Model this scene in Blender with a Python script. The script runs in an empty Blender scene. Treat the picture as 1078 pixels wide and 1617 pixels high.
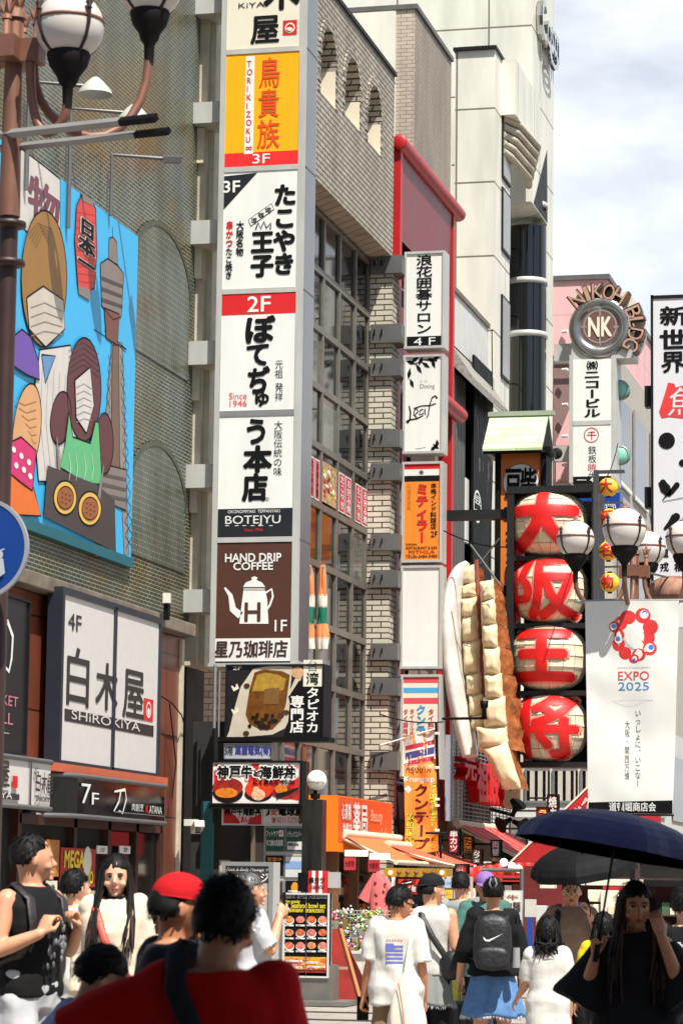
import bpy, math, random
from mathutils import Vector, Matrix, noise
R = math.radians
PI = math.pi
random.seed(7)
sc = bpy.context.scene
COL = sc.collection

# ---------------------------------------------------------------- camera, sky, sun, exposure
FPX, CX, CY = 4400.0, 539.0, 808.5          # focal length and centre in photo pixels (1078 x 1617)
YAW, PITCH, ROLL = R(13.56), R(7.66), R(0.74)
EYE = Vector((0, 0, 1.6))
CAMROT = Matrix.Rotation(YAW, 3, 'Z') @ Matrix.Rotation(PI/2 + PITCH, 3, 'X') @ Matrix.Rotation(ROLL, 3, 'Z')
cam = bpy.data.objects.new('camera', bpy.data.cameras.new('camera'))
COL.objects.link(cam)
cam.matrix_world = Matrix.Translation(EYE) @ CAMROT.to_4x4()
cam.data.sensor_fit = 'VERTICAL'
cam.data.sensor_height = 36
cam.data.lens = FPX/1617*36
cam.data.clip_end = 2000
cam.data.dof.use_dof = True
cam.data.dof.focus_distance = 44
cam.data.dof.aperture_fstop = 9
sc.camera = cam

SUNV = Vector((.38, -.45, 1.0)).normalized()
wd = bpy.data.worlds.new('World'); sc.world = wd; wd.use_nodes = True
nt = wd.node_tree; bg = nt.nodes['Background']
sky = nt.nodes.new('ShaderNodeTexSky'); sky.sky_type = 'NISHITA'; sky.sun_disc = False
sky.sun_elevation = math.asin(SUNV.z); sky.sun_rotation = math.atan2(SUNV.x, SUNV.y)
sky.air_density = 1.0; sky.dust_density = 1.5
tc = nt.nodes.new('ShaderNodeTexCoord')
mp = nt.nodes.new('ShaderNodeMapping'); mp.inputs['Scale'].default_value = (4, 4, 9); mp.inputs['Location'].default_value = (1.3, .4, 2.2)
nz = nt.nodes.new('ShaderNodeTexNoise'); nz.inputs['Scale'].default_value = 1.6; nz.inputs['Detail'].default_value = 7; nz.inputs['Roughness'].default_value = .55
rp = nt.nodes.new('ShaderNodeValToRGB'); rp.color_ramp.elements[0].position = .34; rp.color_ramp.elements[1].position = .66
rp.color_ramp.elements[0].color = (.3, .3, .3, 1); rp.color_ramp.elements[1].color = (.95, .95, .95, 1)
mx = nt.nodes.new('ShaderNodeMixRGB'); mx.inputs[2].default_value = (10.2, 10.4, 10.6, 1)
L = nt.links.new
L(tc.outputs['Generated'], mp.inputs[0]); L(mp.outputs[0], nz.inputs['Vector']); L(nz.outputs[0], rp.inputs[0])
sg = nt.nodes.new('ShaderNodeSeparateXYZ'); L(tc.outputs['Generated'], sg.inputs[0])      # the cloud bank stands low, ahead down the street
def ramp(o, a, b):
    m = nt.nodes.new('ShaderNodeMapRange'); m.interpolation_type = 'SMOOTHSTEP'; m.inputs[1].default_value = a; m.inputs[2].default_value = b; L(o, m.inputs[0]); return m.outputs[0]
def mul(a, b):
    m = nt.nodes.new('ShaderNodeMath'); m.operation = 'MULTIPLY'; L(a, m.inputs[0]); L(b, m.inputs[1]); return m.outputs[0]
L(mul(mul(rp.outputs[0], ramp(sg.outputs[1], .0, .6)), ramp(sg.outputs[2], .75, .35)), mx.inputs[0]); L(sky.outputs[0], mx.inputs[1]); L(mx.outputs[0], bg.inputs[0])
bg.inputs[1].default_value = 0.08
sun = bpy.data.objects.new('sun', bpy.data.lights.new('sun', 'SUN')); COL.objects.link(sun)
sun.data.energy = 5.0; sun.data.angle = R(.5); sun.data.color = (1, .955, .88)
sun.rotation_euler = SUNV.to_track_quat('Z', 'Y').to_euler(); sun.location = (0, -5, 60)
sc.view_settings.view_transform = 'Standard'; sc.view_settings.look = 'None'
sc.view_settings.exposure = 0.62; sc.view_settings.gamma = 1
sc.view_settings.use_curve_mapping = False
sc.cycles.max_bounces = 6

# ---------------------------------------------------------------- places: a photo point on a plane of the street
def ray(u, v): return CAMROT @ Vector(((u-CX)/FPX, -(v-CY)/FPX, -1))
def PY(u, v, y):
    d = ray(u, v); return EYE + d*(y/d.y)
def PX(u, v, x):
    d = ray(u, v); return EYE + d*(x/d.x)
def pt(pl, u, v): return PY(u, v, pl[1]) if pl[0] == 'Y' else PX(u, v, pl[1])
def rect(pl, u0, v0, u1, v1):
    if pl[0] == 'Y':
        um, vm = (u0+u1)/2, (v0+v1)/2
        return (PY(u0, vm, pl[1]).x, PY(u1, vm, pl[1]).x, PY(um, v1, pl[1]).z, PY(um, v0, pl[1]).z)
    a, b = PX(u0, v0, pl[1]), PX(u1, v1, pl[1])
    return (a.y, b.y, b.z, a.z)
def p3(pl, a, z, off=0): return Vector((a, pl[1]-off, z)) if pl[0] == 'Y' else Vector((pl[1]+off, a, z))
def mpp(pl, u, v): return (pt(pl, u, v)-EYE).length/FPX        # metres per photo pixel there

# ---------------------------------------------------------------- materials
def lin(c):
    f = lambda x: x/12.92 if x <= .04045 else ((x+.055)/1.055)**2.4
    return tuple(f(x/255) for x in c)+(1,)
MATS = {}
def mat(name, rgb, rough=.6, metal=0, var=.10, scale=2.5, bump=0, bscale=40, spec=.5, sheen=0, trans=0, coat=0, stretch=(1, 1, 1)):
    if name in MATS: return MATS[name]
    m = bpy.data.materials.new(name); m.use_nodes = True; n = m.node_tree.nodes; l = m.node_tree.links.new
    b = n['Principled BSDF']
    base = lin(rgb)
    b.inputs['Roughness'].default_value = rough; b.inputs['Metallic'].default_value = metal
    b.inputs['Specular IOR Level'].default_value = spec
    if coat: b.inputs['Coat Weight'].default_value = coat
    tcn = n.new('ShaderNodeTexCoord'); mpn = n.new('ShaderNodeMapping'); mpn.inputs['Scale'].default_value = stretch
    l(tcn.outputs['Object'], mpn.inputs[0])
    no = n.new('ShaderNodeTexNoise'); no.inputs['Scale'].default_value = scale; no.inputs['Detail'].default_value = 6; no.inputs['Roughness'].default_value = .65
    l(mpn.outputs[0], no.inputs['Vector'])
    mr = n.new('ShaderNodeMapRange'); mr.inputs[1].default_value = .3; mr.inputs[2].default_value = .7
    mr.inputs[3].default_value = 1-var; mr.inputs[4].default_value = 1+var*.6
    l(no.outputs[0], mr.inputs[0])
    mu = n.new('ShaderNodeMixRGB'); mu.blend_type = 'MULTIPLY'; mu.inputs[0].default_value = 1; mu.inputs[1].default_value = base
    l(mr.outputs[0], mu.inputs[2]); l(mu.outputs[0], b.inputs['Base Color'])
    r2 = n.new('ShaderNodeMapRange'); r2.inputs[3].default_value = max(0, rough-.08); r2.inputs[4].default_value = min(1, rough+.1)
    l(no.outputs[0], r2.inputs[0]); l(r2.outputs[0], b.inputs['Roughness'])
    if bump:
        n2 = n.new('ShaderNodeTexNoise'); n2.inputs['Scale'].default_value = bscale; n2.inputs['Detail'].default_value = 4
        l(mpn.outputs[0], n2.inputs['Vector'])
        bp = n.new('ShaderNodeBump'); bp.inputs['Strength'].default_value = bump; bp.inputs['Distance'].default_value = .02
        l(n2.outputs[0], bp.inputs['Height']); l(bp.outputs[0], b.inputs['Normal'])
    if trans: b.inputs['Transmission Weight'].default_value = trans
    MATS[name] = m; return m
def brick(name, c1, c2, mortar, bw, bh, ms=.08, rough=.5, off=.5, ground=False, patch_tint=None, bump=.5, vert=False, var=.5, sscale=.35):
    if name in MATS: return MATS[name]
    m = bpy.data.materials.new(name); m.use_nodes = True; n = m.node_tree.nodes; l = m.node_tree.links.new
    b = n['Principled BSDF']; b.inputs['Roughness'].default_value = rough
    g = n.new('ShaderNodeNewGeometry'); sp = n.new('ShaderNodeSeparateXYZ'); l(g.outputs['Position'], sp.inputs[0])
    cb = n.new('ShaderNodeCombineXYZ')
    if ground:
        l(sp.outputs[0], cb.inputs[0]); l(sp.outputs[1], cb.inputs[1])
    else:
        ad = n.new('ShaderNodeMath'); ad.operation = 'ADD'; l(sp.outputs[0], ad.inputs[0]); l(sp.outputs[1], ad.inputs[1])
        l(ad.outputs[0], cb.inputs[1 if vert else 0]); l(sp.outputs[2], cb.inputs[0 if vert else 1])
    t = n.new('ShaderNodeTexBrick'); t.offset = off; l(cb.outputs[0], t.inputs['Vector'])
    t.inputs['Scale'].default_value = 1/bh; t.inputs['Brick Width'].default_value = bw/bh; t.inputs['Row Height'].default_value = 1
    t.inputs['Mortar Size'].default_value = ms; t.inputs['Mortar Smooth'].default_value = .2; t.inputs['Bias'].default_value = 0
    t.inputs['Color1'].default_value = lin(c1); t.inputs['Color2'].default_value = lin(c2); t.inputs['Mortar'].default_value = lin(mortar)
    no = n.new('ShaderNodeTexNoise'); no.inputs['Scale'].default_value = sscale; no.inputs['Detail'].default_value = 8; no.inputs['Roughness'].default_value = .6
    l(g.outputs['Position'], no.inputs['Vector'])
    out = t.outputs[0]
    if patch_tint:
        rm = n.new('ShaderNodeValToRGB'); rm.color_ramp.elements[0].position = .5; rm.color_ramp.elements[1].position = .62
        l(no.outputs[0], rm.inputs[0])
        mm = n.new('ShaderNodeMixRGB'); mm.blend_type = 'MULTIPLY'; mm.inputs[2].default_value = lin(patch_tint)
        l(rm.outputs[0], mm.inputs[0]); l(out, mm.inputs[1]); out = mm.outputs[0]
    n3 = n.new('ShaderNodeTexNoise'); n3.inputs['Scale'].default_value = 1.7; n3.inputs['Detail'].default_value = 8
    m3 = n.new('ShaderNodeMapping'); m3.inputs['Scale'].default_value = (1, 1, .22); l(g.outputs['Position'], m3.inputs[0]); l(m3.outputs[0], n3.inputs['Vector'])
    mr = n.new('ShaderNodeMapRange'); mr.inputs[1].default_value = .3; mr.inputs[2].default_value = .7; mr.inputs[3].default_value = 1-var*.5; mr.inputs[4].default_value = 1.1
    l(n3.outputs[0], mr.inputs[0])
    mu = n.new('ShaderNodeMixRGB'); mu.blend_type = 'MULTIPLY'; mu.inputs[0].default_value = 1
    l(out, mu.inputs[1]); l(mr.outputs[0], mu.inputs[2]); l(mu.outputs[0], b.inputs['Base Color'])
    if bump:
        bp = n.new('ShaderNodeBump'); bp.invert = True; bp.inputs['Strength'].default_value = bump; bp.inputs['Distance'].default_value = .01
        l(t.outputs['Fac'], bp.inputs['Height']); l(bp.outputs[0], b.inputs['Normal'])
    MATS[name] = m; return m
def lamp_mat(name, rgb, strength):
    if name in MATS: return MATS[name]
    m = bpy.data.materials.new(name); m.use_nodes = True; b = m.node_tree.nodes['Principled BSDF']
    b.inputs['Base Color'].default_value = lin(rgb); b.inputs['Emission Color'].default_value = lin(rgb); b.inputs['Emission Strength'].default_value = strength
    MATS[name] = m; return m
# plain paints by colour
def paint(r, g, b, rough=.5, **k): return mat('paint_%d_%d_%d_%d' % (r, g, b, rough*100), (r, g, b), rough, **k)
WHITE = mat('white_acrylic', (224, 224, 218), .35, var=.10, scale=1.6, stretch=(1, 1, .2))
CREAMW = mat('cream_acrylic', (222, 216, 196), .4, var=.06, scale=1.2)
INK = mat('black_ink', (9, 9, 10), .6, var=.05, spec=.2)
REDI = mat('red_ink', (205, 28, 32), .45, var=.08)
STEEL = mat('brushed_steel', (186, 186, 180), .45, .2, var=.12, scale=3, stretch=(1, 1, .3))
ALU = mat('aluminium_frame', (150, 150, 148), .45, .5, var=.12, scale=2)
GREYM = mat('grey_metal', (104, 104, 102), .5, .4, var=.15)
DARKM = mat('dark_metal', (22, 22, 23), .55, .2, var=.2, spec=.3)
BLACK = mat('black_paint', (7, 7, 8), .6, var=.2, spec=.2)
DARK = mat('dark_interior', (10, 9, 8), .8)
GLASS = mat('dark_glass', (10, 13, 14), .06, 0, var=.3, scale=.8, spec=.8, bump=.015, bscale=1.2)
CONC = mat('concrete', (190, 180, 160), .85, var=.28, scale=1.6, bump=.25, bscale=14)
CREAM = brick('cream_panels', (222, 220, 206), (217, 215, 200), (120, 114, 98), 2.9, 2.15, .014, .5, 0, bump=.3, var=.32)
GRANITE = brick('red_granite', (128, 72, 52), (116, 62, 44), (50, 34, 28), 1.7, 1.35, .012, .3, 0, bump=.2, var=.7)

# ---------------------------------------------------------------- objects
ORG = {}
def tag(o, label=None, cat=None, group=None, kind=None):
    if label: o['label'] = label
    if cat: o['category'] = cat
    if group: o['group'] = group
    if kind: o['kind'] = kind
    return o
def thing(name, label, cat, loc, group=None):
    o = bpy.data.objects.new(name, None); COL.objects.link(o); o.location = loc; o.empty_display_size = .3
    ORG[o.name] = Vector(loc); return tag(o, label, cat, group)
_GC = {}
def glyph(ch, bold):
    k = (ch, 0 if bold <= .016 else 1)
    if k in _GC: return _GC[k]
    bold = 0
    c = bpy.data.curves.new('t', 'FONT'); c.body = ch; c.size = 1; c.offset = bold; c.resolution_u = 3; c.fill_mode = 'FRONT'
    o = bpy.data.objects.new('t', c); COL.objects.link(o)
    dg = bpy.context.evaluated_depsgraph_get(); dg.update()
    me = bpy.data.meshes.new_from_object(o.evaluated_get(dg))
    vs = [(v.co.x, v.co.y) for v in me.vertices]; fs = [tuple(p.vertices) for p in me.polygons]
    bpy.data.objects.remove(o); bpy.data.curves.remove(c); bpy.data.meshes.remove(me)
    _GC[k] = (vs, fs); return _GC[k]
class MB:
    def __init__(s): s.v = []; s.f = []; s.m = []; s.sm = []; s.mats = []
    def mi(s, mt):
        if mt not in s.mats: s.mats.append(mt)
        return s.mats.index(mt)
    def add(s, vs, fs, mt, smooth=False):
        b = len(s.v); s.v += [Vector(v) for v in vs]; i = s.mi(mt)
        for f in fs: s.f.append([b+k for k in f]); s.m.append(i); s.sm.append(smooth)
        return s
    def poly(s, pts, mt): return s.add(pts, [list(range(len(pts)))], mt)
    def box(s, x0, x1, y0, y1, z0, z1, mt):
        if x0 > x1: x0, x1 = x1, x0
        if y0 > y1: y0, y1 = y1, y0
        if z0 > z1: z0, z1 = z1, z0
        v = [(x0, y0, z0), (x1, y0, z0), (x1, y1, z0), (x0, y1, z0), (x0, y0, z1), (x1, y0, z1), (x1, y1, z1), (x0, y1, z1)]
        return s.add(v, [(0, 3, 2, 1), (4, 5, 6, 7), (0, 1, 5, 4), (1, 2, 6, 5), (2, 3, 7, 6), (3, 0, 4, 7)], mt)
    def obox(s, c, sx, sy, sz, rz, mt, rx=0, ry=0):
        Mx = Matrix.Translation(c) @ Matrix.Rotation(rz, 4, 'Z') @ Matrix.Rotation(rx, 4, 'X') @ Matrix.Rotation(ry, 4, 'Y')
        t = MB().box(-sx/2, sx/2, -sy/2, sy/2, -sz/2, sz/2, mt)
        return s.add([Mx @ v for v in t.v], t.f, mt)
    def prism(s, pts, vec, mt):
        n = len(pts); vec = Vector(vec); a = [Vector(p) for p in pts]; b = [p+vec for p in a]
        return s.add(a+b, [list(range(n))[::-1], list(range(n, 2*n))]+[(i, (i+1) % n, n+(i+1) % n, n+i) for i in range(n)], mt)
    def tube(s, path, r, mt, n=10, smooth=True, flat=1.0, up=None):
        path = [Vector(p) for p in path]; k = len(path); rs = r if isinstance(r, (list, tuple)) else [r]*k
        vs = []; prev = None
        for i, p in enumerate(path):
            d = (path[min(i+1, k-1)]-path[max(i-1, 0)]).normalized()
            if prev is None:
                a = up if up is not None else (Vector((0, 0, 1)) if abs(d.z) < .9 else Vector((1, 0, 0)))
            else: a = prev
            x = (a-d*a.dot(d)).normalized(); prev = x; y = d.cross(x)
            for j in range(n):
                t = 2*PI*j/n; vs.append(p+x*math.cos(t)*rs[i]+y*math.sin(t)*rs[i]*flat)
        fs = [(i*n+j, i*n+(j+1) % n, (i+1)*n+(j+1) % n, (i+1)*n+j) for i in range(k-1) for j in range(n)]
        s.add(vs, fs, mt, smooth)
        return s.add(vs[:n]+vs[-n:], [list(range(n))[::-1], list(range(n, 2*n))], mt)
    def lathe(s, c, prof, mt, n=24, smooth=True, sy=1.0, axis='Z', a0=0):
        c = Vector(c); vs = []
        for r, z in prof:
            for j in range(n):
                t = 2*PI*j/n+a0; x, y = r*math.cos(t), r*math.sin(t)*sy
                vs.append(c+(Vector((x, y, z)) if axis == 'Z' else Vector((x, z, y)) if axis == 'Y' else Vector((z, x, y))))
        k = len(prof)
        return s.add(vs, [(i*n+j, i*n+(j+1) % n, (i+1)*n+(j+1) % n, (i+1)*n+j) for i in range(k-1) for j in range(n)], mt, smooth)
    def ball(s, c, rx, ry, rz, mt, n=20, k=12):
        c = Vector(c); pr = [(math.sin(PI*i/k), -math.cos(PI*i/k)) for i in range(k+1)]
        t = MB().lathe((0, 0, 0), pr, mt, n)
        return s.add([c+Vector((v.x*rx, v.y*ry, v.z*rz)) for v in t.v], t.f, mt, True)
    def grid(s, pl, q, off, mt, nx=6, ny=8):
        P = [pt(pl, *c) for c in q]; o = Vector((0, -off, 0)) if pl[0] == 'Y' else Vector((off, 0, 0))
        vs = [(P[0]*(1-i/nx)+P[1]*i/nx)*(1-j/ny)+(P[3]*(1-i/nx)+P[2]*i/nx)*j/ny+o for j in range(ny+1) for i in range(nx+1)]
        return s.add(vs, [(j*(nx+1)+i, j*(nx+1)+i+1, (j+1)*(nx+1)+i+1, (j+1)*(nx+1)+i) for j in range(ny) for i in range(nx)], mt, True)
    # flat work on a street plane
    def quad(s, pl, r, off, mt): return s.poly([p3(pl, r[0], r[2], off), p3(pl, r[1], r[2], off), p3(pl, r[1], r[3], off), p3(pl, r[0], r[3], off)], mt)
    def pq(s, pl, u0, v0, u1, v1, off, mt): return s.quad(pl, rect(pl, u0, v0, u1, v1), off, mt)
    def slab(s, pl, r, o0, o1, mt):
        if pl[0] == 'Y': return s.box(r[0], r[1], pl[1]-o0, pl[1]-o1, r[2], r[3], mt)
        return s.box(pl[1]+o0, pl[1]+o1, r[0], r[1], r[2], r[3], mt)
    def ps(s, pl, u0, v0, u1, v1, o0, o1, mt): return s.slab(pl, rect(pl, u0, v0, u1, v1), o0, o1, mt)
    def pp(s, pl, pts, off, mt):
        o = Vector((0, -off, 0)) if pl[0] == 'Y' else Vector((off, 0, 0))
        return s.poly([pt(pl, u, v)+o for u, v in pts], mt)
    def ell(s, pl, u, v, ru, rv, off, mt, n=24, ir=0):
        """A disc (or ring) on the plane: RU photo pixels wide and RV high."""
        c = pt(pl, u, v); a = abs(p3i(pl, pt(pl, u+ru, v))-p3i(pl, c)); z = abs(pt(pl, u, v-rv).z-c.z); ca = p3i(pl, c)
        o = [p3(pl, ca+a*math.cos(2*PI*i/n), c.z+z*math.sin(2*PI*i/n), off) for i in range(n)]
        if not ir: return s.poly(o, mt)
        q = [p3(pl, ca+a*ir*math.cos(2*PI*i/n), c.z+z*ir*math.sin(2*PI*i/n), off) for i in range(n)]
        return s.add(o+q, [(i, (i+1) % n, n+(i+1) % n, n+i) for i in range(n)], mt)
    def line(s, pl, pts, w, off, mt):
        """A brush line W photo pixels wide (or one width per point)."""
        P = [pt(pl, u, v) for u, v in pts]; P = [Vector((p3i(pl, p), p.z)) for p in P]; k = len(P)
        ws = w if isinstance(w, (list, tuple)) else [w]*k
        mm = mpp(pl, *pts[0]); lo = []; hi = []
        for i in range(k):
            d = (P[min(i+1, k-1)]-P[max(i-1, 0)]); d = d.normalized() if d.length > 0 else Vector((1, 0)); nn = Vector((-d.y, d.x))*ws[i]*mm/2
            lo.append(P[i]-nn); hi.append(P[i]+nn)
        vs = [p3(pl, q.x, q.y, off) for q in lo+hi]
        return s.add(vs, [(i, i+1, k+i+1, k+i) for i in range(k-1)], mt)
    def txt(s, t, pl, u0, v0, u1, v1, mt, off=.008, vert=False, bold=.0, shear=0, flip=False, r=None, deep=0, drape=None):
        """Lettering fitted into the rectangle; VERT writes downwards, one square per sign."""
        r = r or rect(pl, u0, v0, u1, v1); W, H = r[1]-r[0], r[3]-r[2]
        if vert:
            n = len(t); ch = H/n
            items = []
            for i, c in enumerate(t):
                if c in ' ': continue
                vs, fs = glyph(c, bold)
                if c in 'ー〜｜':
                    q = [((y+.12-.0), .5-(x-.5)-.0) for x, y in vs]; vs = [(a, b-.12) for a, b in q]
                if c in '、。': vs = [(x+.6, y+.55) for x, y in vs]
                items.append(([((x)*W*1.02, r[3]-r[2]-ch*(i+1)+(y+.13)*ch) for x, y in vs], fs))
        else:
            vs, fs = glyph(t, bold)
            if not vs: return s
            x0, x1 = min(v[0] for v in vs), max(v[0] for v in vs); y0, y1 = min(v[1] for v in vs), max(v[1] for v in vs)
            items = [([((x-x0)/max(1e-6, x1-x0)*W+shear*(y-y0)/max(1e-6, y1-y0)*H, (y-y0)/max(1e-6, y1-y0)*H) for x, y in vs], fs)]
        if bold > .005:      # a heavier weight: the sign struck several times round a small circle
            kx = W if vert else W/max(1, len(t)); ky = H/len(t) if vert else H; n_ = 8 if bold > .03 else 5
            items = [([(x+kx*bold*math.cos(2*PI*q/n_+.3), y+ky*bold*math.sin(2*PI*q/n_+.3)) for x, y in vs], fs, q*.0004) for vs, fs in items for q in range(n_)]+[(vs, fs, n_*.0004) for vs, fs in items]
        else: items = [(vs, fs, 0) for vs, fs in items]
        off0 = off
        for vs, fs, dq in items:
            off = off0+dq if off0 >= 0 else off0-dq
            if flip: vs = [(W-x, y) for x, y in vs]
            if drape: vs, fs = cut(vs, fs, drape[1])
            q = [p3(pl, r[0]+x, r[2]+y, off) for x, y in vs]
            if drape: q = [drape[0](p) for p in q]
            if drape:
                for p in q: p.y -= dq
            s.add(q, fs, mt)
            if deep:
                d = Vector((0, deep, 0)) if pl[0] == 'Y' else Vector((-deep, 0, 0))
                ed = {}
                for f in fs:
                    for a, b in zip(f, f[1:]+f[:1]): ed[(a, b)] = 1
                for (a, b) in ed:
                    if (b, a) not in ed: s.add([q[a], q[b], q[b]+d, q[a]+d], [(0, 1, 2, 3)], mt)
        return s
    def lay(s, bvh, base):
        """Lay flat work onto a hanging cloth: layer by layer over the surface behind each point."""
        for v in s.v:
            h = bvh.ray_cast(Vector((v.x, v.y-3, v.z)), Vector((0, 1, 0)))[0]
            if h: v.y = h.y-.0015-(base-v.y)*.18
        return s
    def build(s, name, parent=None, kind=None, bevel=0, solid=0, sub=0):
        o = ORG.get(parent.name, Vector((0, 0, 0))) if parent is not None else Vector((0, 0, 0))
        me = bpy.data.meshes.new(name); me.from_pydata([v-o for v in s.v], [], s.f)
        for mt in s.mats: me.materials.append(mt)
        me.polygons.foreach_set('material_index', s.m); me.polygons.foreach_set('use_smooth', s.sm); me.update()
        ob = bpy.data.objects.new(name, me); COL.objects.link(ob)
        if parent is not None: ob.parent = parent; ORG[ob.name] = o
        if kind: ob['kind'] = kind
        if solid:
            md = ob.modifiers.new('thickness', 'SOLIDIFY'); md.thickness = solid; md.offset = 0
        if bevel:
            md = ob.modifiers.new('edge', 'BEVEL'); md.width = bevel; md.segments = 2; md.limit_method = 'ANGLE'
        return ob
def p3i(pl, p): return p.x if pl[0] == 'Y' else p.y
def cut(vs, fs, lim):
    vs = list(vs); out = []; st = []
    for f in fs:
        for i in range(1, len(f)-1): st.append((f[0], f[i], f[i+1]))
    while st:
        a, b, c = st.pop()
        l = [(math.dist(vs[a], vs[b]), a, b, c), (math.dist(vs[b], vs[c]), b, c, a), (math.dist(vs[c], vs[a]), c, a, b)]
        d, p, q, r_ = max(l)
        if d <= lim or len(out)+len(st) > 6000: out.append((a, b, c)); continue
        vs.append(((vs[p][0]+vs[q][0])/2, (vs[p][1]+vs[q][1])/2)); k = len(vs)-1
        st += [(p, k, r_), (k, q, r_)]
    return vs, out
def copy_tree(o, loc, label=None):
    c = o.copy(); COL.objects.link(c); c.location = loc
    if label: c['label'] = label
    for ch in o.children:
        d = ch.copy(); COL.objects.link(d); d.parent = c
        for g in ch.children:
            e = g.copy(); COL.objects.link(e); e.parent = d
    return c
def shade_bulb(mb, c, r, mt): mb.ball(c, r, r, r, mt, 28, 18)
# ---------------------------------------------------------------- ground
GRND = brick('street_paving', (158, 150, 140), (148, 140, 130), (112, 106, 98), 1.2, .6, .02, .8, .5, ground=True, bump=.2, var=.3)
g = MB().poly([(-300, -60, 0), (300, -60, 0), (300, 600, 0), (-300, 600, 0)], mat('asphalt_ground', (96, 94, 92), .9, var=.2, bump=.2))
g.build('ground', kind='structure')
g = MB().poly([(-12.6, -20, .004), (5.4, -20, .004), (5.4, 150, .004), (-12.6, 150, .004)], GRND)
g.build('street', kind='structure')
KERB = mat('granite_kerb', (165, 160, 150), .8, var=.25, scale=5)
g = MB()
g.box(-12.9, -12.6, -20, 150, 0, .12, KERB); g.build('kerb', kind='structure')
g = MB().box(-22, -12.9, -20, 150, -.1, .11, brick('pavement_tiles', (150, 142, 132), (140, 132, 122), (105, 100, 92), .4, .4, .02, .8, 0, ground=True, bump=.2, var=.3))
g.build('pavement', kind='structure')
g = MB()
for y in (30.2, 33.0, 35.0, 41.0, 46.2): g.box(-12.6, 5, y, y+.12, .004, .02, mat('drain_grate', (70, 68, 64), .7, var=.2))
g.build('drain_strips', kind='structure')

# ---------------------------------------------------------------- added, unseen: canopies and a rear wall that shade the nearest people
g = MB(); DKC = mat('shade_canopy_cloth', (40, 38, 38), .9)
g.box(-15, 8, -12, 8.2, 4.75, 4.9, DKC)
for x in (-13.2, 5.7):
    for y in (-8.5, -3.0): g.tube([(x, y, 0), (x, y, 4.8)], .06, DKC)
g.box(-15, 8, -9.3, -9.0, 0, 9, mat('added_dark_wall', (62, 58, 54), .9))
tag(g.build('added_shade_canopy'), 'added unseen canopy and wall shading the people nearest the camera', 'canopy')
g = MB(); g.box(-1.7, 6, 8.3, 12.6, 6.7, 6.85, DKC)  # second added cover, placed out of view to shade the umbrella woman
for x in (2.2, 5.7): g.tube([(x, 12.2, 0), (x, 12.2, 6.75)], .06, DKC)
tag(g.build('added_shade_canopy'), 'added unseen higher canopy shading the woman with the navy umbrella', 'canopy')
# the far end and the other side of the street, met in the window glass
FARB = mat('far_side_wall', (150, 142, 130), .8, var=.3)
g = MB(); g.box(7, 16, 60, 140, 0, 16, FARB)
for i in range(14):
    for k in range(4): g.box(6.98, 7.0, 62+i*5.5, 65+i*5.5, 3+k*3.2, 5+k*3.2, GLASS)
tag(g.build('opposite_building'), 'long beige building across the street with dark windows', 'building')

# ---------------------------------------------------------------- 1: green brick building on the left with its granite shop storeys
GBRICK = brick('green_glazed_brick', (66, 73, 60), (46, 53, 42), (166, 171, 152), .21, .064, .09, .35, patch_tint=(255, 214, 140), var=.8, sscale=.28)  # large noise patches tinted ochre
GVERT = brick('green_soldier_brick', (66, 73, 60), (46, 53, 42), (160, 166, 148), .21, .064, .10, .35, vert=True, var=.8)
b1 = thing('green_brick_building', 'building of green glazed brick over red granite shop storeys, carrying the painted mural', 'building', (-15, 38, 0))
g = MB(); g.box(-26, -13.96, 29, 46.6, 5.9, 27, GBRICK); g.build('brick_wall', b1)
for (u0, v0, u1, v1) in ((213, 326, 291, 600), (207, 680, 287, 905)):
    r = rect(('X', -13.96), u0, v0, u1, v1); y0, y1 = r[0], 46.2; z0 = r[2]; z1 = r[3]-.45; ym = (y0+y1)/2; hw = (y1-y0)/2
    arc = [(ym+hw*math.cos(PI*i/16), z1-.55+hw*.62*math.sin(PI*i/16)) for i in range(17)]
    g = MB(); g.prism([(-13.96, y, z) for y, z in [(y1, z0)]+arc+[(y0, z0)]], (.02, 0, 0), GVERT)
    pb = g.build('blind_arch', b1)
    g = MB()
    for i in range(16):
        (a, za), (c, zc) = arc[i], arc[i+1]
        k = 1.05
        g.prism([(-13.95, a, za), (-13.95, c, zc), (-13.95, ym+(c-ym)*k, zc+.09), (-13.95, ym+(a-ym)*k, za+.07)], (.022, 0, 0), mat('arch_brick', (76, 80, 62), .5, var=.4, scale=12))
    g.build('arch_rim', pb)
g = MB(); g.box(-20, -13.36, 29, 45.05, 5.74, 5.96, mat('ledge_stone', (122, 110, 96), .8, var=.4, scale=2)); g.build('ledge', b1, bevel=.02)
g = MB(); g.box(-26, -13.6, 29, 45.0, 0, 5.72, GRANITE); g.build('granite_wall', b1)
g = MB(); g.box(-16, -13.55, 44.9, 45.03, 0, 5.7, CONC); g.build('corner_strip', b1)
# shop entrance below the fascia: dark opening with a door frame
g = MB(); P = ('X', -13.6)
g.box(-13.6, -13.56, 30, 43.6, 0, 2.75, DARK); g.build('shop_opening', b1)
WOODD = mat('dark_red_wood', (64, 30, 22), .5, var=.3, scale=4)
g = MB()
for y in (36.9, 39.3, 40.9, 42.3, 43.6): g.box(-13.56, -13.44, y-.07, y+.07, .1, 2.75, WOODD)
g.box(-13.56, -13.44, 36.9, 43.6, 2.42, 2.56, WOODD); g.build('door_frame', b1)
for k, y in enumerate((40.97, 42.37)):
    g = MB(); g.box(-13.55, -13.5, y+.02, y+1.2, .12, 2.4, GLASS); dr = g.build('door', b1)
    g = MB(); g.box(-13.5, -13.46, y+.1, y+.14, .9, 1.4, STEEL); g.build('handle', dr)
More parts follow.
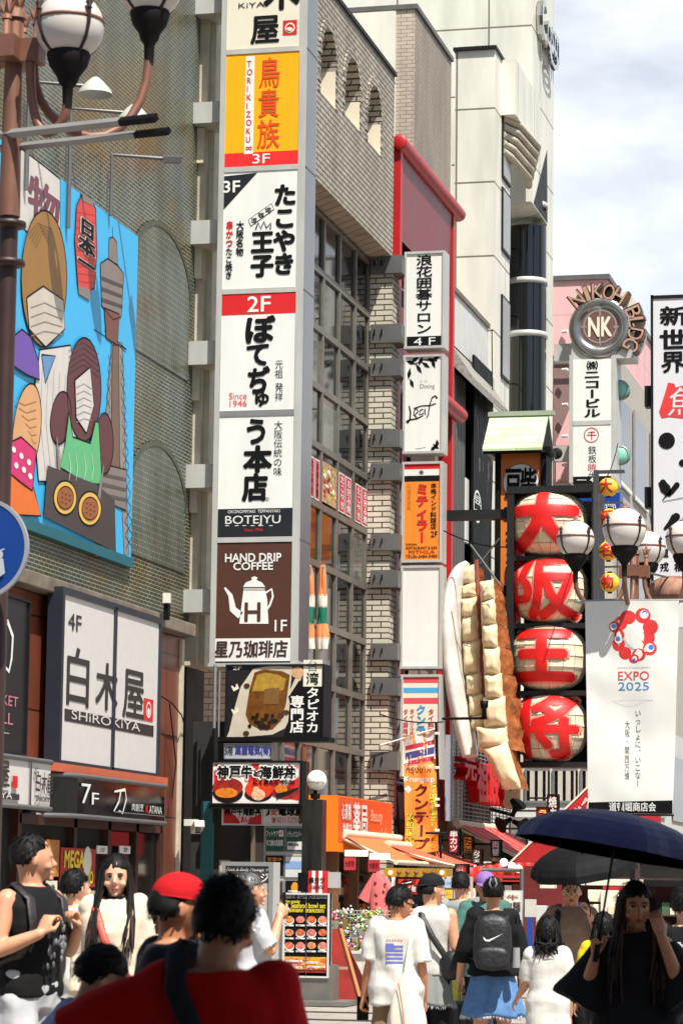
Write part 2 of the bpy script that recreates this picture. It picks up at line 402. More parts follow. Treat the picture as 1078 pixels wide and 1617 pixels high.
# concrete pier between the buildings
g = MB(); a = PY(292, 500, 46.7).x; c = PY(331, 500, 46.7).x
g.box(a, c-.1, 46.62, 47.6, 5.4, 27, CONC); g.box(c-.1, c, 46.8, 47.6, 5.4, 27, mat('pale_render', (205, 198, 178), .8, var=.2)); g.box(a-.3, c-.35, 46.9, 48, 0, 5.4, mat('dark_concrete', (60, 56, 52), .9, var=.4))  # darker concrete at the foot of the pier
for z in (8.1, 10.1, 12.3, 14.4): g.box(a+.05, c-.12, 46.52, 46.64, z-.02, z+.62, mat('pale_render', (205, 198, 178)))
tag(g.build('concrete_pier'), 'weathered beige concrete pier between green brick building and tall sign', 'pier')

# ---------------------------------------------------------------- 2: beige brick building with arches and the window front
BBRICK = brick('beige_brick', (176, 167, 150), (164, 155, 138), (56, 50, 44), .42, .118, .15, .7, var=.55)
WBRICK = brick('pale_brick', (204, 196, 178), (190, 182, 163), (66, 58, 48), .42, .125, .13, .7, var=.5)
BRBRICK = brick('brown_brick', (108, 88, 74), (92, 74, 62), (52, 42, 36), .36, .12, .10, .7, var=.4)
b2 = thing('beige_brick_building', 'beige brick building with three arched openings above a wall of dark windows', 'building', (-15, 57, 0))
YE = 60.75; XO, XW = -13.53, -14.04; ZS = 15.85; ZT = 20.1
g = MB(); g.box(-24, XW-.25, 51.5, YE+.6, 0, ZT-.3, DARK); g.box(-24, XW-.2, 51.3, 51.5, 0, ZS, BRBRICK); g.build('core', b2)
# overhanging wall with arched openings cut into it
arches = []
for (u0, v0, u1, v1) in ((507, 45, 529, 178), (545, 92, 567, 212), (581, 135, 600, 252)):
    a, c = PX(u0, v0, XO), PX(u1, v1, XO); arches.append((a.y, c.y, PX((u0+u1)/2, v1, XO).z+.25, PX((u0+u1)/2, v0, XO).z))
g = MB(); ys = 50.0; DEP = .5
def wallq(y0, y1, z0, z1): g.poly([(XO, y0, z0), (XO, y1, z0), (XO, y1, z1), (XO, y0, z1)], BBRICK)
wallq(ys, YE, ZS, min(a[2] for a in arches)); zlo = min(a[2] for a in arches); prev = ys
for (y0, y1, z0, z1) in arches:
    wallq(prev, y0, zlo, ZT); wallq(y0, y1, zlo, z0); rr = (y1-y0)/2; zc = z1-rr*1.1; ym = (y0+y1)/2; n = 14
    arc = [(ym-rr*math.cos(PI*i/n), zc+rr*1.1*math.sin(PI*i/n)) for i in range(n+1)]
    for i in range(n):
        (ya, za), (yb, zb) = arc[i], arc[i+1]
        g.poly([(XO, ya, za), (XO, yb, zb), (XO, yb, ZT), (XO, ya, ZT)], BBRICK)
        g.poly([(XO, ya, za), (XO, yb, zb), (XO-DEP, yb, zb), (XO-DEP, ya, za)], BBRICK)
    prev = y1
    out = [(y0, z0)]+arc+[(y1, z0)]
    RV = mat('pale_reveal', (214, 204, 182), .8)
    g.poly([(XO, y0, z0), (XO, y0, zc), (XO-DEP, y0, zc), (XO-DEP, y0, z0)], RV)
    g.poly([(XO, y1, z0), (XO, y1, zc), (XO-DEP, y1, zc), (XO-DEP, y1, z0)], RV)
    g.poly([(XO, y0, z0), (XO, y1, z0), (XO-DEP, y1, z0), (XO-DEP, y0, z0)], RV)
wallq(prev, YE, zlo, ZT)
g.poly([(XO, ys, ZS), (XO, YE, ZS), (XW-.3, YE, ZS), (XW-.3, ys, ZS)], BBRICK)
g.poly([(XO, ys, ZT), (XO, YE, ZT), (-24, YE, ZT), (-24, ys, ZT)], CONC); g.poly([(XO, ys, ZS), (XO, ys, ZT), (-24, ys, ZT), (-24, ys, ZS)], BBRICK)
g.poly([(XO, YE, ZS), (XO, YE, ZT), (-24, YE, ZT), (-24, YE, ZS)], BBRICK)
wl = g.build('overhanging_wall', b2)
g = MB(); g.box(XO-.2, XO+.05, ys, YE+.05, ZT, ZT+.09, DARKM); g.build('parapet_coping', wl)
for (y0, y1, z0, z1) in arches:
    g = MB(); rr = (y1-y0)/2; ym = (y0+y1)/2; zc = z1-rr*1.1; n = 14
    for i in range(n):
        a, b_ = PI*i/n, PI*(i+1)/n-.03
        q = [(XO, ym-k*rr*math.cos(t), zc+k*rr*1.1*math.sin(t)) for t, k in ((a, 1.0), (b_, 1.0), (b_, 1.28), (a, 1.28))]
        g.prism(q, (.03, 0, 0), BBRICK)
    q = z0
    while q < zc:
        for y in (y0-.11, y1+.11): g.box(XO, XO+.015, y-.1, y+.1, q, q+.1, BBRICK)
        q += .2
    aw = g.build('arch_trim', b2)
    g = MB(); g.box(XO-DEP-.05, XO-DEP, y0, y1, z0, z1, GLASS); g.build('glass', aw)
    g = MB(); g.box(XO-DEP, XO-DEP+.06, ym-.03, ym+.03, z0, z1-.1, DARKM); g.box(XO-DEP, XO-DEP+.06, y0, y1, z0+1.1, z0+1.16, DARKM); g.build('glazing_bar', aw)
g = MB(); g.box(-22, XO, YE, YE+.75, 0, ZS-.01, WBRICK); g.build('brick_pier', b2)
# window grid: one part per window, its pane a sub-part
FR = mat('bronze_frame', (112, 108, 100), .45, .2, var=.25)
ycol = [52.2, 53.6, 54.95, 56.4, 57.85, 59.35, YE-.02]
vr = [(283, 'h')]
zrow = []; z = ZS-.08
while z > 3.4: zrow.append(z); z -= 1.245
zrow.append(3.3)
DG = [GLASS, mat('dark_glass_green', (14, 20, 20), .07, 0, spec=.8, bump=.015, bscale=1.1), mat('dark_glass_warm', (26, 22, 18), .07, 0, spec=.8, bump=.02, bscale=1.4)]
for i in range(len(ycol)-1):
    for k in range(len(zrow)-1):
        y0, y1, z1, z0 = ycol[i], ycol[i+1], zrow[k], zrow[k+1]; t = .085
        g = MB()
        g.box(XW-.1, XW, y0, y1, z1-t, z1, FR); g.box(XW-.1, XW, y0, y1, z0, z0+t*.6, FR)
        g.box(XW-.1, XW-.004, y0, y0+t, z0+t*.6, z1-t, FR); g.box(XW-.1, XW-.004, y1-t*.6, y1, z0+t*.6, z1-t, FR)
        w = g.build('window', b2)
        g = MB(); tl = random.uniform(-.006, .006)
        g.poly([(XW-.06+tl, y0+t, z0+t*.6), (XW-.06-tl, y1-t*.6, z0+t*.6), (XW-.06-tl*.4, y1-t*.6, z1-t), (XW-.06+tl*.4, y0+t, z1-t)], DG[(i*3+k*5) % 3] if (i*7+k*11) % 9 else mat('pane_blind', (104, 104, 96), .15, var=.3)); g.build('pane', w)
PK = mat('poster_red', (206, 52, 66), .5); PINKP = mat('poster_pink', (232, 176, 170), .5)
for j, (u0, v0, u1, v1) in enumerate(((488, 718, 503, 790), (508, 730, 530, 800), (534, 745, 553, 816), (560, 765, 579, 830))):
    Pw = ('X', XW-.02); r = rect(Pw, u0, v0, u1, v1); y0, y1 = r[0], r[1]; z0, z1 = (11.2, 12.05); zc = PX((u0+u1)/2, (v0+v1)/2, XW).z; h = .47*(y1-y0)/(y1-y0)
    z0, z1 = zc-.43, zc+.43
    g = MB()
    if j == 1:
        g.quad(Pw, (y0, y1, z0, z1), .012, mat('poster_food', (196, 160, 110), .5, var=.9, scale=9))
        for q in range(22): g.ball((XW+.0, random.uniform(y0+.15, y1-.15), random.uniform(z0+.1, z1-.1)), .006, random.uniform(.05, .14), random.uniform(.03, .08), random.choice([PK, mat('poster_yellow', (220, 190, 70)), paint(120, 60, 30), WHITE]), 8, 4)
    else:
        m = (y0+y1)/2
        for a, c in ((y0, m-.03), (m+.03, y1)):
            g.quad(Pw, (a, c, z0, z1), .012, WHITE); g.quad(Pw, (a+.05, c-.05, z0+.03, z1-.03), .016, PK)
            g.txt('たこやき' if a == y0 else 'お好み焼', Pw, 0, 0, 0, 0, INK if j == 0 else WHITE, .024, vert=True, bold=.03, r=(a+.12, c-.12, z0+.06, z1-.06))
    tag(g.build('window_poster'), ['red and white lettered poster nearest the tall sign in the dark window', 'food photograph poster, second of the window row', 'red lettered poster, third of the four in the window row', 'red lettered poster in the window pane beside the pale brick pier'][j], 'poster', 'posters on the dark windows')

# ---------------------------------------------------------------- 3: red framed front and the tiled block behind it
RED = mat('red_enamel', (178, 22, 24), .45, var=.12); REDD = mat('dull_red_panel', (122, 38, 42), .45, var=.2, scale=1)
b3 = thing('red_framed_building', 'narrow shopfront with a red tubular frame and dull red panel', 'building', (-14.5, 65, 0))
XR = -13.57; YA, YB = 61.6, 68.2; Z1 = 18.75
g = MB(); g.box(-24, -14.3, YE+.75, 69.2, 0, 18.3, mat('wine_wall', (58, 12, 14), .7, var=.4)); g.build('wall', b3)
g = MB(); g.tube([(XR, YA-.1, Z1), (XR, YB+.5, Z1)], .18, RED, 16); fr = g.build('roller_tube', b3)
g = MB(); g.ball((XR, YA-.1, Z1), .185, .05, .185, RED); g.build('end_cap', fr)
zq = PX(700, 640, XR).z
for y in (YA, YB-.3): g = MB(); g.box(XR-.3, XR+.02, y, y+.22, 3.2, Z1-.1, RED); g.build('post', b3)
g = MB(); g.box(-24, XR-.28, YA+.05, YA+.2, 3.2, 17.9, mat('deep_red', (150, 22, 24), .5)); g.build('red_return', b3)
g = MB(); g.tube([(XR+.05, YA+.4, zq+.05), (XR+.05, YB+.6, zq+.05)], .2, RED, 16); g.build('lower_tube', b3)
g = MB(); g.poly([(XR-.05, YA+.3, Z1-2.2), (XR-.05, YB-.3, Z1-2.2), (XR-.02, YB-.3, Z1-.2), (XR-.02, YA+.3, Z1-.2)], REDD); g.build('red_panel', b3)
g = MB(); g.poly([(XR-.04, YA+.3, zq+.1), (XR-.04, YB-.3, zq+.1), (XR-.04, YB-.3, zq+1.5), (XR-.04, YA+.3, zq+1.5)], REDD); g.build('lower_panel', b3)
g = MB()
for z in (4, 6, 8, 10.2, 13.2, 14.5, 15.6):
    g.tube([(XR-.25, YA+.3, z), (XR-.25, YB, z)], .03, ALU, 6); g.tube([(XR-.25, YA+.3, z+.4), (XR-.25, YB, z+.4)], .03, ALU, 6)
g.build('rail', b3)
for i in range(3):
    for k in range(5):
        g = MB(); g.box(-14.3, -14.25, YA+.5+i*2.1, YA+2.3+i*2.1, 4+k*2.6, 6.0+k*2.6, GLASS); w = g.build('window', b3)
        g = MB(); g.box(-14.25, -14.2, YA+1.35+i*2.1, YA+1.42+i*2.1, 4+k*2.6, 6+k*2.6, ALU); g.build('sash', w)
TILE = brick('grey_beige_tile', (186, 174, 156), (176, 163, 145), (128, 116, 102), .30, .10, .09, .6, var=.5)
TILEV = brick('ribbed_tile', (168, 154, 138), (158, 144, 128), (104, 92, 80), .12, .10, .12, .6, vert=True, var=.5)
t3 = thing('tiled_roof_block', 'grey beige tiled block with a cream panel rising behind the red frame', 'building', (-15, 69, 0))
g = MB(); x0, x1 = PY(625, 60, 66).x, PY(654, 60, 66).x; zt = PY(654, 14, 66).z
g.box(-26, x1, 66, 70.6, 18.31, zt, TILE); g.build('tiled_wall', t3)
g = MB(); g.box(x1, x1+.02, 66.02, 70.6, 0, zt-.03, TILEV); g.build('ribbed_side', t3)
g = MB(); g.box(-26, x1+.08, 65.95, 70.65, zt, zt+.12, GREYM); g.build('coping', t3)
g = MB(); g.box(-26, x0, 65.9, 66, 10, zt-.05, CREAM); g.build('cream_panel', t3)

# ---------------------------------------------------------------- 4: white panel tower
b4 = thing('white_tower', 'tall cream panelled tower with a dark glass cylinder bay and chrome letters', 'building', (-15, 80, 0))
xa = PY(838, 300, 82).x; zso = PY(838, 318, 82).z; y2 = PX(873, 300, xa).y
g = MB(); g.box(-60, xa-1.3, 82, 91, 0, 46, CREAM); g.box(xa-1.3, xa, 82, y2, zso, 46, CREAM); g.build('tower_wall', b4)
g = MB(); g.box(xa-.5, xa, y2-1.2, y2, 0, zso, CREAM); g.build('corner_strip', b4)
g = MB(); g.poly([(xa+.012, 82.4, zso+.05), (xa+.012, y2-1.2, zso+.05), (xa+.012, y2-1.3, zso+2.4)], DARKM); g.build('slanted_reveal', b4)
xw = PY(780, 300, 76).x; xl = PY(717, 300, 76).x; zw = PY(780, 78, 76).z
g = MB(); g.box(xl, xw, 76, 78.5, 0, zw-1.8, CREAM); g.box(xl, xw, 76, 81.4, zw-1.8, zw, CREAM); g.build('lower_block', b4)
g = MB(); g.box(xl-.05, xw+.05, 75.9, 81.5, zw, zw+.1, DARKM); g.build('block_coping', b4)
g = MB()   # ribbed cornice over the window strip
for k in range(5):
    q = k*.11; g.tube([(xw, 77.2, zw-1.7-q*2.2), (xw+.35-q*.5, 78, zw-1.7-q*2.2), (xw+.5-q*.6, 80.4, zw-1.7-q*2.2), (xw+.3-q*.5, 81.3, zw-1.7-q*2.2)], .11, CONC, 8)
g.box(xw, xw+.42, 77, 81.35, zw-1.65, zw-.01, CREAM); g.build('cornice', b4)
for (v0, v1) in ((160, 285), (300, 400), (470, 600)):
    za, zb = PX(795, v0, xw).z, PX(795, v1, xw).z
    g = MB(); g.box(xw, xw+.05, 77.1, 78.4, zb, za, DARKM); w = g.build('window', b4)
    g = MB(); g.box(xw+.05, xw+.06, 77.2, 78.3, zb+.08, za-.08, mat('grey_blind', (150, 150, 150), .3)); g.build('pane', w)
cyl = PY(832, 500, 84.4); rc = (PY(862, 500, 84.4).x-PY(803, 500, 84.4).x)/2
zb = PY(832, 655, 84.4).z
g = MB(); g.lathe((cyl.x, 84.4, 0), [(rc, zb), (rc, zso-.25)], GLASS, 32); cy = g.build('glass_cylinder', b4)
for v in (322, 443, 527):
    z = PY(832, v, 84.0).z; g = MB(); g.lathe((cyl.x, 84.4, z), [(rc, -.09), (rc+.04, -.09), (rc+.04, .09), (rc, .09)], STEEL, 32); g.build('steel_ring', cy)
g = MB(); 
for t in (-.25, .15, .5, .9): g.box(cyl.x+rc*math.sin(t)-.015, cyl.x+rc*math.sin(t)+.015, 84.4-rc*math.cos(t)-.02, 84.4-rc*math.cos(t)+.0, zb, zso-.3, DARKM)
g.build('mullion', cy)
g = MB(); CHR = mat('chrome', (200, 200, 196), .12, 1)
Pc = ('X', xa)
for (u, v, s) in ((848, 16, 'b'), (853, 36, 'r'), (857, 56, 'i')): pass
g.txt('Cosm', Pc, 0, 0, 0, 0, CHR, .22, bold=.02, r=(PX(845, 40, xa).y, PX(872, 40, xa).y, PX(858, 78, xa).z, PX(858, 18, xa).z), deep=.2)
g.ell(Pc, 860, 92, 7, 17, .3, CHR, ir=.6); g.ell(Pc, 860, 92, 7, 17, .2, DARKM, ir=.55)
g.build('chrome_lettering', b4)
g = MB(); g.tube([(xl-.15, 75.9, 10), (xl-.15, 75.9, zw-3)], .08, mat('pale_pipe', (205, 202, 190), .5)); g.build('drainpipe', b4)

# ---------------------------------------------------------------- 5: black louvred building
b5 = thing('black_louvre_building', 'black building with vertical louvres under a white parapet and eave', 'building', (-14.5, 72, 0))
XB = -13.85
za = PX(714, 455, XB).z; 
g = MB(); g.box(-24, XB-.12, 69.3, 74.6, 0, za-.4, DARKM); g.build('wall', b5)
g = MB(); g.box(XB-1.5, XB, 69.3, 74.4, za-1.45, za-.05, mat('white_render', (205, 205, 200), .6)); g.box(XB-1.6, XB+.05, 69.3, 74.45, za-.05, za+.08, mat('weathered_lead', (120, 112, 98), .8, var=.5, scale=8)); g.build('parapet', b5)
g = MB(); ev = [(XB, za-1.5), (XB+.55, za-2.35), (XB+.55, za-2.55), (XB, za-2.0)]
g.prism([(x, 69.3, z) for x, z in ev], (0, 5.3, 0), mat('eave_slate', (150, 146, 136), .8, var=.5, scale=9)); g.build('eave', b5)
g = MB()
y = 69.4
while y < 74.5:
    if not (70.9 < y < 72.2): g.box(XB-.12, XB+.06, y, y+.07, 3.2, za-2.2, GREYM if y < 71 else DARKM)
    y += .2
g.build('louvres', b5)
for k in range(5):
    g = MB(); g.box(XB-.1, XB-.06, 70.95, 72.15, 4+k*2.2, 5.9+k*2.2, GLASS); w = g.build('window', b5)
    if k == 3:
        g = MB(); g.box(XB-.05, XB+.02, 71.2, 71.9, 4.9+k*2.2-.9, 5.7+k*2.2, WHITE); g.build('notice', w)
g = MB(); P5 = ('X', XB+.1)
g.ps(P5, 745, 560, 771, 1010, 0, .06, BLACK); sg = None
for (u, v) in ((748, 812),):
    g.ell(P5, 749, 800, 6, 26, .07, WHITE, ir=.9)
    g.txt('豆', P5, 744, 780, 754, 800, WHITE, .08, bold=.02); g.txt('柴', P5, 744, 802, 754, 822, WHITE, .08, bold=.02)
    g.ell(P5, 749, 800, 6, 26, .075, WHITE, ir=.84)
for k in range(26):
    a = random.uniform(746, 770); c = random.uniform(600, 760)
    g.line(P5, [(a, c), (a+random.uniform(-3, 3), c+random.uniform(10, 30))], random.uniform(.8, 2), .07, random.choice([WHITE, paint(190, 130, 150), ALU]))
g.build('printed_fascia', b5)

# ---------------------------------------------------------------- 6: pink building, 7: office building and its sign
PINK = brick('pink_panels', (226, 176, 176), (222, 170, 170), (196, 150, 150), 3, 1.6, .012, .6, 0, bump=.1, var=.12)
b6 = thing('pink_building', 'pink panelled building seen between the white tower and the round topped sign', 'building', (-16, 100, 0))
xp0, xp1 = PY(872, 600, 99).x, PY(945, 600, 99).x; zp = PY(900, 443, 99).z
g = MB(); g.box(xp0-4, xp1+.3, 99, 118, PY(900, 560, 99).z, zp, PINK); g.box(xp0-4, xp1+.3, 99, 118, 0, PY(900, 762, 99).z, CONC); g.box(xp0-4, xp1+.3, 99.6, 118, 0, PY(900, 560, 99).z, PINK); g.build('wall', b6)
g = MB(); g.box(xp0-4, xp1+.4, 98.9, 118, zp, zp+.18, GREYM); g.build('coping', b6)
g = MB(); P6 = ('Y', 99.3); g.pp(P6, [(874, 565), (900, 565), (900, 700), (880, 760), (874, 760)], .1, mat('mauve_panel', (140, 112, 110), .5)); g.pp(P6, [(878, 700), (902, 640), (902, 762), (878, 762)], .15, PINK); g.build('slanted_panel', b6)
g = MB()
for v in (525, 585, 640, 690, 735): g.tube([PY(888, v, 99)-Vector((0, .12, 0)), PY(897, v, 99)-Vector((0, .2, 0))], .06, WHITE, 6)
g.build('vent_hoods', b6)
g = MB(); g.pq(('Y', 98.9), 872, 565, 940, 575, .01, GREYM); g.build('gutter', b6)
b7 = thing('office_building', 'grey office building with slanted dark windows behind the round topped sign', 'building', (-14, 101, 0))
XN = -13.2
g = MB(); g.box(PY(916, 600, 94.5).x, XN, 94.5, 116, 0, 20.2, mat('warm_grey_cladding', (178, 170, 158), .6, var=.15)); g.build('wall', b7)
for k in range(3):
    for i, (y0, y1) in enumerate(((95.5, 98.8), (99.6, 103.5), (104.5, 109))):
        z0 = 6.6+k*4.6; g = MB()
        g.prism([(XN, y0, z0), (XN, y1, z0), (XN, y1, z0+3.0), (XN, y0, z0+3.0)], (.03, 0, 0), GLASS); w = g.build('window', b7)
        g = MB(); g.box(XN+.03, XN+.1, y0-.12, y0, z0-.1, z0+3.1, ALU); g.box(XN+.03, XN+.1, y0, y1, z0-.15, z0, WHITE); g.build('frame', w)
# ---------------------------------------------------------------- signs
def framebox(g, pl, r, dep, t, mt, off=0.0):
    """A hollow frame standing 2 cm proud of a panel, the panel's face at OFF."""
    for q in ((r[0], r[1], r[3]-t, r[3]), (r[0], r[1], r[2], r[2]+t), (r[0], r[0]+t, r[2]+t, r[3]-t), (r[1]-t, r[1], r[2]+t, r[3]-t)):
        g.slab(pl, q, off-dep, off+.03, mt)
def board(name, label, cat, pl, u0, v0, u1, v1, dep, t, fm, face, group=None, parent=None, bevel=0):
    r = rect(pl, u0, v0, u1, v1)
    root = parent or thing(name, label, cat, p3(pl, (r[0]+r[1])/2, r[2], -dep/2), group)
    if parent is None or fm:
        g = MB(); framebox(g, pl, r, dep, t, fm); g.build('frame', root)
    g = MB(); g.slab(pl, (r[0]+t*.5, r[1]-t*.5, r[2]+t*.5, r[3]-t*.5), -dep+.01, 0, face); pn = g.build('panel', root)
    return root, r

# the tall sign tower: one thing, a panel for each tenant
T = ('Y', 46.0)
tw = thing('sign_tower', 'tall steel framed sign tower of stacked tenant panels, second from the left edge', 'sign tower', (-12.5, 46.3, 5.3))
xl, xr = PY(341, 520, 46).x, PY(478, 520, 46).x
zt, zbm = PY(410, -60, 46).z, PY(400, 1047, 46).z
g = MB()
g.box(xl, xl+.10, 45.99, 46.75, zbm, zt, STEEL); g.box(xr-.13, xr, 45.99, 46.75, zbm, zt, STEEL); g.box(xl+.1, xr-.13, 46.05, 46.75, zbm, zt, GREYM)
zs = [PY(410, v, 46).z for v in (80, 266, 459, 852)]
for z in zs: g.box(xl+.1, xr-.13, 45.985, 46.05, z-.045, z+.045, STEEL)
g.box(xl-.02, xr+.02, 45.97, 46.77, zbm-.06, zbm, STEEL)
g.build('frame', tw)
g = MB(); g.box(xr-.0, xr+.006, 46.03, 46.72, zbm+.05, zt, mat('satin_steel_side', (140, 140, 142), .3, .85, var=.2, scale=1.2)); 
for z in zs: g.box(xr+.0, xr+.012, 46.0, 46.75, z-.012, z+.012, GREYM)
g.build('side_cladding', tw)
for (v0, v1) in ((-5, 26), (165, 198), (351, 388), (541, 578), (735, 772), (932, 968)):
    g = MB(); z0, z1 = PY(318, v1, 46.4).z, PY(318, v0, 46.4).z
    g.box(PY(288, (v0+v1)/2, 46.4).x, xl+.02, 46.25, 46.95, z0, z1, STEEL); g.build('bracket', tw)
def tp(name, v0, v1, face, label=None):
    r = (xl+.10, xr-.13, PY(410, v1, 46).z, PY(410, v0, 46).z)
    g = MB(); g.slab(T, r, -.05, .0, face); o = g.build(name, tw); tag(o, label); return o, r
DKB = mat('navy_black', (26, 28, 34), .4)
# 1 restaurant panel at the very top
o, r = tp('sign_panel', -58, 79, CREAMW, 'cream panel lettered in black')
g = MB(); g.txt('木', T, 418, -45, 472, 14, INK, bold=.035); g.txt('屋', T, 397, 26, 440, 68, INK, bold=.03); g.txt('KiYA', T, 377, 4, 418, 12, INK)
g.pq(T, 447, 32, 469, 55, .008, REDI); g.ell(T, 458, 44, 8, 8, .012, CREAMW, ir=.7); g.ell(T, 457, 47, 5, 4, .012, CREAMW)
g.txt('白', T, 398, -100, 440, -58, INK, bold=.03) if False else None
g.build('lettering', o)
# 2 yellow
o, r = tp('sign_panel', 82, 264, mat('sign_yellow', (240, 170, 16), .35, var=.04), 'yellow panel with red lettering')
g = MB(); g.slab(T, (r[0], r[1], r[2], PY(410, 240, 46).z), 0, .004, mat('sign_vermilion', (226, 44, 44), .35, var=.04))
g.pq(T, 387, 89, 401, 243, .005, WHITE)
VM = mat('sign_orange_red', (226, 72, 30), .4)
g.txt('TORIKIZOKU∞', T, 389, 94, 400, 240, REDI, vert=True, bold=.02)
g.txt('鳥', T, 410, 91, 442, 138, VM, bold=.01); g.txt('貴', T, 409, 141, 440, 185, VM, bold=.01); g.txt('族', T, 407, 189, 441, 234, VM, bold=.01)
g.txt('3F', T, 399, 243, 426, 258, WHITE, bold=.02); g.build('lettering', o)
# 3 octopus dumpling shop
o, r = tp('sign_panel', 270, 457, WHITE, 'white panel with a black corner and brush lettering')
g = MB(); g.pp(T, [(349, 279), (406, 273), (349, 336)], .005, DKB)
g.txt('3F', T, 353, 286, 379, 304, WHITE, bold=.03, off=.012)
g.txt('たこやき', T, 431, 290, 467, 435, INK, vert=True, bold=.05)
g.txt('王子', T, 396, 364, 432, 438, INK, vert=True, bold=.05)
g.line(T, [(404, 362), (408, 352), (412, 361), (417, 350), (421, 360), (428, 352), (427, 362)], 2.5, .01, INK)
c, s = pt(T, 411, 341), .0
g.pp(T, [(392, 347), (429, 321), (433, 331), (396, 358)], .006, INK); g.pp(T, [(393, 347.6), (428.5, 322.5), (432, 330.6), (396.4, 356.5)], .009, WHITE)
for i, ch in enumerate('道頓堀'): g.txt(ch, T, 397+i*11, 344-i*8, 406+i*11, 352-i*8, INK, .013, bold=.02)
g.txt('大阪名物', T, 373, 349, 385, 405, INK, vert=True, bold=.03); g.txt('串かつ', T, 357, 349, 368, 391, REDI, vert=True, bold=.04); g.txt('たこ焼き', T, 356, 391, 367, 441, INK, vert=True, bold=.03)
g.build('lettering', o)
# 4 okonomiyaki shop, one tall panel with a seam
o, r = tp('sign_panel', 462, 850, WHITE, 'tall white panel with a red band above and a black band below')
g = MB(); g.slab(T, (r[0], r[1], PY(410, 496, 46).z, r[3]), 0, .004, REDI); g.slab(T, (r[0], r[1], r[2], PY(400, 803, 46).z), 0, .004, DKB)
g.slab(T, (r[0], r[1], PY(400, 657, 46).z, PY(400, 648, 46).z), 0, .012, ALU)
g.txt('2F', T, 391, 468, 427, 492, WHITE, bold=.02)
for ch, a in (('ぼ', (390, 500, 433, 540)), ('て', (391, 545, 423, 576)), ('ぢ', (393, 580, 425, 620)), ('ゅ', (404, 620, 424, 641)), ('う', (391, 663, 418, 700)), ('本', (386, 705, 428, 745)), ('店', (384, 749, 421, 790))):
    g.txt(ch, T, *a, INK, bold=.055)
g.txt('元祖', T, 434, 568, 447, 598, INK, vert=True); g.txt('発祥', T, 434, 604, 447, 634, INK, vert=True)
g.txt('大阪伝統の味', T, 432, 664, 446, 752, INK, vert=True)
PKI = mat('sign_pink_red', (226, 64, 78), .4); g.txt('Since', T, 362, 620, 390, 630, PKI); g.txt('1946', T, 363, 632, 390, 642, PKI)
g.ell(T, 422, 788, 3, 3, .008, INK, ir=.8); g.txt('R', T, 421, 786.5, 423, 790, INK)
g.txt('OKONOMIYAKI  TEPPANYAKI', T, 360, 805, 442, 810, WHITE)
g.txt('BOTEJYU', T, 356, 814, 443, 831, WHITE, bold=-.004); g.txt('Since 1946', T, 386, 834, 415, 839, REDI)
for u in (356, 371, 383, 396, 410, 425): g.pq(T, u, 829.6, u+6, 830.6, .009, WHITE)
g.build('lettering', o)
# 5 coffee shop
o, r = tp('sign_panel', 857, 1044, mat('coffee_brown', (78, 46, 34), .4, var=.06), 'brown panel with a white coffee pot above a white strip')
g = MB(); g.slab(T, (r[0], r[1], r[2], PY(395, 1008, 46).z), 0, .004, WHITE)
g.txt('HAND DRIP', T, 356, 874, 444, 887, WHITE, bold=.035); g.txt('COFFEE', T, 369, 888, 431, 900, WHITE, bold=.035)
g.pp(T, [(385, 929), (418, 929), (422, 946), (424, 985), (378, 985), (382, 952)], .006, WHITE)
g.pp(T, [(384, 927), (388, 920), (398, 916), (397, 912), (402, 910), (407, 912), (405, 916), (414, 920), (419, 927)], .006, WHITE)
g.line(T, [(380, 972), (368, 962), (364, 940), (355, 928)], [12, 11, 7, 3], .006, WHITE)
g.line(T, [(420, 936), (429, 930), (431, 942), (426, 956), (419, 966)], 3.2, .007, WHITE)
g.line(T, [(384, 928.3), (419, 928.3)], 1, .009, paint(78, 46, 34)); g.line(T, [(384, 931.5), (419, 931.5)], 1, .009, paint(78, 46, 34))
g.txt('H', T, 387, 952, 411, 981, mat('coffee_brown', (78, 46, 34)), .011, bold=.03); g.txt('1F', T, 434, 979, 453, 997, WHITE, bold=.01)
g.txt('星乃珈琲店', T, 339, 1012, 453, 1038, paint(60, 34, 28), bold=.03, shear=.05); g.build('lettering', o)

# tapioca light box under the tower
Pt = ('Y', 45.6)
tb, r = board('lightbox_sign', 'dark light box picturing a glass of tapioca tea under the tall sign tower', 'sign', Pt, 356, 1049, 512, 1169, .5, .03, DARKM, mat('charcoal_film', (28, 28, 29), .35, var=.1))
g = MB(); CRM = mat('milk_cream', (196, 186, 166), .4, var=.15)
g.pp(Pt, [(362, 1155), (370, 1120), (380, 1085), (400, 1056), (430, 1051), (462, 1053), (458, 1090), (470, 1062), (477, 1068), (470, 1085), (455, 1100), (462, 1125), (450, 1150), (430, 1160), (380, 1164), (358, 1164)], .004, CRM)
g.pp(Pt, [(402, 1062), (416, 1057), (446, 1060), (458, 1066), (452, 1110), (444, 1138), (430, 1152), (412, 1153), (394, 1143), (388, 1128), (394, 1090)], .007, mat('tea_amber', (110, 66, 16), .3, var=.5, scale=8))
g.pp(Pt, [(406, 1066), (420, 1062), (440, 1066), (452, 1072), (448, 1090), (398, 1092)], .009, mat('tea_gold', (168, 132, 46), .3, var=.4, scale=8))
g.pp(Pt, [(418, 1088), (442, 1086), (440, 1112), (416, 1112)], .011, mat('tea_ice', (120, 84, 40), .2, var=.3, scale=12))
random.seed(3)
for k in range(26): g.ell(Pt, random.uniform(394, 436), random.uniform(1128, 1150), 3, 3, .012+k*.0003, mat('tapioca_pearl', (30, 20, 14), .2), 10)
for (u, v) in ((390, 1083), (389, 1158), (444, 1130), (452, 1125)): g.ell(Pt, u, v, 5, 4, .013, mat('caramel', (72, 44, 22), .3), 8)
g.ell(Pt, 470, 1062, 10, 9, .008, mat('foam_peach', (206, 160, 120), .5, var=.3, scale=9))
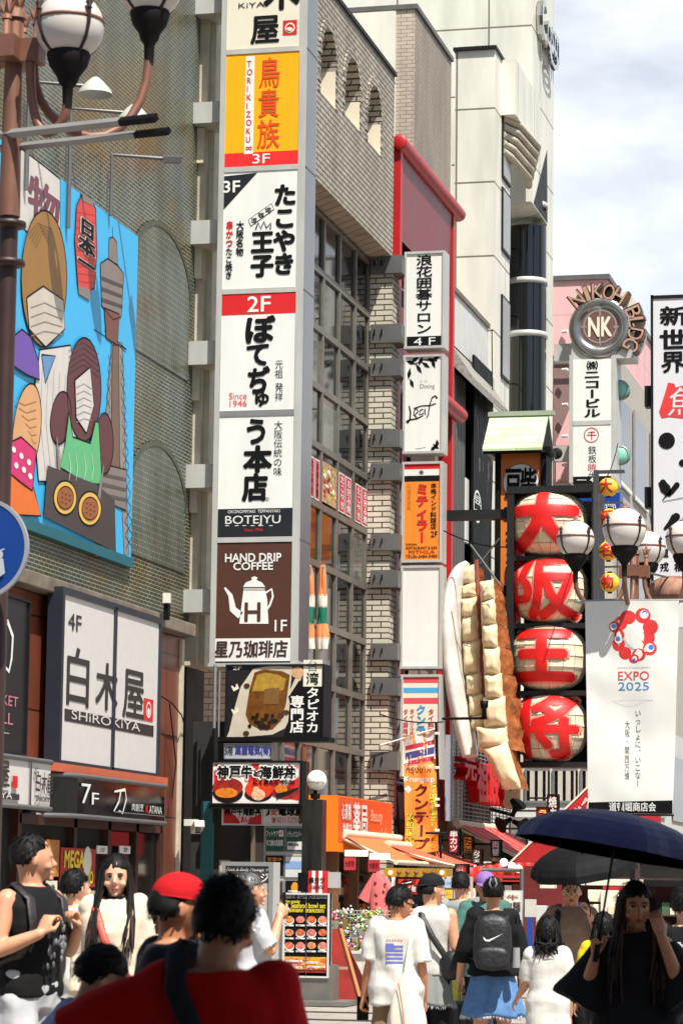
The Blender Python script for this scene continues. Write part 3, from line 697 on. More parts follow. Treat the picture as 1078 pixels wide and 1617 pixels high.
for (u, v) in ((366, 1083), (366, 1120)): g.line(Pt, [(u, v), (u+4, v+6), (u+9, v+3), (u+8, v-3)], [2, 6, 6, 2], .006, CREAMW)
g.pp(Pt, [(459, 1095), (472, 1075), (480, 1076), (479, 1052), (509, 1052), (509, 1166), (446, 1166), (455, 1140)], .005, INK)
g.pq(Pt, 479, 1042, 509, 1084, .006, CREAMW)
g.txt('台', Pt, 486, 1042, 502, 1060, paint(120, 120, 116), .01); g.txt('湾', Pt, 484, 1062, 503, 1081, INK, .01, bold=.02)
g.txt('タピオカ', Pt, 483, 1085, 504, 1158, WHITE, .01, vert=True, bold=.025); g.txt('専門店', Pt, 458, 1098, 480, 1158, WHITE, .01, vert=True, bold=.03)
g.txt('2F', Pt, 368, 1052, 382, 1058, WHITE, .01); g.build('lettering', tb)
g = MB(); g.ps(Pt, 333, 1164, 520, 1171, -.4, .06, BLACK); g.tube([PY(340, 1050, 45.7), PY(338, 1165, 45.7)], .03, ALU, 6); g.tube([PY(347, 1060, 45.7), PY(345, 1165, 45.7)], .02, ALU, 6); g.build('bracket', tb)

# flags behind the light box
for k, (u, hot) in enumerate(((489, 0), (509, 1))):
    fl = thing('furled_flag', ['furled orange white and green flag on the pole nearer the sign tower', 'furled orange white and green flag on the pole beside the dark windows'][k], 'flag', PY(u, 1010, 52))
    g = MB(); g.tube([PY(u-2, 1030, 52), PY(u+1, 895, 52)], .025, ALU, 8); g.build('pole', fl)
    g = MB(); a = lambda uu, v, dy=0: PY(uu, v, 52+dy)
    for (v0, v1, mtx) in ((893, 940, paint(226, 128, 70)), (940, 958, mat('flag_white', (214, 206, 190), .8)), (958, 985, paint(20, 110, 84)), (985, 1008, paint(224, 140, 84)), (1008, 1024, mat('flag_white', (214, 206, 190)))):
        for q in range(4):
            rr = lambda v: .02+.045*min(1, (v-890)/50)+.012*math.sin(v*.12+q*2+k); uu = lambda v: u+(q-1.5)*2.2*min(1, (v-885)/60)+1.6*math.sin(v*.06+q+k)
            vv = [v0-1+(v1-v0+2)*i/6 for i in range(7)]; g.tube([a(uu(v), v, .05*(q % 2)) for v in vv], [rr(v) for v in vv], mtx, 8, flat=.6)
    g.build('cloth', fl)

# small plates below
P4 = ('Y', 45.2)
sgn, r = board('tenant_plate', 'long pale blue fifth floor tenant plate above the beef bowl sign', 'sign', ('Y', 45.5), 354, 1174, 430, 1199, .12, .012, GREYM, mat('pale_blue_plate', (172, 176, 190), .4))
g = MB(); g.txt('5階', ('Y', 45.5), 356, 1179, 368, 1192, INK, bold=.01); g.txt('萬屋電気(有)', ('Y', 45.5), 372, 1178, 428, 1193, paint(60, 58, 130), bold=.04); g.build('lettering', sgn)
Pk = ('Y', 44.6)
kb, r = board('beef_bowl_sign', 'wide black framed light box advertising beef and seafood rice bowls', 'sign', Pk, 333, 1201, 477, 1272, .45, .035, BLACK, mat('sign_white_film', (226, 220, 212), .3))
g = MB()
for q in ([(338, 1240), (338, 1216), (385, 1250)], [(398, 1206), (410, 1206), (400, 1250), (388, 1250)], [(455, 1206), (472, 1212), (425, 1252), (408, 1252)], [(472, 1226), (472, 1264), (430, 1258)], [(338, 1206), (346, 1206), (380, 1250)]): g.pp(Pk, q, .004, REDI)
FOOD = [mat('bowl_beef', (150, 34, 24), .4, var=.6, scale=14), mat('bowl_urchin', (214, 122, 30), .4, var=.5, scale=18), mat('bowl_roe', (220, 60, 26), .35, var=.5, scale=22), mat('bowl_crab', (226, 176, 140), .4, var=.4, scale=18), mat('bowl_black', (24, 18, 16), .3)]
g.ell(Pk, 360, 1252, 24, 16, .006, FOOD[4]); g.ell(Pk, 360, 1243, 24, 15, .008, FOOD[0]); g.ell(Pk, 358, 1252, 18, 8, .011, FOOD[1])
g.ell(Pk, 408, 1254, 22, 12, .006, FOOD[4]); g.ell(Pk, 409, 1246, 22, 15, .008, FOOD[2]); g.ell(Pk, 408, 1255, 11, 9, .011, FOOD[3]); g.ell(Pk, 405, 1247, 5, 5, .012, FOOD[3])
g.ell(Pk, 450, 1252, 22, 10, .006, FOOD[0]); g.ell(Pk, 444, 1246, 10, 7, .009, FOOD[1]); g.line(Pk, [(436, 1258), (455, 1252), (472, 1244)], [9, 6, 2], .011, FOOD[4])
for ol, mt_, of in ((.13, WHITE, .014), (.05, INK, .018)):
    for ch, a in (('神', (344, 1210, 361, 1229)), ('戸', (363, 1210, 380, 1229)), ('牛', (382, 1209, 398, 1229)), ('と', (401, 1216, 411, 1226)), ('海', (411, 1210, 429, 1229)), ('鮮', (431, 1210, 448, 1229)), ('丼', (449, 1210, 466, 1229))):
        e = 1.6 if ol > .1 else 0; g.txt(ch, Pk, a[0]-e, a[1]-e, a[2]+e, a[3]+e, mt_, of, bold=ol if ol < .1 else .09)
g.txt('にくあんど', Pk, 401, 1231, 441, 1239, INK, .018, bold=.06); g.txt('道頓堀店', Pk, 444, 1232, 466, 1238, INK, .018, bold=.03); g.build('lettering', kb)
g = MB(); g.ps(Pk, 330, 1272, 480, 1277, -.4, .02, BLACK); g.tube([PY(340, 1300, 44.9), PY(340, 1150, 44.9)], .05, DARKM, 8); g.tube([PY(478, 1300, 44.9), PY(480, 1180, 44.9)], .06, paint(110, 66, 40), 8); g.build('bracket', kb)
Pm = ('Y', 44.9)
s1, r = board('small_bowl_banner', 'small red and white beef bowl banner hanging under the black framed sign', 'sign', Pm, 351, 1273, 415, 1303, .05, .008, WHITE, WHITE)
g = MB(); g.pp(Pm, [(353, 1300), (353, 1276), (372, 1288), (380, 1300)], .004, REDI); g.pp(Pm, [(413, 1302), (413, 1285), (396, 1292), (390, 1302)], .004, REDI)
g.txt('神戸牛海鮮丼', Pm, 355, 1274, 412, 1288, INK, .008, bold=.05); g.txt('にくあんど', Pm, 369, 1289, 398, 1299, REDI, .01, bold=.05); g.build('lettering', s1)
s2, r = board('telephone_sign', 'white light bulb shop sign with black lettering and a red telephone number', 'sign', Pm, 416, 1273, 485, 1304, .05, .008, WHITE, WHITE)
g = MB(); g.txt('電球屋', Pm, 440, 1275, 479, 1288, INK, .008, bold=.05); g.txt('☎', Pm, 429, 1291, 436, 1299, REDI, .008, bold=.02); g.txt('6211-5273', Pm, 438, 1291, 468, 1299, REDI, .008, bold=.02)
g.txt('安', Pm, 428, 1275, 438, 1288, REDI, .008, bold=.02); g.line(Pm, [(419, 1289), (424, 1285), (425, 1278)], [1, 4, 2], .008, INK); g.ell(Pm, 474, 1295, 3.5, 6, .008, INK, ir=.7); g.build('lettering', s2)

# tenant directory stand in grey frames
Pd = ('Y', 45.0)
dr_, r = board('tenant_directory', 'grey framed tenant directory with green and black notices behind the menu board', 'sign', Pd, 416, 1303, 484, 1560, .2, .03, ALU, mat('pale_board', (190, 188, 178), .5))
g = MB(); GRN = mat('directory_green', (22, 70, 52), .4)
for (a, b_, c, d, m_) in ((419, 1308, 449, 1344, GRN), (452, 1308, 482, 1344, GRN), (419, 1351, 448, 1383, INK), (451, 1353, 481, 1385, mat('pale_poster', (204, 206, 204), .4)), (419, 1392, 446, 1420, mat('brown_poster', (70, 50, 36), .4, var=.4, scale=8)), (451, 1391, 481, 1414, INK)):
    g.pq(Pd, a-2, b_-2, c+2, d+2, .012, ALU); g.pq(Pd, a, b_, c, d, .016, m_)
g.pq(Pd, 451, 1360, 481, 1372, .02, mat('sky_blue_strip', (128, 164, 210), .4))
g.txt('フットケア', Pd, 421, 1312, 440, 1321, WHITE, .02, bold=.02); g.txt('タコ魚の目角質', Pd, 421, 1326, 447, 1336, WHITE, .02, bold=.03); g.pq(Pd, 441, 1311, 448, 1321, .02, WHITE); g.txt('4F', Pd, 442, 1313, 447, 1319, REDI, .024)
g.txt('リラックスパーク', Pd, 454, 1313, 480, 1322, WHITE, .02, bold=.02); g.pq(Pd, 454, 1329, 480, 1342, .019, mat('pale_poster', (204, 206, 204))); g.txt('道頓堀店 06-6484', Pd, 455, 1331, 472, 1336, INK, .022, bold=.02)
g.txt('営業中', Pd, 423, 1354, 445, 1360, paint(220, 130, 40), .02, bold=.03); g.ell(Pd, 466, 1402, 6, 9, .02, paint(220, 150, 40)); g.pq(Pd, 455, 1406, 478, 1409, .021, WHITE); g.build('notices', dr_)
# dark steel bollard column with a round lamp
bc = thing('globe_lamp_post', 'square dark steel post topped by a round white globe lamp', 'lamp', PY(498, 1550, 44)*1)
c = PY(497, 1300, 44); hw = .155
g = MB(); g.box(c.x-hw-.02, c.x+hw, 43.85, 44.15, 0, PY(497, 1263, 44).z, mat('mirror_steel_dark', (90, 90, 84), .18, .9, var=.4, scale=3, stretch=(3, 3, .6))); g.build('post', bc)
c = PY(500, 1232, 44); g = MB(); g.tube([c-Vector((.02, 0, .62)), c-Vector((.02, 0, .1))], .035, BLACK, 8); g.tube([c-Vector((.02, 0, .3)), c-Vector((.02, 0, .22))], .08, BLACK, 10); g.build('neck', bc)
GLOBE = mat('white_globe', (232, 230, 222), .25, var=.04)
g = MB(); g.ball(c, .165, .165, .165, GLOBE); g.build('globe', bc)
g = MB()
random.seed(5)
for k in range(14):
    t = -PI/2+(k-7)*.16; g.ball(c+Vector((.166*math.cos(t)*.98, .166*math.sin(t)*.98, -.035+random.uniform(-.008, .008))), .012, .006, random.uniform(.008, .025), mat('grey_lettering', (120, 118, 110)), 6, 4)
g.build('lettering', bc)

# second column of hanging signs
Q = ('Y', 61.0)
cs = []
def col2(u0, u1, v0, v1, label, arms, face):
    root, r = board('hanging_sign', label, 'sign', Q, u0, v0, u1, v1, .5, .055, STEEL, face, 'signs hung in the second column')
    for (a, b_) in arms:
        g = MB(); g.box(PY(586, a, 60.7).x, r[0]+.02, 60.62, 61.35, PY(610, b_, 61).z, PY(610, a, 61).z, GREYM)
        xx = PY(592, a, 60.7).x
        for q in (0, .17): g.box(xx+q, xx+q+.02, 60.56, 60.63, PY(610, b_-12, 61).z, PY(610, a+8, 61).z, INK)
        g.build('bracket', root)
    return root, r
r1, r = col2(638, 702, 397, 550, 'white hanging sign with vertical black lettering, topmost of its column', ((409, 437), (517, 546)), WHITE)
for off, nm, mir in ((.008, 'lettering', False), (-.512, 'rear_lettering', True)):
    g = MB()
    if not mir: g.pq(Q, 642, 531, 696, 547, .006, INK)
    g.txt('浪花囲碁サロン', Q, 656, 402, 682, 528, INK, off, vert=True, bold=.02, flip=mir); g.txt('4 F', Q, 653, 533, 687, 545, WHITE if not mir else INK, off+.004 if not mir else off, flip=mir); g.build(nm, r1)
r2, r = col2(636, 700, 560, 716, 'white hanging sign with black leaf drawing and looping handwriting', ((571, 598), (682, 710)), WHITE)
def leafsign(off):
    g = MB(); random.seed(11)
    for (u, v, a) in ((648, 572, .3), (655, 568, 2.5), (646, 590, 1.7), (650, 605, 1.2), (664, 570, 2.0), (672, 576, .6), (680, 568, .2), (684, 574, 1.2), (688, 566, 2.6), (661, 582, 1.0), (688, 705, .7), (684, 708, 2.3), (690, 700, 1.5)):
        L_ = random.uniform(6, 10)
        g.pp(Q, [(u-L_*math.cos(a), v-L_*math.sin(a)), (u-3*math.sin(a), v+3*math.cos(a)), (u+L_*.3*math.cos(a)-2.5*math.sin(a), v+L_*.3*math.sin(a)+3*math.cos(a)), (u+L_*math.cos(a), v+L_*math.sin(a)), (u+3*math.sin(a), v-3*math.cos(a))], off, INK)
    g.line(Q, [(643, 570), (655, 575), (668, 568), (690, 570)], 1.6, off, INK)
    g.line(Q, [(646, 641), (648, 652), (647, 663), (643, 668), (641, 666), (646, 663), (658, 661), (668, 656)], [2, 2.4, 2.4, 2.8, 2, 2, 2.2, 1.4], off, INK)
    g.line(Q, [(655, 655), (660, 650), (658, 645), (654, 648), (653, 655), (658, 659)], 1.7, off, INK)
    g.line(Q, [(668, 646), (663, 648), (662, 655), (668, 653), (671, 645), (671, 655)], 1.7, off, INK)
    g.line(Q, [(653, 645), (665, 641), (680, 640), (688, 637)], 1.7, off, INK)
    g.line(Q, [(690, 629), (687, 625), (682, 628), (678, 640), (676, 655), (673, 660)], [3, 2.4, 2, 1.8, 1.8, 1.4], off, INK)
    g.txt('Dining', Q, 663, 606, 686, 615, paint(140, 140, 136), off); g.txt('夕・日', Q, 663, 600, 674, 604, paint(150, 150, 146), off); g.line(Q, [(655, 709), (665, 708), (672, 706)], .7, off, INK)
    return g
leafsign(.008).build('lettering', r2); leafsign(-.512).build('rear_lettering', r2)
r3, r = col2(634, 698, 729, 888, 'orange hanging sign below a red and white flag band', ((735, 762), (846, 872)), mat('sign_orange', (232, 132, 42), .4, var=.05))
for off, mir in ((.004, False), (-.508, True)):
    g = MB(); sg_ = -1 if mir else 1
    g.pq(Q, 638, 733, 693, 741, off, REDI); g.pq(Q, 638, 741, 693, 751, off, WHITE); g.pq(Q, 638, 751, 693, 760, off, INK); g.ell(Q, 665, 746, 3.4, 3.4, off+.004*sg_, GREYM, 8, ir=.5)
    for k in range(8): g.line(Q, [(665, 746), (665+4*math.cos(k*PI/4), 746+4*math.sin(k*PI/4))], .7, off+.005*sg_, GREYM)
    g.txt('ミティラー', Q, 656, 763, 676, 858, paint(200, 34, 30), off+.004*sg_, vert=True, bold=.05, flip=mir)
    g.txt('本格インド料理店', Q, 679, 762, 689, 836, INK, off+.004*sg_, vert=True, bold=.02, flip=mir); g.txt('2F', Q, 680, 839, 690, 848, INK, off+.004*sg_, bold=.02, flip=mir)
    g.txt('印度美食家', Q, 642, 764, 649, 806, paint(160, 110, 36), off+.004*sg_, vert=True, flip=mir)
    if not mir:
        g.txt('INDIAN', Q, 641, 858, 658, 861, INK, .008, bold=.02); g.txt('RESTAURANT & BAR', Q, 641, 863, 690, 867, INK, .008, bold=.02); g.txt('MITHILA', Q, 645, 869, 686, 874, paint(150, 40, 20), .008, bold=.02); g.txt('TEL06-6484-0480', Q, 640, 876, 690, 881, INK, .008, bold=.01)
    g.build('lettering' if not mir else 'rear_lettering', r3)
r4, r = col2(632, 697, 893, 1056, 'blank white hanging sign between the orange and the striped signs', ((903, 930), (1018, 1044)), WHITE)
r5, r = col2(632, 696, 1065, 1230, 'white hanging sign with red and blue stripes above red lettering, lowest of its column', ((1073, 1100), (1188, 1217)), CREAMW)
g = MB(); 
for a, b_, m_ in ((1070, 1078, paint(214, 74, 84)), (1086, 1094, paint(70, 160, 206)), (1102, 1111, paint(214, 74, 84))): g.pq(Q, 637, a, 691, b_, .004, m_)
CRI = paint(190, 40, 70)
g.txt('クンテープ', Q, 656, 1113, 672, 1192, paint(60, 150, 200), .008, vert=True, bold=.04); g.txt('タイ料理と伝統', Q, 675, 1119, 685, 1190, CRI, .008, vert=True, bold=.02); g.txt('タイカルチャー', Q, 646, 1119, 654, 1180, CRI, .008, vert=True, bold=.02); g.txt('タイ調味料', Q, 636, 1119, 644, 1170, CRI, .008, vert=True, bold=.02); g.build('lettering', r5)
# orange cloth banner
Pb = ('Y', 60.2)
ob = thing('cloth_banner', 'orange Thai restaurant cloth banner hung below the striped sign', 'banner', PY(665, 1362, 60.2))
def cloth(pl, corners, mt, amp, nx=10, nz=24, seed=0, sx=2.0):
    """A hanging cloth, TL TR BR BL in photo points, gently waved."""
    P = [pt(pl, *c) for c in corners]; vs = []
    for j in range(nz+1):
        for i in range(nx+1):
            a, b_ = i/nx, j/nz; p = (P[0]*(1-a)+P[1]*a)*(1-b_)+(P[3]*(1-a)+P[2]*a)*b_
            p.y += amp*noise.noise(Vector((a*sx+seed, b_*sx*1.6, seed)))+amp*.4*noise.noise(Vector((a*sx*3+seed, b_*sx*4, seed+3))); vs.append(p)
    g = MB(); g.add(vs, [(j*(nx+1)+i, j*(nx+1)+i+1, (j+1)*(nx+1)+i+1, (j+1)*(nx+1)+i) for j in range(nz) for i in range(nx)], mt, True)
    return g
from mathutils.bvhtree import BVHTree
g = cloth(Pb, [(636, 1163), (688, 1152), (692, 1362), (641, 1368)], mat('banner_orange', (236, 142, 52), .75, var=.08), .10, seed=2); BV = BVHTree.FromPolygons(g.v, g.f); g.build('cloth', ob)
g = MB(); O = .004
g.grid(Pb, [(636.5, 1164), (688, 1153), (688.5, 1198), (637, 1206)], O, WHITE, 14, 14)
for k, m_ in enumerate((paint(190, 50, 80), None, paint(70, 70, 130), None, paint(190, 50, 80))):
    if m_: 
        h = 7 if k != 2 else 11; v = (1174, 0, 1185, 0, 1199)[k]
        g.grid(Pb, [(639, v+4), (685, v-6), (685, v-6+h), (639, v+4+h)], O+.012, m_, 14, 3)
g.txt('THAI RESTAURANT', Pb, 639, 1207, 685, 1214, paint(240, 220, 190), O+.01, bold=.02); g.txt('กรุงเทพ', Pb, 640, 1212, 682, 1224, paint(90, 50, 30), O+.012, bold=.01); g.txt('Krungtep', Pb, 638, 1226, 686, 1237, WHITE, O+.01, bold=.02)
g.txt('クンテープ', Pb, 652, 1238, 677, 1344, paint(92, 26, 20), O+.01, vert=True, bold=.04)
g.txt('タイ国政府認定レストラン', Pb, 678, 1236, 690, 1340, paint(90, 90, 20), O+.01, vert=True, bold=.07); g.txt('タイ国政府認定レストラン', Pb, 678, 1236, 690, 1340, paint(238, 226, 70), O+.014, vert=True, bold=.02)
g.txt('道頓堀本店', Pb, 641, 1284, 653, 1346, paint(90, 90, 20), O+.01, vert=True, bold=.07); g.txt('道頓堀本店', Pb, 641, 1284, 653, 1346, paint(238, 226, 70), O+.014, vert=True, bold=.02)
g.grid(Pb, [(641, 1350), (692, 1344), (692, 1361), (643, 1367)], O+.004, paint(52, 24, 28), 14, 5); g.txt('地下1階 B1', Pb, 645, 1349, 690, 1362, WHITE, O+.01, bold=.02)
g.pp(Pb, [(638, 1246), (644, 1240), (650, 1247), (644, 1254)], O+.006, WHITE); g.lay(BV, 60.2).build('lettering', ob)
g = MB(); g.tube([PY(688, 1140, 60.2), PY(697, 1400, 60.2)], .03, BLACK, 8)
for v in (1158, 1212, 1262, 1272, 1311, 1362): g.ps(Pb, 687, v-2, 694, v+2, 0, .05, WHITE)
g.tube([PY(600, 1177, 60.2), PY(690, 1150, 60.2)], .02, WHITE, 6); g.build('pole', ob)
# ---------------------------------------------------------------- mural on the green brick wall
Pu = ('X', -13.9)
mu_ = thing('painted_mural', 'large sky blue painted mural panel with a red lantern and grey tower', 'mural', (-13.9, 40, 6.9))
y0, y1, z0, z1 = 36.4, 43.05, 6.86, 12.22
g = MB(); g.box(-13.96, -13.9, y0, y1, z0, z1, mat('mural_sky', (56, 172, 222), .5, var=.06, scale=1)); g.build('panel', mu_)
g = MB(); g.box(-13.96, -13.86, y0, y1+.02, z0-.16, z0, paint(24, 96, 108)); g.build('lower_trim', mu_)
g = MB(); OUT = INK
def shp(pts, m_, o, w=2.6):
    g.pp(Pu, pts, o, m_)
    if w: g.line(Pu, pts+[pts[0]], w, o+.003, OUT)
GRY = mat('mural_grey', (128, 116, 110), .5); WH = mat('mural_white', (206, 200, 192), .5)
shp([(28, 230), (70, 262), (95, 283), (95, 370), (50, 372), (24, 350)], WH, .002)
g.txt('物', Pu, 46, 272, 92, 372, mat('mural_plum', (112, 58, 74), .5), .008, bold=.03)
# grey observation tower
shp([(150, 880), (176, 540), (193, 540), (203, 876), (196, 876), (188, 700), (182, 700), (166, 880)], mat('mural_tower', (140, 132, 126), .5), .002, 1.6)
shp([(177, 545), (187, 545), (189, 740), (175, 740)], mat('mural_tower_core', (110, 86, 72), .5), .006, 1.6)
for k in range(14):
    a = 560+k*22; wv = 11+k*1.0
    for sd in (-1, 1): g.line(Pu, [(183+sd*wv*.6, a), (183+sd*wv*1.15, a+20)], 1.6, .006, paint(70, 70, 78)); g.line(Pu, [(183+sd*wv*1.1, a), (183+sd*wv*.65, a+20)], 1.6, .006, paint(70, 70, 78))
shp([(158, 416), (170, 408), (186, 420), (195, 432), (191, 500), (178, 505), (160, 482)], GRY, .008, 2)
for k in range(3): g.pp(Pu, [(160, 436+k*17), (193, 450+k*16), (193, 455+k*16), (160, 442+k*17)], .012, paint(72, 60, 60))
shp([(164, 486), (188, 496), (185, 545), (167, 534)], paint(112, 66, 56), .010, 2); shp([(172, 376), (178, 374), (184, 382), (186, 418), (171, 410)], GRY, .006, 1.6); g.line(Pu, [(178, 374), (178, 358)], 1.6, .006, OUT)
g.line(Pu, [(148, 520), (200, 552), (165, 522), (198, 556)], 1.5, .006, OUT)
shp([(160, 732), (199, 742), (198, 806), (160, 790)], GRY, .012, 2)
for k in range(3): g.pp(Pu, [(161, 746+k*16), (198, 755+k*16), (198, 760+k*16), (161, 752+k*16)], .016, paint(84, 74, 70))
# red lantern
shp([(128, 308), (142, 312), (150, 330), (152, 400), (148, 455), (135, 462), (122, 452), (117, 380), (120, 325)], mat('mural_red', (206, 58, 50), .5), .014)
g.pp(Pu, [(129, 305), (146, 316), (146, 326), (128, 316)], .018, GRY); g.pp(Pu, [(122, 450), (143, 458), (140, 474), (123, 464)], .018, GRY)
for k in range(10): g.line(Pu, [(119, 335+k*12), (151, 340+k*12)], .7, .018, paint(150, 30, 30))
for ol, m_, of in ((.09, WH, .022), (.04, INK, .028)): g.txt('日本一', Pu, 123, 338, 147, 440, m_, of, vert=True, bold=ol)
# plain rounded shapes in the colours of the painted figures (no characters)
def blob(cx, cy, a, b_, m_, o, n=26, w=2.6, tilt=0):
    shp([(cx+a*math.cos(t)*math.cos(tilt)-b_*math.sin(t)*math.sin(tilt), cy+a*math.cos(t)*math.sin(tilt)+b_*math.sin(t)*math.cos(tilt)) for t in [2*PI*i/n for i in range(n)]], m_, o, w)
blob(68, 440, 36, 108, mat('mural_ochre', (150, 106, 42), .5), .020); shp([(40, 470), (66, 452), (98, 474), (100, 520), (70, 548), (44, 520)], mat('mural_stone', (196, 186, 172), .5), .026)
shp([(62, 552), (110, 545), (125, 640), (118, 760), (60, 760), (50, 640)], WH, .016)
shp([(64, 560), (86, 562), (70, 605)], paint(96, 140, 184), .020)
blob(40, 680, 22, 75, mat('mural_peach', (212, 158, 106), .5), .026, tilt=.1)
shp([(14, 560), (20, 530), (32, 520), (46, 532), (58, 570), (60, 600), (40, 592), (14, 575)], mat('mural_purple', (104, 72, 158), .5), .030)
shp([(10, 700), (30, 690), (54, 712), (48, 775), (30, 762), (10, 745)], mat('mural_magenta', (206, 36, 106), .5), .036)
for (u, v) in ((18, 710), (30, 720), (42, 730), (34, 742), (44, 752), (22, 735)): g.ell(Pu, u, v, 3.4, 5, .042, WHITE, 10)
shp([(6, 725), (28, 745), (50, 770), (62, 815), (4, 812)], mat('mural_orange', (224, 108, 34), .5), .032)
blob(131, 615, 27, 82, mat('mural_maroon', (92, 42, 46), .5), .022); shp([(116, 600), (140, 580), (146, 640), (134, 684), (118, 660)], WH, .028)
blob(94, 660, 16, 42, mat('mural_maroon', (92, 42, 46)), .024, tilt=.1); blob(163, 700, 14, 48, mat('mural_maroon', (92, 42, 46)), .024)
shp([(106, 650), (112, 690), (140, 700), (148, 665), (153, 668), (158, 765), (130, 762), (92, 738), (100, 700)], mat('mural_green', (92, 178, 118), .5), .034)
shp([(72, 735), (150, 765), (178, 790), (180, 872), (66, 815)], mat('mural_griddle', (66, 56, 54), .5), .038, 0)
for (u, v) in ((99, 786), (138, 803)): blob(u, v, 18, 27, mat('mural_yellow', (224, 180, 80), .5), .042); blob(u, v, 13, 18, mat('mural_brown', (150, 86, 44), .5), .048, w=1.6)
for (u, v) in ((99, 786), (138, 803)):
    for k in range(8): g.line(Pu, [(u-7+(k % 3)*6, v-9+k*2.5), (u-4+(k % 3)*6, v-8+k*2.5)], 1.4, .054, paint(96, 44, 26))
for u in (105, 116, 129, 141): g.line(Pu, [(u, 765-u*.05), (u+3, 740), (u, 715)], [1, 2.4, 1], .044, WHITE)
for a in ([(86, 690), (90, 740)], [(160, 735), (152, 790)]): g.line(Pu, a, [4, 14], .044, paint(128, 124, 120))
for k in range(5): g.line(Pu, [(42+k*3, 372+k*5), (58+k*2, 352+k*4), (80-k, 362+k*6)], 1.2, .024, paint(112, 76, 30))
for k in range(4): g.line(Pu, [(46, 486+k*15), (68, 478+k*15), (96, 492+k*12)], 1.4, .030, paint(140, 120, 104))
for k in range(6): g.line(Pu, [(22+k*5, 632+k*12), (36+k*3, 640+k*12), (55, 634+k*13)], 1.3, .030, paint(166, 108, 64))
for k in range(5): g.line(Pu, [(66+k*9, 575+k*4), (62+k*9, 660+k*6), (70+k*9, 745)], 1.3, .020, paint(150, 144, 136))
for k in range(6): g.line(Pu, [(118, 612+k*11), (130, 606+k*11), (142, 614+k*10)], 1.2, .032, paint(150, 144, 136))
for k in range(5): g.line(Pu, [(106, 555+k*9), (130, 540+k*9), (154, 560+k*9)], 1.2, .0255, paint(60, 24, 30))
g.build('painting', mu_)
# gooseneck lamps over the mural
for k, (u, v, ub, vb) in enumerate(((128, 150, 42, 300), (200, 200, 108, 360), (238, 252, 175, 340))):
    lp = thing('wall_lamp', ['grey gooseneck wall lamp highest over the mural behind the near globe', 'grey gooseneck wall lamp over the middle of the mural', 'grey arm floodlight over the right end of the mural'][k], 'lamp', PX(ub, vb, -13.85), 'lamps over the mural')
    a, c = PX(ub, vb, -13.85), PX(u, v, -13.3); kn = Vector((-13.85, a.y, c.z+.03)); c2 = Vector((-13.2, (a.y+c.y)/2+.35, c.z))
    e = Vector((-12.95, a.y+.35, c.z)); 
    g = MB(); g.tube([a, kn, e], .035, GREYM, 8, False); g.build('arm', lp)
    g = MB()
    if k < 2: g.lathe(e-Vector((0, 0, .12)), [(.26, 0), (.24, .06), (.12, .2), (.05, .26)], mat('lamp_shade_grey', (176, 178, 170), .4), 20)
    else: g.obox(e, .3, .25, .1, .3, GREYM, .3); g.obox(e-Vector((0, 0, .07)), .24, .2, .02, .3, ALU, .3)
    g.build('shade', lp)

# ---------------------------------------------------------------- signs of the granite shop
PA = ('X', -13.45)
def xboard(name, label, cat, x, y0, y1, z0, z1, dep, t, fm, face):
    root = thing(name, label, cat, (x, (y0+y1)/2, z0)); g = MB(); framebox(g, ('X', x), (y0, y1, z0, z1), dep, t, fm); g.build('frame', root)
    g = MB(); g.box(x-dep+.01, x, y0+t*.5, y1-t*.5, z0+t*.5, z1-t*.5, face); g.build('panel', root); return root
PW = ('X', -13.25)
a, b_ = rect(PW, 106, 935, 249, 1224), None
ws = xboard('restaurant_sign', 'big white two leaf restaurant sign framed in dark blue on the granite wall', 'sign', -13.25, a[0]-.24, a[1], a[2]-.08, a[3]+.06, .2, .1, mat('blue_black_frame', (38, 42, 52), .35), mat('white_sign_film', (204, 200, 194), .5, var=.05, scale=6))
ym = PX(180, 1050, -13.25).y
g = MB(); g.box(-13.25, -13.22, ym-.05, ym+.05, a[2]-.02, a[3], mat('blue_black_frame', (38, 42, 52))); g.build('centre_bar', ws)
g = MB(); BRN = paint(48, 42, 38)
g.txt('4F', PW, 108, 967, 128, 999, BRN, bold=.01); 
g.txt('白', PW, 107, 1020, 139, 1118, BRN, bold=.015); g.txt('木', PW, 152, 1044, 184, 1124, BRN, .012, bold=.02); g.txt('屋', PW, 195, 1056, 226, 1138, BRN, bold=.02)
zq0, zq1 = PX(180, 1150, -13.25).z, PX(180, 1134, -13.25).z
g.box(-13.25, -13.243, PX(102, 1130, -13.25).y, PX(242, 1160, -13.25).y, zq0-.02, zq1, BRN)
g.txt('SHiROKiYA', PW, 0, 0, 0, 0, mat('white_sign_film', (204, 200, 194)), .014, r=(PX(112, 1130, -13.25).y, PX(220, 1160, -13.25).y, zq0+.02, zq1+.0))
g.pq(PW, 227, 1102, 241, 1140, .008, REDI); g.ell(PW, 234, 1121, 4, 13, .012, WHITE, ir=.75); g.ell(PW, 234, 1124, 2, 6, .012, WHITE)
g.build('lettering', ws)
PK_ = ('X', -13.3)
ks = xboard('grill_sign', 'charcoal grill restaurant sign cut by the left edge of the picture', 'sign', -13.3, 33.5, PX(45, 1000, -13.3).y, PX(45, 1195, -13.3).z, PX(45, 935, -13.3).z-.12, .25, .03, DARKM, mat('charcoal_film', (46, 46, 46), .5))
g = MB()
g.line(PK_, [(-22, 992), (-2, 982), (12, 982), (20, 1005), (18, 1040), (14, 1060), (4, 1050)], [6, 8, 9, 9, 8, 7, 3], .008, WHITE); g.line(PK_, [(0, 985), (-8, 1030), (-20, 1062)], [8, 8, 4], .01, WHITE)
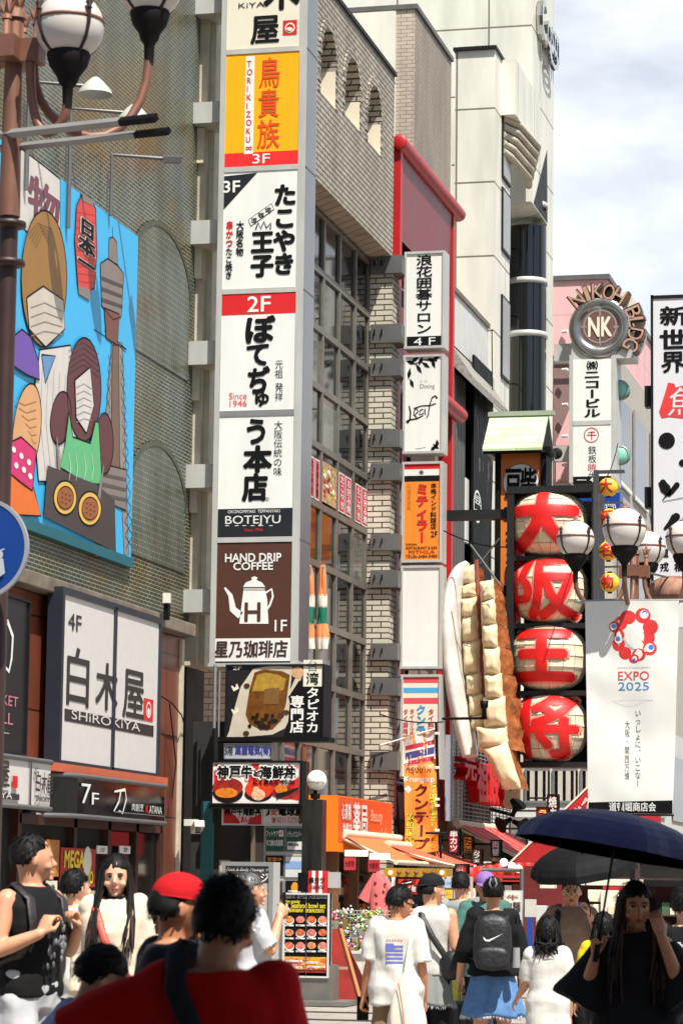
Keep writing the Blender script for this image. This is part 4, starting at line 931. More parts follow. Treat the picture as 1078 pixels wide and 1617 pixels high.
PKO = paint(196, 120, 128); g.txt('MARKET', PK_, -28, 1090, 28, 1117, PKO, .008); g.txt('GRILL', PK_, -28, 1118, 20, 1145, PKO, .008); g.txt('dining kitchen', PK_, -40, 1148, 14, 1160, WHITE, .008); g.build('lettering', ks)
# curved fascia over the entrance
def fascia(name, label, y0, y1, z0, z1, x0, bulge, m_, cat='sign'):
    root = thing(name, label, cat, (x0, (y0+y1)/2, z0)); n = 20; g = MB(); pts = []
    for i in range(n+1):
        t = i/n; e = min(1, min(t, 1-t)*9); pts.append((x0+bulge*math.sqrt(max(0, 1-(1-e)**2)), y0+(y1-y0)*t))
    for i in range(n):
        (xa_, ya), (xb, yb) = pts[i], pts[i+1]; g.poly([(xa_, ya, z0), (xb, yb, z0), (xb, yb, z1), (xa_, ya, z1)], m_)
    g.poly([(x, y, z1) for x, y in pts]+[(x0-.1, y1, z1), (x0-.1, y0, z1)], m_); g.poly([(x, y, z0) for x, y in pts]+[(x0-.1, y1, z0), (x0-.1, y0, z0)], BLACK)
    g.build('panel', root); g = MB(); g.tube([(x+.01, y, z1) for x, y in pts], .035, GREYM, 8); g.tube([(x+.01, y, z0) for x, y in pts], .035, GREYM, 8); g.build('trim', root); return root
X1 = -13.55; XF_ = -13.1
yk0, yk1 = PX(104, 1250, XF_).y, PX(276, 1270, XF_).y
zk0, zk1 = 2.56, 3.14
kf = fascia('black_fascia_sign', 'glossy black curved seventh floor sign over the shop entrance', yk0, yk1, zk0, zk1, X1, .45, mat('gloss_black', (16, 16, 17), .12))
PF = ('X', XF_); g = MB(); hz = zk1-zk0
def fr(a, b_, c, d): return (yk0+(yk1-yk0)*a, yk0+(yk1-yk0)*b_, zk0+hz*c, zk0+hz*d)
g.txt('7', PF, 0, 0, 0, 0, WHITE, .02, r=fr(.12, .2, .32, .82)); g.txt('F', PF, 0, 0, 0, 0, WHITE, .02, r=fr(.21, .27, .32, .62))
g.line(PF, [(179, 1250), (196, 1247), (198, 1262), (192, 1284), (186, 1280)], [3, 5, 5, 4, 2], .02, WHITE); g.line(PF, [(189, 1249), (186, 1266), (178, 1281)], [5, 5, 3], .022, WHITE)
g.txt('肉割烹', PF, 0, 0, 0, 0, WHITE, .02, r=fr(.57, .68, .26, .46)); g.txt('K', PF, 0, 0, 0, 0, REDI, .02, r=fr(.7, .73, .24, .44), bold=.02); g.txt('ATANA', PF, 0, 0, 0, 0, WHITE, .02, r=fr(.735, .86, .24, .44)); g.quad(PF, fr(.42, .88, .18, .2), .02, ALU)
g.txt('道頓堀', PF, 0, 0, 0, 0, paint(110, 40, 60), .02, r=fr(.88, .96, .5, .72), bold=.02); g.build('lettering', kf)
yw0, yw1 = 33.2, PX(103, 1240, -13.0).y-.05
wf = fascia('white_fascia_sign', 'white curved restaurant fascia at the left edge above the people', yw0, yw1, 2.62, 3.27, X1, .5, mat('white_sign_film', (204, 200, 194)))
PF2 = ('X', -13.05); g = MB()
g.txt('屋', PF2, 0, 0, 0, 0, BRN, .03, r=(34.7, 35.3, 2.86, 3.2), bold=.02); g.quad(PF2, (35.42, 35.62, 2.86, 3.02), .03, REDI); g.quad(PF2, (34.0, 35.7, 2.70, 2.78), .03, BRN); g.txt('KiYA', PF2, 0, 0, 0, 0, WHITE, .036, r=(34.7, 35.4, 2.71, 2.79))
g.quad(PF2, (36.12, 36.17, 2.62, 3.27), .03, BRN)
g.txt('4F', PF2, 0, 0, 0, 0, BRN, .03, r=(36.25, 36.42, 3.04, 3.17)); g.txt('白木屋', PF2, 0, 0, 0, 0, BRN, .03, r=(36.35, 37.05, 2.83, 3.12), bold=.01); g.txt('SHiROKiYA', PF2, 0, 0, 0, 0, BRN, .03, r=(36.35, 37.0, 2.71, 2.78), bold=.05); g.build('lettering', wf)
g = MB(); yy0, yy1 = PX(85, 1215, -13.2).y, PX(265, 1248, -13.2).y; g.box(-13.6, -13.2, yy0, yy1, 3.18, 3.30, mat('terracotta_band', (190, 96, 66), .5)); tag(g.build('terracotta_ledge'), 'terracotta painted ledge between white sign and black fascia', 'ledge')
# camera on the corner, wires
cm = thing('security_camera', 'small white security camera on the corner of the granite shop', 'camera', PY(310, 1308, 44.6))
c = PY(312, 1306, 44.5); g = MB(); g.obox(c, .17, .34, .12, .5, mat('white_plastic', (205, 202, 192), .4), -.35); g.build('body', cm, bevel=.015)
g = MB(); g.obox(c+Vector((.06, -.16, -.06)), .08, .05, .08, .5, BLACK, -.35); g.build('lens', cm)
g = MB(); g.box(c.x-.25, c.x-.04, c.y+.05, c.y+.2, c.z+.02, c.z+.13, mat('white_plastic', (205, 202, 192))); g.build('mount', cm)
c2 = PX(264, 945, -13.25); g = MB(); g.obox(c2, .12, .2, .16, .2, mat('white_plastic', (205, 202, 192))); g.obox(c2-Vector((0, 0, .22)), .08, .1, .26, 0, BLACK); tag(g.build('cable_box'), 'small white junction box with black cable above the granite wall', 'box')
g = MB(); g.tube([(-13.5, 43.2, 4.7), (-13.4, 43.9, 4.55), (-13.45, 44.6, 4.4), (-13.5, 45, 4.2)], .012, BLACK, 5); g.tube([(-13.45, 43.9, 4.55), (-13.5, 44.5, 3.6), (-13.5, 44.3, 3.0)], .012, BLACK, 5); tag(g.build('loose_cable'), 'black cable looping down the granite corner', 'cable')
# posters beside the door
for k, (u0, v0, u1, v1) in enumerate(((76, 1325, 93, 1385), (97, 1338, 150, 1402), (75, 1390, 90, 1430), (97, 1405, 150, 1470))):
    Pp = ('X', -13.42); r = rect(Pp, u0, v0, u1, v1); zc = PX((u0+u1)/2, (v0+v1)/2, -13.42).z; h = (v1-v0)/2*mpp(Pp, u0, v0)*.95
    g = MB(); g.box(-13.44, -13.42, r[0], r[1], zc-h, zc+h, [mat('poster_amber', (190, 120, 50), .5, var=.5, scale=6), mat('poster_scarlet', (176, 44, 30), .5, var=.3, scale=5), CREAMW, mat('poster_beige', (180, 165, 140), .5, var=.3, scale=7)][k])
    if k == 1:
        rr = r; g.txt('MEGA', Pp, 0, 0, 0, 0, paint(236, 208, 60), .01, r=(r[0]+.12, r[0]+1.0, zc+.0, zc+h*.85), bold=.05, shear=.1); g.txt('ALL 500', Pp, 0, 0, 0, 0, paint(236, 208, 60), .01, r=(r[0]+.1, r[0]+1.45, zc-h*.8, zc-.05), bold=.05)
        g.ball((-13.41, r[1]-.4, zc+.1), .01, .2, .22, CREAMW, 12, 6)
    if k == 2: g.txt('うまい', Pp, 0, 0, 0, 0, INK, .01, r=(r[0]+.1, r[1]-.1, zc-h*.7, zc+h*.7), vert=True, bold=.04)
    if k == 3: g.txt('本日のおすすめ', Pp, 0, 0, 0, 0, INK, .01, r=(r[0]+.2, r[1]-.2, zc, zc+h*.6), bold=.03)
    tag(g.build('door_poster'), ['amber narrow poster beside the granite shop door', 'red poster with yellow lettering beside the granite shop door', 'white vertical poster with black brush lettering by the door', 'beige notice poster below the red one by the door'][k], 'poster')
for k, u in enumerate((162, 198)):
    g = MB(); Pp = ('X', -13.42); r = rect(Pp, u-8, 1336, u+8, 1348); zc = PX(u, 1342, -13.42).z; g.box(-13.44, -13.42, r[0], r[1], zc-.06, zc+.06, WHITE); g.txt('12'[k:]+'F', Pp, 0, 0, 0, 0, INK, .01, r=(r[0]+.15, r[1]-.15, zc-.03, zc+.03))
    tag(g.build('floor_plate'), ['small white plate over the first door leaf, nearer the red poster', 'small white plate over the second door leaf, farther from the red poster'][k], 'plate')
# ---------------------------------------------------------------- lantern sign
Y6 = 62.0; P6_ = ('Y', Y6)
lf = thing('lantern_frame', 'black steel frame holding four giant paper lanterns', 'frame', PY(870, 1215, Y6))
g = MB()
def bar(u0, v0, u1, v1, d0=-.9, d1=0, m_=BLACK): g.ps(P6_, u0, v0, u1, v1, d0, d1, m_)
FRB = mat('frame_black', (30, 30, 31), .5, .2, var=.3)
bar(799, 768, 810, 1215, -1.0, 0, FRB); bar(933, 768, 944, 1215, -1.0, 0, FRB); bar(799, 767, 944, 778, -1.0, .01, FRB)
for v in (876, 983, 1090, 1203): bar(810, v, 933, v+8, -.9, -.1, FRB)
g.ps(P6_, 700, 803, 800, 818, -.5, -.2, FRB); g.ps(P6_, 768, 920, 800, 938, -.9, -.6, FRB)
g.ps(P6_, 757, 738, 792, 760, -3.5, -3.2, FRB)
g.tube([PY(742, 860, 60.5), PY(790, 925, 60.5)], .025, GREYM, 6); g.tube([PY(788, 850, 60.6), PY(757, 890, 60.6)], .02, GREYM, 6)
g.build('bars', lf)
g = MB(); g.ps(P6_, 811, 780, 932, 1200, -1.4, -1.3, BLACK); g.build('backing', lf)
PAPER = mat('lantern_paper', (226, 212, 182), .6, var=.12, scale=2); LRED = mat('lantern_red', (214, 24, 22), .45, var=.12)
HALO = mat('lantern_halo', (226, 150, 130), .5)
LAB = ['giant cream paper lantern painted with a red sign for big, topmost of the frame', 'giant cream paper lantern with a dense red brush sign, second from the top', 'giant cream paper lantern with three red bars crossed by a stroke, third from the top', 'giant cream paper lantern with a split red brush sign, lowest of the frame']
for k, (ch, u, v) in enumerate((('大', 867, 828), ('阪', 867, 933), ('王', 866, 1039), ('将', 867, 1149))):
    c = PY(u, v, Y6+.5); rx, rz = .87, .76; m1 = (Y6)/FPX
    lt = thing('paper_lantern', LAB[k], 'lantern', c-Vector((0, 0, rz)), 'giant paper lanterns')
    g = MB(); pr = []
    for i in range(19):
        zt_ = -.97+1.94*i/18; pr.append((rx*(1-abs(zt_)**2.7)**.46+(.014 if i % 3 == 0 else 0), rz*zt_/.97))
    g.lathe(c, pr, PAPER, 18, False, sy=.9); g.build('shell', lt)
    g = MB()
    for i in range(0, 19, 3): r_, z_ = pr[i]; g.lathe(c, [(r_+.006, z_-.006), (r_+.012, z_), (r_+.006, z_+.006)], mat('lantern_wire', (120, 104, 84), .6), 18, True, sy=.9)
    for j in range(18):
        t = 2*PI*j/18; g.tube([c+Vector(((r_+.006)*math.cos(t), (r_+.006)*math.sin(t)*.9, z_)) for r_, z_ in pr], .004, mat('lantern_wire', (120, 104, 84)), 4)
    g.build('ribs', lt)
    def drape(p, c=c, e=.0):
        dx, dz = (p.x-c.x)/rx, (p.z-c.z)/rz; q = max(.05, max(.02, 1-abs(dz*.97)**2.7)**.92-dx*dx)
        return Vector((p.x, c.y-rx*.9*math.sqrt(q)-e, p.z))
    for nm, b_, m_, e, s_ in (('red_sign', .065, LRED, .028, 0),):
        w = .75; r = (c.x-w-.05, c.x+w-.05, c.z-.68, c.z+.73); bo = .03 if ch in '阪将' else .052
        if ch == '王': r = (c.x-.66, c.x+.58, c.z-.52, c.z+.55); bo = .06
        g = MB()
        x0, x1, z0, z1 = r
        g.txt(ch, P6_, 0, 0, 0, 0, HALO, .0, r=(x0-.02, x1+.02, z0-.02, z1+.02), bold=bo+.02, drape=(lambda p: drape(p, e=.016), .14))
        g.txt(ch, P6_, 0, 0, 0, 0, LRED, .0, r=r, bold=bo, drape=(lambda p: drape(p, e=.034), .14))
        g.build('red_lettering', lt)
    g = MB(); g.lathe(c, [(rx*.33, rz-.02), (rx*.33, rz+.06), (0, rz+.06)], BLACK, 18, False, sy=.9); g.lathe(c, [(0, -rz-.06), (rx*.33, -rz-.06), (rx*.33, -rz+.02)], BLACK, 18, False, sy=.9); g.build('end_ring', lt)
# orange shop sign with a green tiled roof
Y8 = 64.0; P8 = ('Y', Y8)
ss = thing('roofed_sign', 'orange sign box on black posts under a pale green tiled gable roof', 'sign', PY(825, 960, Y8))
g = MB(); g.ps(P8, 790, 712, 853, 965, -.6, 0, mat('sign_tangerine', (214, 122, 48), .4, var=.06)); g.build('sign_box', ss)
g = MB(); g.ps(P8, 781, 706, 790, 965, -.8, .05, BLACK); g.ps(P8, 853, 706, 862, 965, -.8, .05, BLACK); g.ps(P8, 776, 707, 870, 716, -.7, .12, BLACK)
for u in (770, 862): g.ps(P8, u+6, 712, u+12, 718, -.1, .4, BLACK)
g.build('post', ss)
GTILE = brick('pale_green_tile', (196, 212, 172), (178, 196, 152), (104, 116, 90), .8, .21, .03, .6, bump=.4, var=.3)
a, b_ = PY(772, 655, Y8+.4), PY(871, 655, Y8+.4); zr = a.z; ze = PY(820, 712, Y8-.35).z; x0, x1 = a.x, b_.x
g = MB(); g.prism([(x0, Y8-.45, ze), (x0, Y8-.45, ze+.06), (x0, Y8+.5, zr), (x0, Y8+1.45, ze+.06), (x0, Y8+1.45, ze)], (x1-x0-.1, 0, 0), GTILE); ro = g.build('roof', ss)
g = MB(); g.box(x0-.03, x1+.04, Y8+.4, Y8+.6, zr-.04, zr+.07, paint(150, 164, 140)); g.build('ridge', ro)
g = MB(); g.poly([(x1-.095, Y8-.42, ze), (x1-.095, Y8+.5, zr-.05), (x1-.095, Y8+1.42, ze)], BLACK); g.box(x0+.02, x1-.12, Y8-.42, Y8-.36, ze-.06, ze-.003, BLACK); g.build('gable', ro)
g = MB(); g.ell(P8, 822, 762, 29, 30, .01, INK); g.ell(P8, 822, 762, 28, 29, .02, WHITE); g.ell(P8, 822, 762, 27, 28, .024, WHITE)
g.txt('豆', P8, 798, 742, 823, 784, INK, .035, bold=.035); g.txt('柴', P8, 822, 740, 847, 784, INK, .035, bold=.035)
g.txt('豆柴', P8, 796, 800, 850, 822, INK, .012, bold=.05); g.txt('カフェ', P8, 797, 835, 808, 900, INK, .012, vert=True, bold=.05); g.build('lettering', ss)
# string of small yellow lanterns on a frame
Y9 = 57.5; P9 = ('Y', Y9)
yf = thing('yellow_lantern_rack', 'slim grey steel rack carrying a column of small yellow lanterns', 'rack', PY(942, 950, Y9))
g = MB(); g.ps(P9, 936, 742, 944, 948, -.08, 0, mat('rack_grey', (72, 72, 72), .5, .2)); g.ps(P9, 944, 742, 985, 747, -.08, 0, mat('rack_grey', (72, 72, 72)))
for v in (792, 842, 893, 945): g.ps(P9, 944, v, 982, v+3, -.08, -.04, mat('rack_grey', (72, 72, 72)))
g.build('frame', yf)
YEL = mat('lantern_yellow', (238, 190, 50), .45, var=.08)
for k, (ch, u, v) in enumerate((('大', 960, 769), ('阪', 962, 818), ('名', 960, 870), ('物', 962, 920))):
    c = PY(u, v, Y9+.15); r_ = .205
    yl = thing('small_lantern', ['small yellow lantern at the top of the slim steel rack', 'small yellow lantern second from the top, half behind a street lamp globe', 'small yellow lantern third from the top of the slim rack', 'small yellow lantern at the foot of the slim rack'][k], 'lantern', c-Vector((0, 0, r_)), 'small yellow lanterns')
    g = MB(); pr = [(r_*math.cos(t)+(.004 if i % 2 else 0), r_*math.sin(t)) for i, t in enumerate([-1.35+2.7*i/14 for i in range(15)])]; g.lathe(c, pr, YEL, 20, True); g.build('shell', yl)
    def drape2(p, c=c): 
        q = max(.12, 1-((p.x-c.x)/r_)**2-((p.z-c.z)/r_)**2); return Vector((p.x, c.y-r_*math.sqrt(q)-.012, p.z))
    g = MB(); g.txt(ch, P9, 0, 0, 0, 0, REDI, 0, r=(c.x-.16, c.x+.10, c.z-.14, c.z+.15), bold=.035, drape=(drape2, .1)); g.build('red_lettering', yl)
    g = MB(); g.lathe(c, [(0, r_*.95), (.05, r_*.95), (.05, r_*1.12), (0, r_*1.12)], BLACK, 12); g.lathe(c, [(0, -r_*1.1), (.05, -r_*1.1), (.05, -r_*.95)], BLACK, 12); g.build('cap', yl)
# blue bar sign behind
P0 = ('Y', 66.0)
bs = thing('blue_bar_sign', 'deep blue box sign with white lettering behind the yellow lanterns', 'sign', PY(940, 870, 66))
g = MB(); g.ps(P0, 902, 778, 978, 872, -.6, 0, mat('sign_deep_blue', (22, 62, 150), .35, var=.2)); g.ps(P0, 902, 848, 978, 862, 0, .004, INK); g.build('panel', bs)
g = MB(); g.txt('BAR', P0, 925, 812, 974, 828, WHITE, .01); g.txt('✦', P0, 948, 832, 956, 842, WHITE, .01); g.txt('LAMAN', P0, 915, 851, 976, 860, WHITE, .01)
for k in range(12): a = 930+k*3.4; g.line(P0, [(a, 800-(k % 3)), (a+2, 792+(k % 4)), (a+4, 803)], 1.6, .01, WHITE)
g.build('lettering', bs)

# ---------------------------------------------------------------- dumpling sign
GY = 60.9; PG = ('Y', GY)
dz_ = thing('dumpling_sign', 'giant model plate of fried dumplings mounted upright on the facade', 'sign', PY(760, 1240, GY))
PLT = mat('plate_porcelain', (216, 212, 204), .3, var=.22, scale=2.4)
def bez(pts, n):
    out = []; k = len(pts)-1
    for i in range(n+1):
        t = i/n*k; j = min(int(t), k-1); f = t-j; p = [pts[max(0, min(k, j+q))] for q in (-1, 0, 1, 2)]
        out.append(tuple(.5*((2*p[1][d])+(-p[0][d]+p[2][d])*f+(2*p[0][d]-5*p[1][d]+4*p[2][d]-p[3][d])*f*f+(-p[0][d]+3*p[1][d]-3*p[2][d]+p[3][d])*f**3) for d in range(len(p[0]))))
    return out
pth = bez([(738, 888, 4), (727, 903, 11), (718, 935, 15), (714, 985, 17), (716, 1045, 17), (724, 1105, 16), (735, 1160, 14), (742, 1194, 12)], 36)
g = MB(); mm = GY/FPX; g.tube([PY(u, v, GY+.9) for u, v, w in pth], [w*mm for u, v, w in pth], PLT, 20, True, flat=3.2, up=Vector((1, 0, 0))); g.build('plate', dz_)
DOUGH = mat('dumpling_dough', (222, 206, 166), .5, var=.26, scale=3.5, bump=.3, bscale=6); CRUST = mat('dumpling_crust', (158, 92, 48), .5, var=.65, scale=6, bump=.8, bscale=9)
def dumpling(q, dep, flare, y, seed):
    """A dumpling: a puffed cream front cut by the photo quad q, its fried side flaring to the right."""
    random.seed(seed); nu, nv = 8, 8; g = MB(); vs = []
    P = [PY(u, v, y) for u, v in q]
    for j in range(nv+1):
        for i in range(nu+1):
            a, b_ = i/nu, j/nv; p = (P[0]*(1-a)+P[1]*a)*(1-b_)+(P[3]*(1-a)+P[2]*a)*b_
            e = min(a, 1-a, b_, 1-b_)*2; bul = .24*math.sin(min(1, e*1.7)*PI/2)+.035*noise.noise(Vector((a*3+seed, b_*2.4, seed*1.7)))
            x_ = p.x+(.035*noise.noise(Vector((b_*4+seed, 3, a)))); vs.append(Vector((x_, p.y-bul, p.z+.03*noise.noise(Vector((a*3, seed, b_*2))))))
    g.add(vs, [(j*(nu+1)+i, j*(nu+1)+i+1, (j+1)*(nu+1)+i+1, (j+1)*(nu+1)+i) for j in range(nv) for i in range(nu)], DOUGH, True)
    rt = [vs[j*(nu+1)+nu] for j in range(nv+1)]; rows = []
    for k in range(5):
        t = k/4; rows.append([p+Vector((flare*math.sin(t*PI/2)*(1+.12*math.sin(7*i_+seed)), dep*t, -.05*t)) for i_, p in enumerate(rt)])
    fl = [p for r_ in rows for p in r_]; n1 = nv+1
    g.add(fl, [(k*n1+i, (k+1)*n1+i, (k+1)*n1+i+1, k*n1+i+1) for k in range(4) for i in range(nv)], CRUST, True)
    lf_ = [vs[j*(nu+1)] for j in range(nv+1)]; bk = [p+Vector((0, dep, 0)) for p in lf_]
    g.add(lf_+bk, [(i, i+1, n1+i+1, n1+i) for i in range(nv)], DOUGH, True)
    for row in (0, nv):
        a = [vs[row*(nu+1)+i] for i in range(nu+1)]; c = [p+Vector((flare*(i/nu), dep, 0)) for i, p in enumerate(a)]
        g.add(a+c, [(i, i+1, nu+1+i+1, nu+1+i) for i in range(nu)], DOUGH, True)
    return g
colA = [(729, 749, 891, 925), (727, 750, 921, 946), (726, 752, 940, 976), (728, 754, 970, 1016), (730, 757, 1012, 1066), (735, 760, 1062, 1098), (739, 764, 1094, 1132), (742, 768, 1128, 1150)]
colB = [(757, 779, 917, 952), (758, 781, 946, 988), (760, 784, 983, 1024), (762, 788, 1019, 1066), (764, 792, 1062, 1104), (762, 797, 1100, 1150), (752, 800, 1146, 1184)]
for i, (u0, u1, v0, v1) in enumerate(colA):
    s_ = random.uniform(-3, 3); dumpling([(u0, v0+3), (u1, v0-1+s_), (u1+1, v1-2+s_), (u0+1, v1+2)], .7, .08, GY+.9-.02*i, i+1).build('dumpling', dz_)
for i, (u0, u1, v0, v1) in enumerate(colB):
    s_ = random.uniform(-3, 3); dumpling([(u0, v0+2), (u1, v0+s_), (u1+2, v1-2+s_), (u0+2, v1+3)], .5, .13+.024*i, GY+.45-.03*i, i+21).build('dumpling', dz_)
dumpling([(757, 1176), (800, 1168), (822, 1244), (794, 1246)], .6, .06, GY+.2, 40).build('dumpling', dz_)
g = MB(); g.tube([PY(752, 884, GY+.9), PY(756, 1000, GY+.9), PY(764, 1100, GY+.8)], .05, paint(140, 70, 66), 8); g.build('rail', dz_)
sl = thing('sign_spotlight', 'small black spotlight on a thin arm in front of the dumpling sign', 'lamp', PY(764, 1140, 59.6))
g = MB(); c = PY(764, 1118, 59.6); g.lathe(c, [(.0, -.2), (.055, -.2), (.05, -.02), (.085, .02), (.095, .16), (0, .16)], BLACK, 14); g.build('head', sl)
g = MB(); g.tube([PY(698, 1135, 59.8), PY(768, 1134, 59.6)], .03, BLACK, 6); g.tube([PY(763, 1134, 59.6), PY(763, 1126, 59.6)], .04, BLACK, 6); g.build('arm', sl)

# ---------------------------------------------------------------- round topped office sign
YN = 88.0; PN = ('Y', YN)
ns = thing('round_topped_sign', 'tall steel sign with a disc top ringed by brown standing letters', 'sign', PY(935, 768, YN))
g = MB(); g.ps(PN, 901, 525, 1000, 566, -1.2, -.05, STEEL); g.ps(PN, 898, 560, 904, 762, -1.2, 0, STEEL); g.ps(PN, 964, 560, 972, 762, -1.2, 0, STEEL); g.ps(PN, 904, 664, 964, 671, -.6, .02, STEEL)
g.ps(PN, 870, 538, 900, 565, -.9, -.5, STEEL); g.build('frame', ns)
c = PN; cc = PY(946, 517, YN); rr = (PY(997, 517, YN).x-cc.x)*.96; 
g = MB(); g.lathe(cc, [(0, 0), (rr*.62, 0), (rr*.62, -.06), (rr*.92, -.06), (rr, 0), (rr, 1.0)], mat('disc_steel', (150, 150, 146), .22, .85, var=.25, scale=2), 48, True, axis='Y'); dsk = g.build('disc', ns)
g = MB(); g.ell(PN, 947, 516, 33, 33, .03, WHITE); g.ell(PN, 947, 516, 32, 32, .05, mat('disc_brown', (112, 76, 66), .4)); g.ell(PN, 947, 516, 27, 27, .06, ALU, ir=.9)
for a in ((945.5, 486, 948.5, 500), (945.5, 532, 948.5, 546)): g.pq(PN, *a, .062, ALU)
g.pq(PN, 917, 515, 926, 518, .062, ALU); g.pq(PN, 968, 515, 977, 518, .062, ALU)
g.txt('NK', PN, 929, 502, 965, 531, CREAMW, .075, bold=.05, shear=0); g.build('emblem', dsk)
g = MB(); BRZ = mat('letter_bronze', (96, 60, 44), .4, .3, var=.3); RG = rr*1.2
for i, ch in enumerate('NIKOH BLDG'):
    if ch == ' ': continue
    t = R(128-i*17.6); ctr = cc+Vector((RG*math.cos(t), 0, RG*math.sin(t))); vs, fs = glyph(ch, .05); h = .62; w_ = .46
    x0, x1 = min(v[0] for v in vs), max(v[0] for v in vs); cs_, sn_ = math.cos(t-PI/2), math.sin(t-PI/2)
    q = []
    for x, y in vs:
        X, Z = ((x-x0)/(x1-x0)-.5)*w_*(.35 if ch == 'I' else 1), (y/.73-.5)*h; q.append(ctr+Vector((X*cs_-Z*sn_, -.05, X*sn_+Z*cs_)))
    ed = {}; g.add(q, fs, BRZ)
    for f in fs:
        for a, b_ in zip(f, f[1:]+f[:1]): ed[(a, b_)] = 1
    for (a, b_) in ed:
        if (b_, a) not in ed: g.add([q[a], q[b_], q[b_]+Vector((0, .5, 0)), q[a]+Vector((0, .5, 0))], [(0, 1, 2, 3)], BRZ)
    vs2, fs2 = glyph(ch, .0); g.add([p for p in [ctr+Vector((((x-x0)/(x1-x0)-.5)*w_*.8*(.35 if ch == 'I' else 1)*cs_-(y/.73-.5)*h*.86*sn_, -.062, ((x-x0)/(x1-x0)-.5)*w_*.8*(.35 if ch == 'I' else 1)*sn_+(y/.73-.5)*h*.86*cs_)) for x, y in vs2]], fs2, paint(176, 140, 118))
g.build('ring_lettering', ns)
rib = MB()
for i in range(24):
    a, b_ = R(132-i*7), R(132-(i+1)*7); rib.prism([cc+Vector((RG*k*math.cos(t), .45, RG*k*math.sin(t))) for k, t in ((.9, a), (.9, b_), (1.2, b_), (1.2, a))], (0, .3, 0), CREAMW)
rib.build('ring_backing', ns)
g = MB(); g.ps(PN, 904, 567, 964, 664, -.8, 0, WHITE); pn = g.build('panel', ns); g = MB()
g.txt('㈱', PN, 926, 570, 943, 584, INK, .01, bold=.03); g.txt('ニコービル', PN, 921, 584, 947, 660, INK, .01, vert=True, bold=.04); g.build('lettering', pn)
g = MB(); g.ps(PN, 904, 671, 964, 752, -.8, 0, WHITE); g.ps(PN, 904, 752, 964, 764, -.8, 0, INK); pn = g.build('panel', ns); g = MB()
CR2 = paint(196, 40, 70); g.ell(PN, 933, 687, 12, 12, .01, CR2, ir=.88); g.line(PN, [(926, 687), (941, 687)], 1.6, .01, CR2); g.line(PN, [(928, 683), (939, 682)], 1.4, .01, CR2); g.line(PN, [(933.5, 681), (933.5, 694)], 1.8, .01, CR2)
for i, ch in enumerate('鉄板暁牛'): g.txt(ch, PN, 928, 704+i*14, 941, 717+i*14, CR2 if i == 2 else INK, .01, bold=-.005)
g.txt('4F', PN, 931, 754, 941, 761, WHITE, .01, bold=.03); g.line(PN, [(910, 758), (925, 758)], 1, .01, WHITE); g.build('lettering', pn)
for k, v in enumerate((615, 718)):
    g = MB(); c = PY(978, v, YN+.7); g.lathe(c, [(0, 0), (.24, -.02), (.25, 0), (.25, .3)], mat('pale_teal_glass', (128, 188, 170), .3), 24, True, axis='Y'); g.lathe(c, [(.25, -.03), (.31, -.03), (.31, .3)], mat('teal_rim', (112, 140, 128), .4), 24, True, axis='Y')
    tag(g.build('round_lamp'), ['upper round teal lamp on the edge of the round topped sign', 'lower round teal lamp on the edge of the round topped sign'][k], 'lamp', 'round teal lamps')
# big calligraphy sign at the right edge
YC = 76.0; PC = ('Y', YC)
cl = thing('calligraphy_sign', 'huge white banner sign with black brush lettering at the right edge', 'sign', PY(1060, 930, YC))
g = MB(); g.ps(PC, 1031, 470, 1140, 990, -.5, 0, mat('grey_white_vinyl', (214, 214, 216), .5, var=.03)); g.build('panel', cl)
g = MB(); g.ps(PC, 1027, 466, 1031, 990, -.7, .03, DARKM); g.ps(PC, 1027, 465, 1140, 470, -.7, .03, DARKM)
for v in (608, 768): g.ps(PC, 1016, v, 1028, v+33, -.5, -.1, DARKM)
g.build('frame', cl); g = MB()
g.txt('新', PC, 1042, 484, 1084, 513, INK, .012, bold=.03); g.txt('世', PC, 1042, 521, 1082, 550, INK, .012, bold=.04); g.txt('界', PC, 1044, 556, 1080, 588, INK, .012, bold=.03)
SR = paint(220, 56, 56); g.pp(PC, [(1040, 650), (1050, 618), (1054, 604), (1064, 606), (1066, 612), (1110, 600), (1112, 664), (1056, 658), (1044, 660)], .012, SR)
g.txt('魚', PC, 1053, 612, 1100, 656, mat('grey_white_vinyl', (214, 214, 216)), .018, bold=.0, shear=.1)
def ink(pts, w): g.line(PC, pts, w, .014, INK)
g.ell(PC, 1052, 696, 13, 13, .014, INK); g.ell(PC, 1079, 731, 8, 6, .014, INK)
ink([(1043, 760), (1050, 772), (1056, 782)], [10, 17, 8]); ink([(1068, 766), (1060, 776), (1054, 783)], [9, 8, 6]); ink([(1052, 782), (1045, 790), (1046, 792), (1100, 782)], [3, 1, 1, 1]); g.ell(PC, 1046, 762, 5, 5, .015, INK); g.ell(PC, 1068, 766, 4.5, 4.5, .015, INK)
ink([(1048, 836), (1058, 826), (1066, 816)], [4, 9, 14]); g.ell(PC, 1067, 816, 6, 6, .015, INK)
g.txt('道頓堀', PC, 1042, 866, 1056, 880, INK, .012, bold=.02) if False else None
for ch, a in (('道', (1042, 866, 1055, 880)), ('頓', (1063, 866, 1080, 880)), ('戎', (1042, 888, 1055, 902)), ('橋', (1064, 888, 1080, 902))): g.txt(ch, PC, *a, INK, .012, bold=.03)
g.build('lettering', cl)

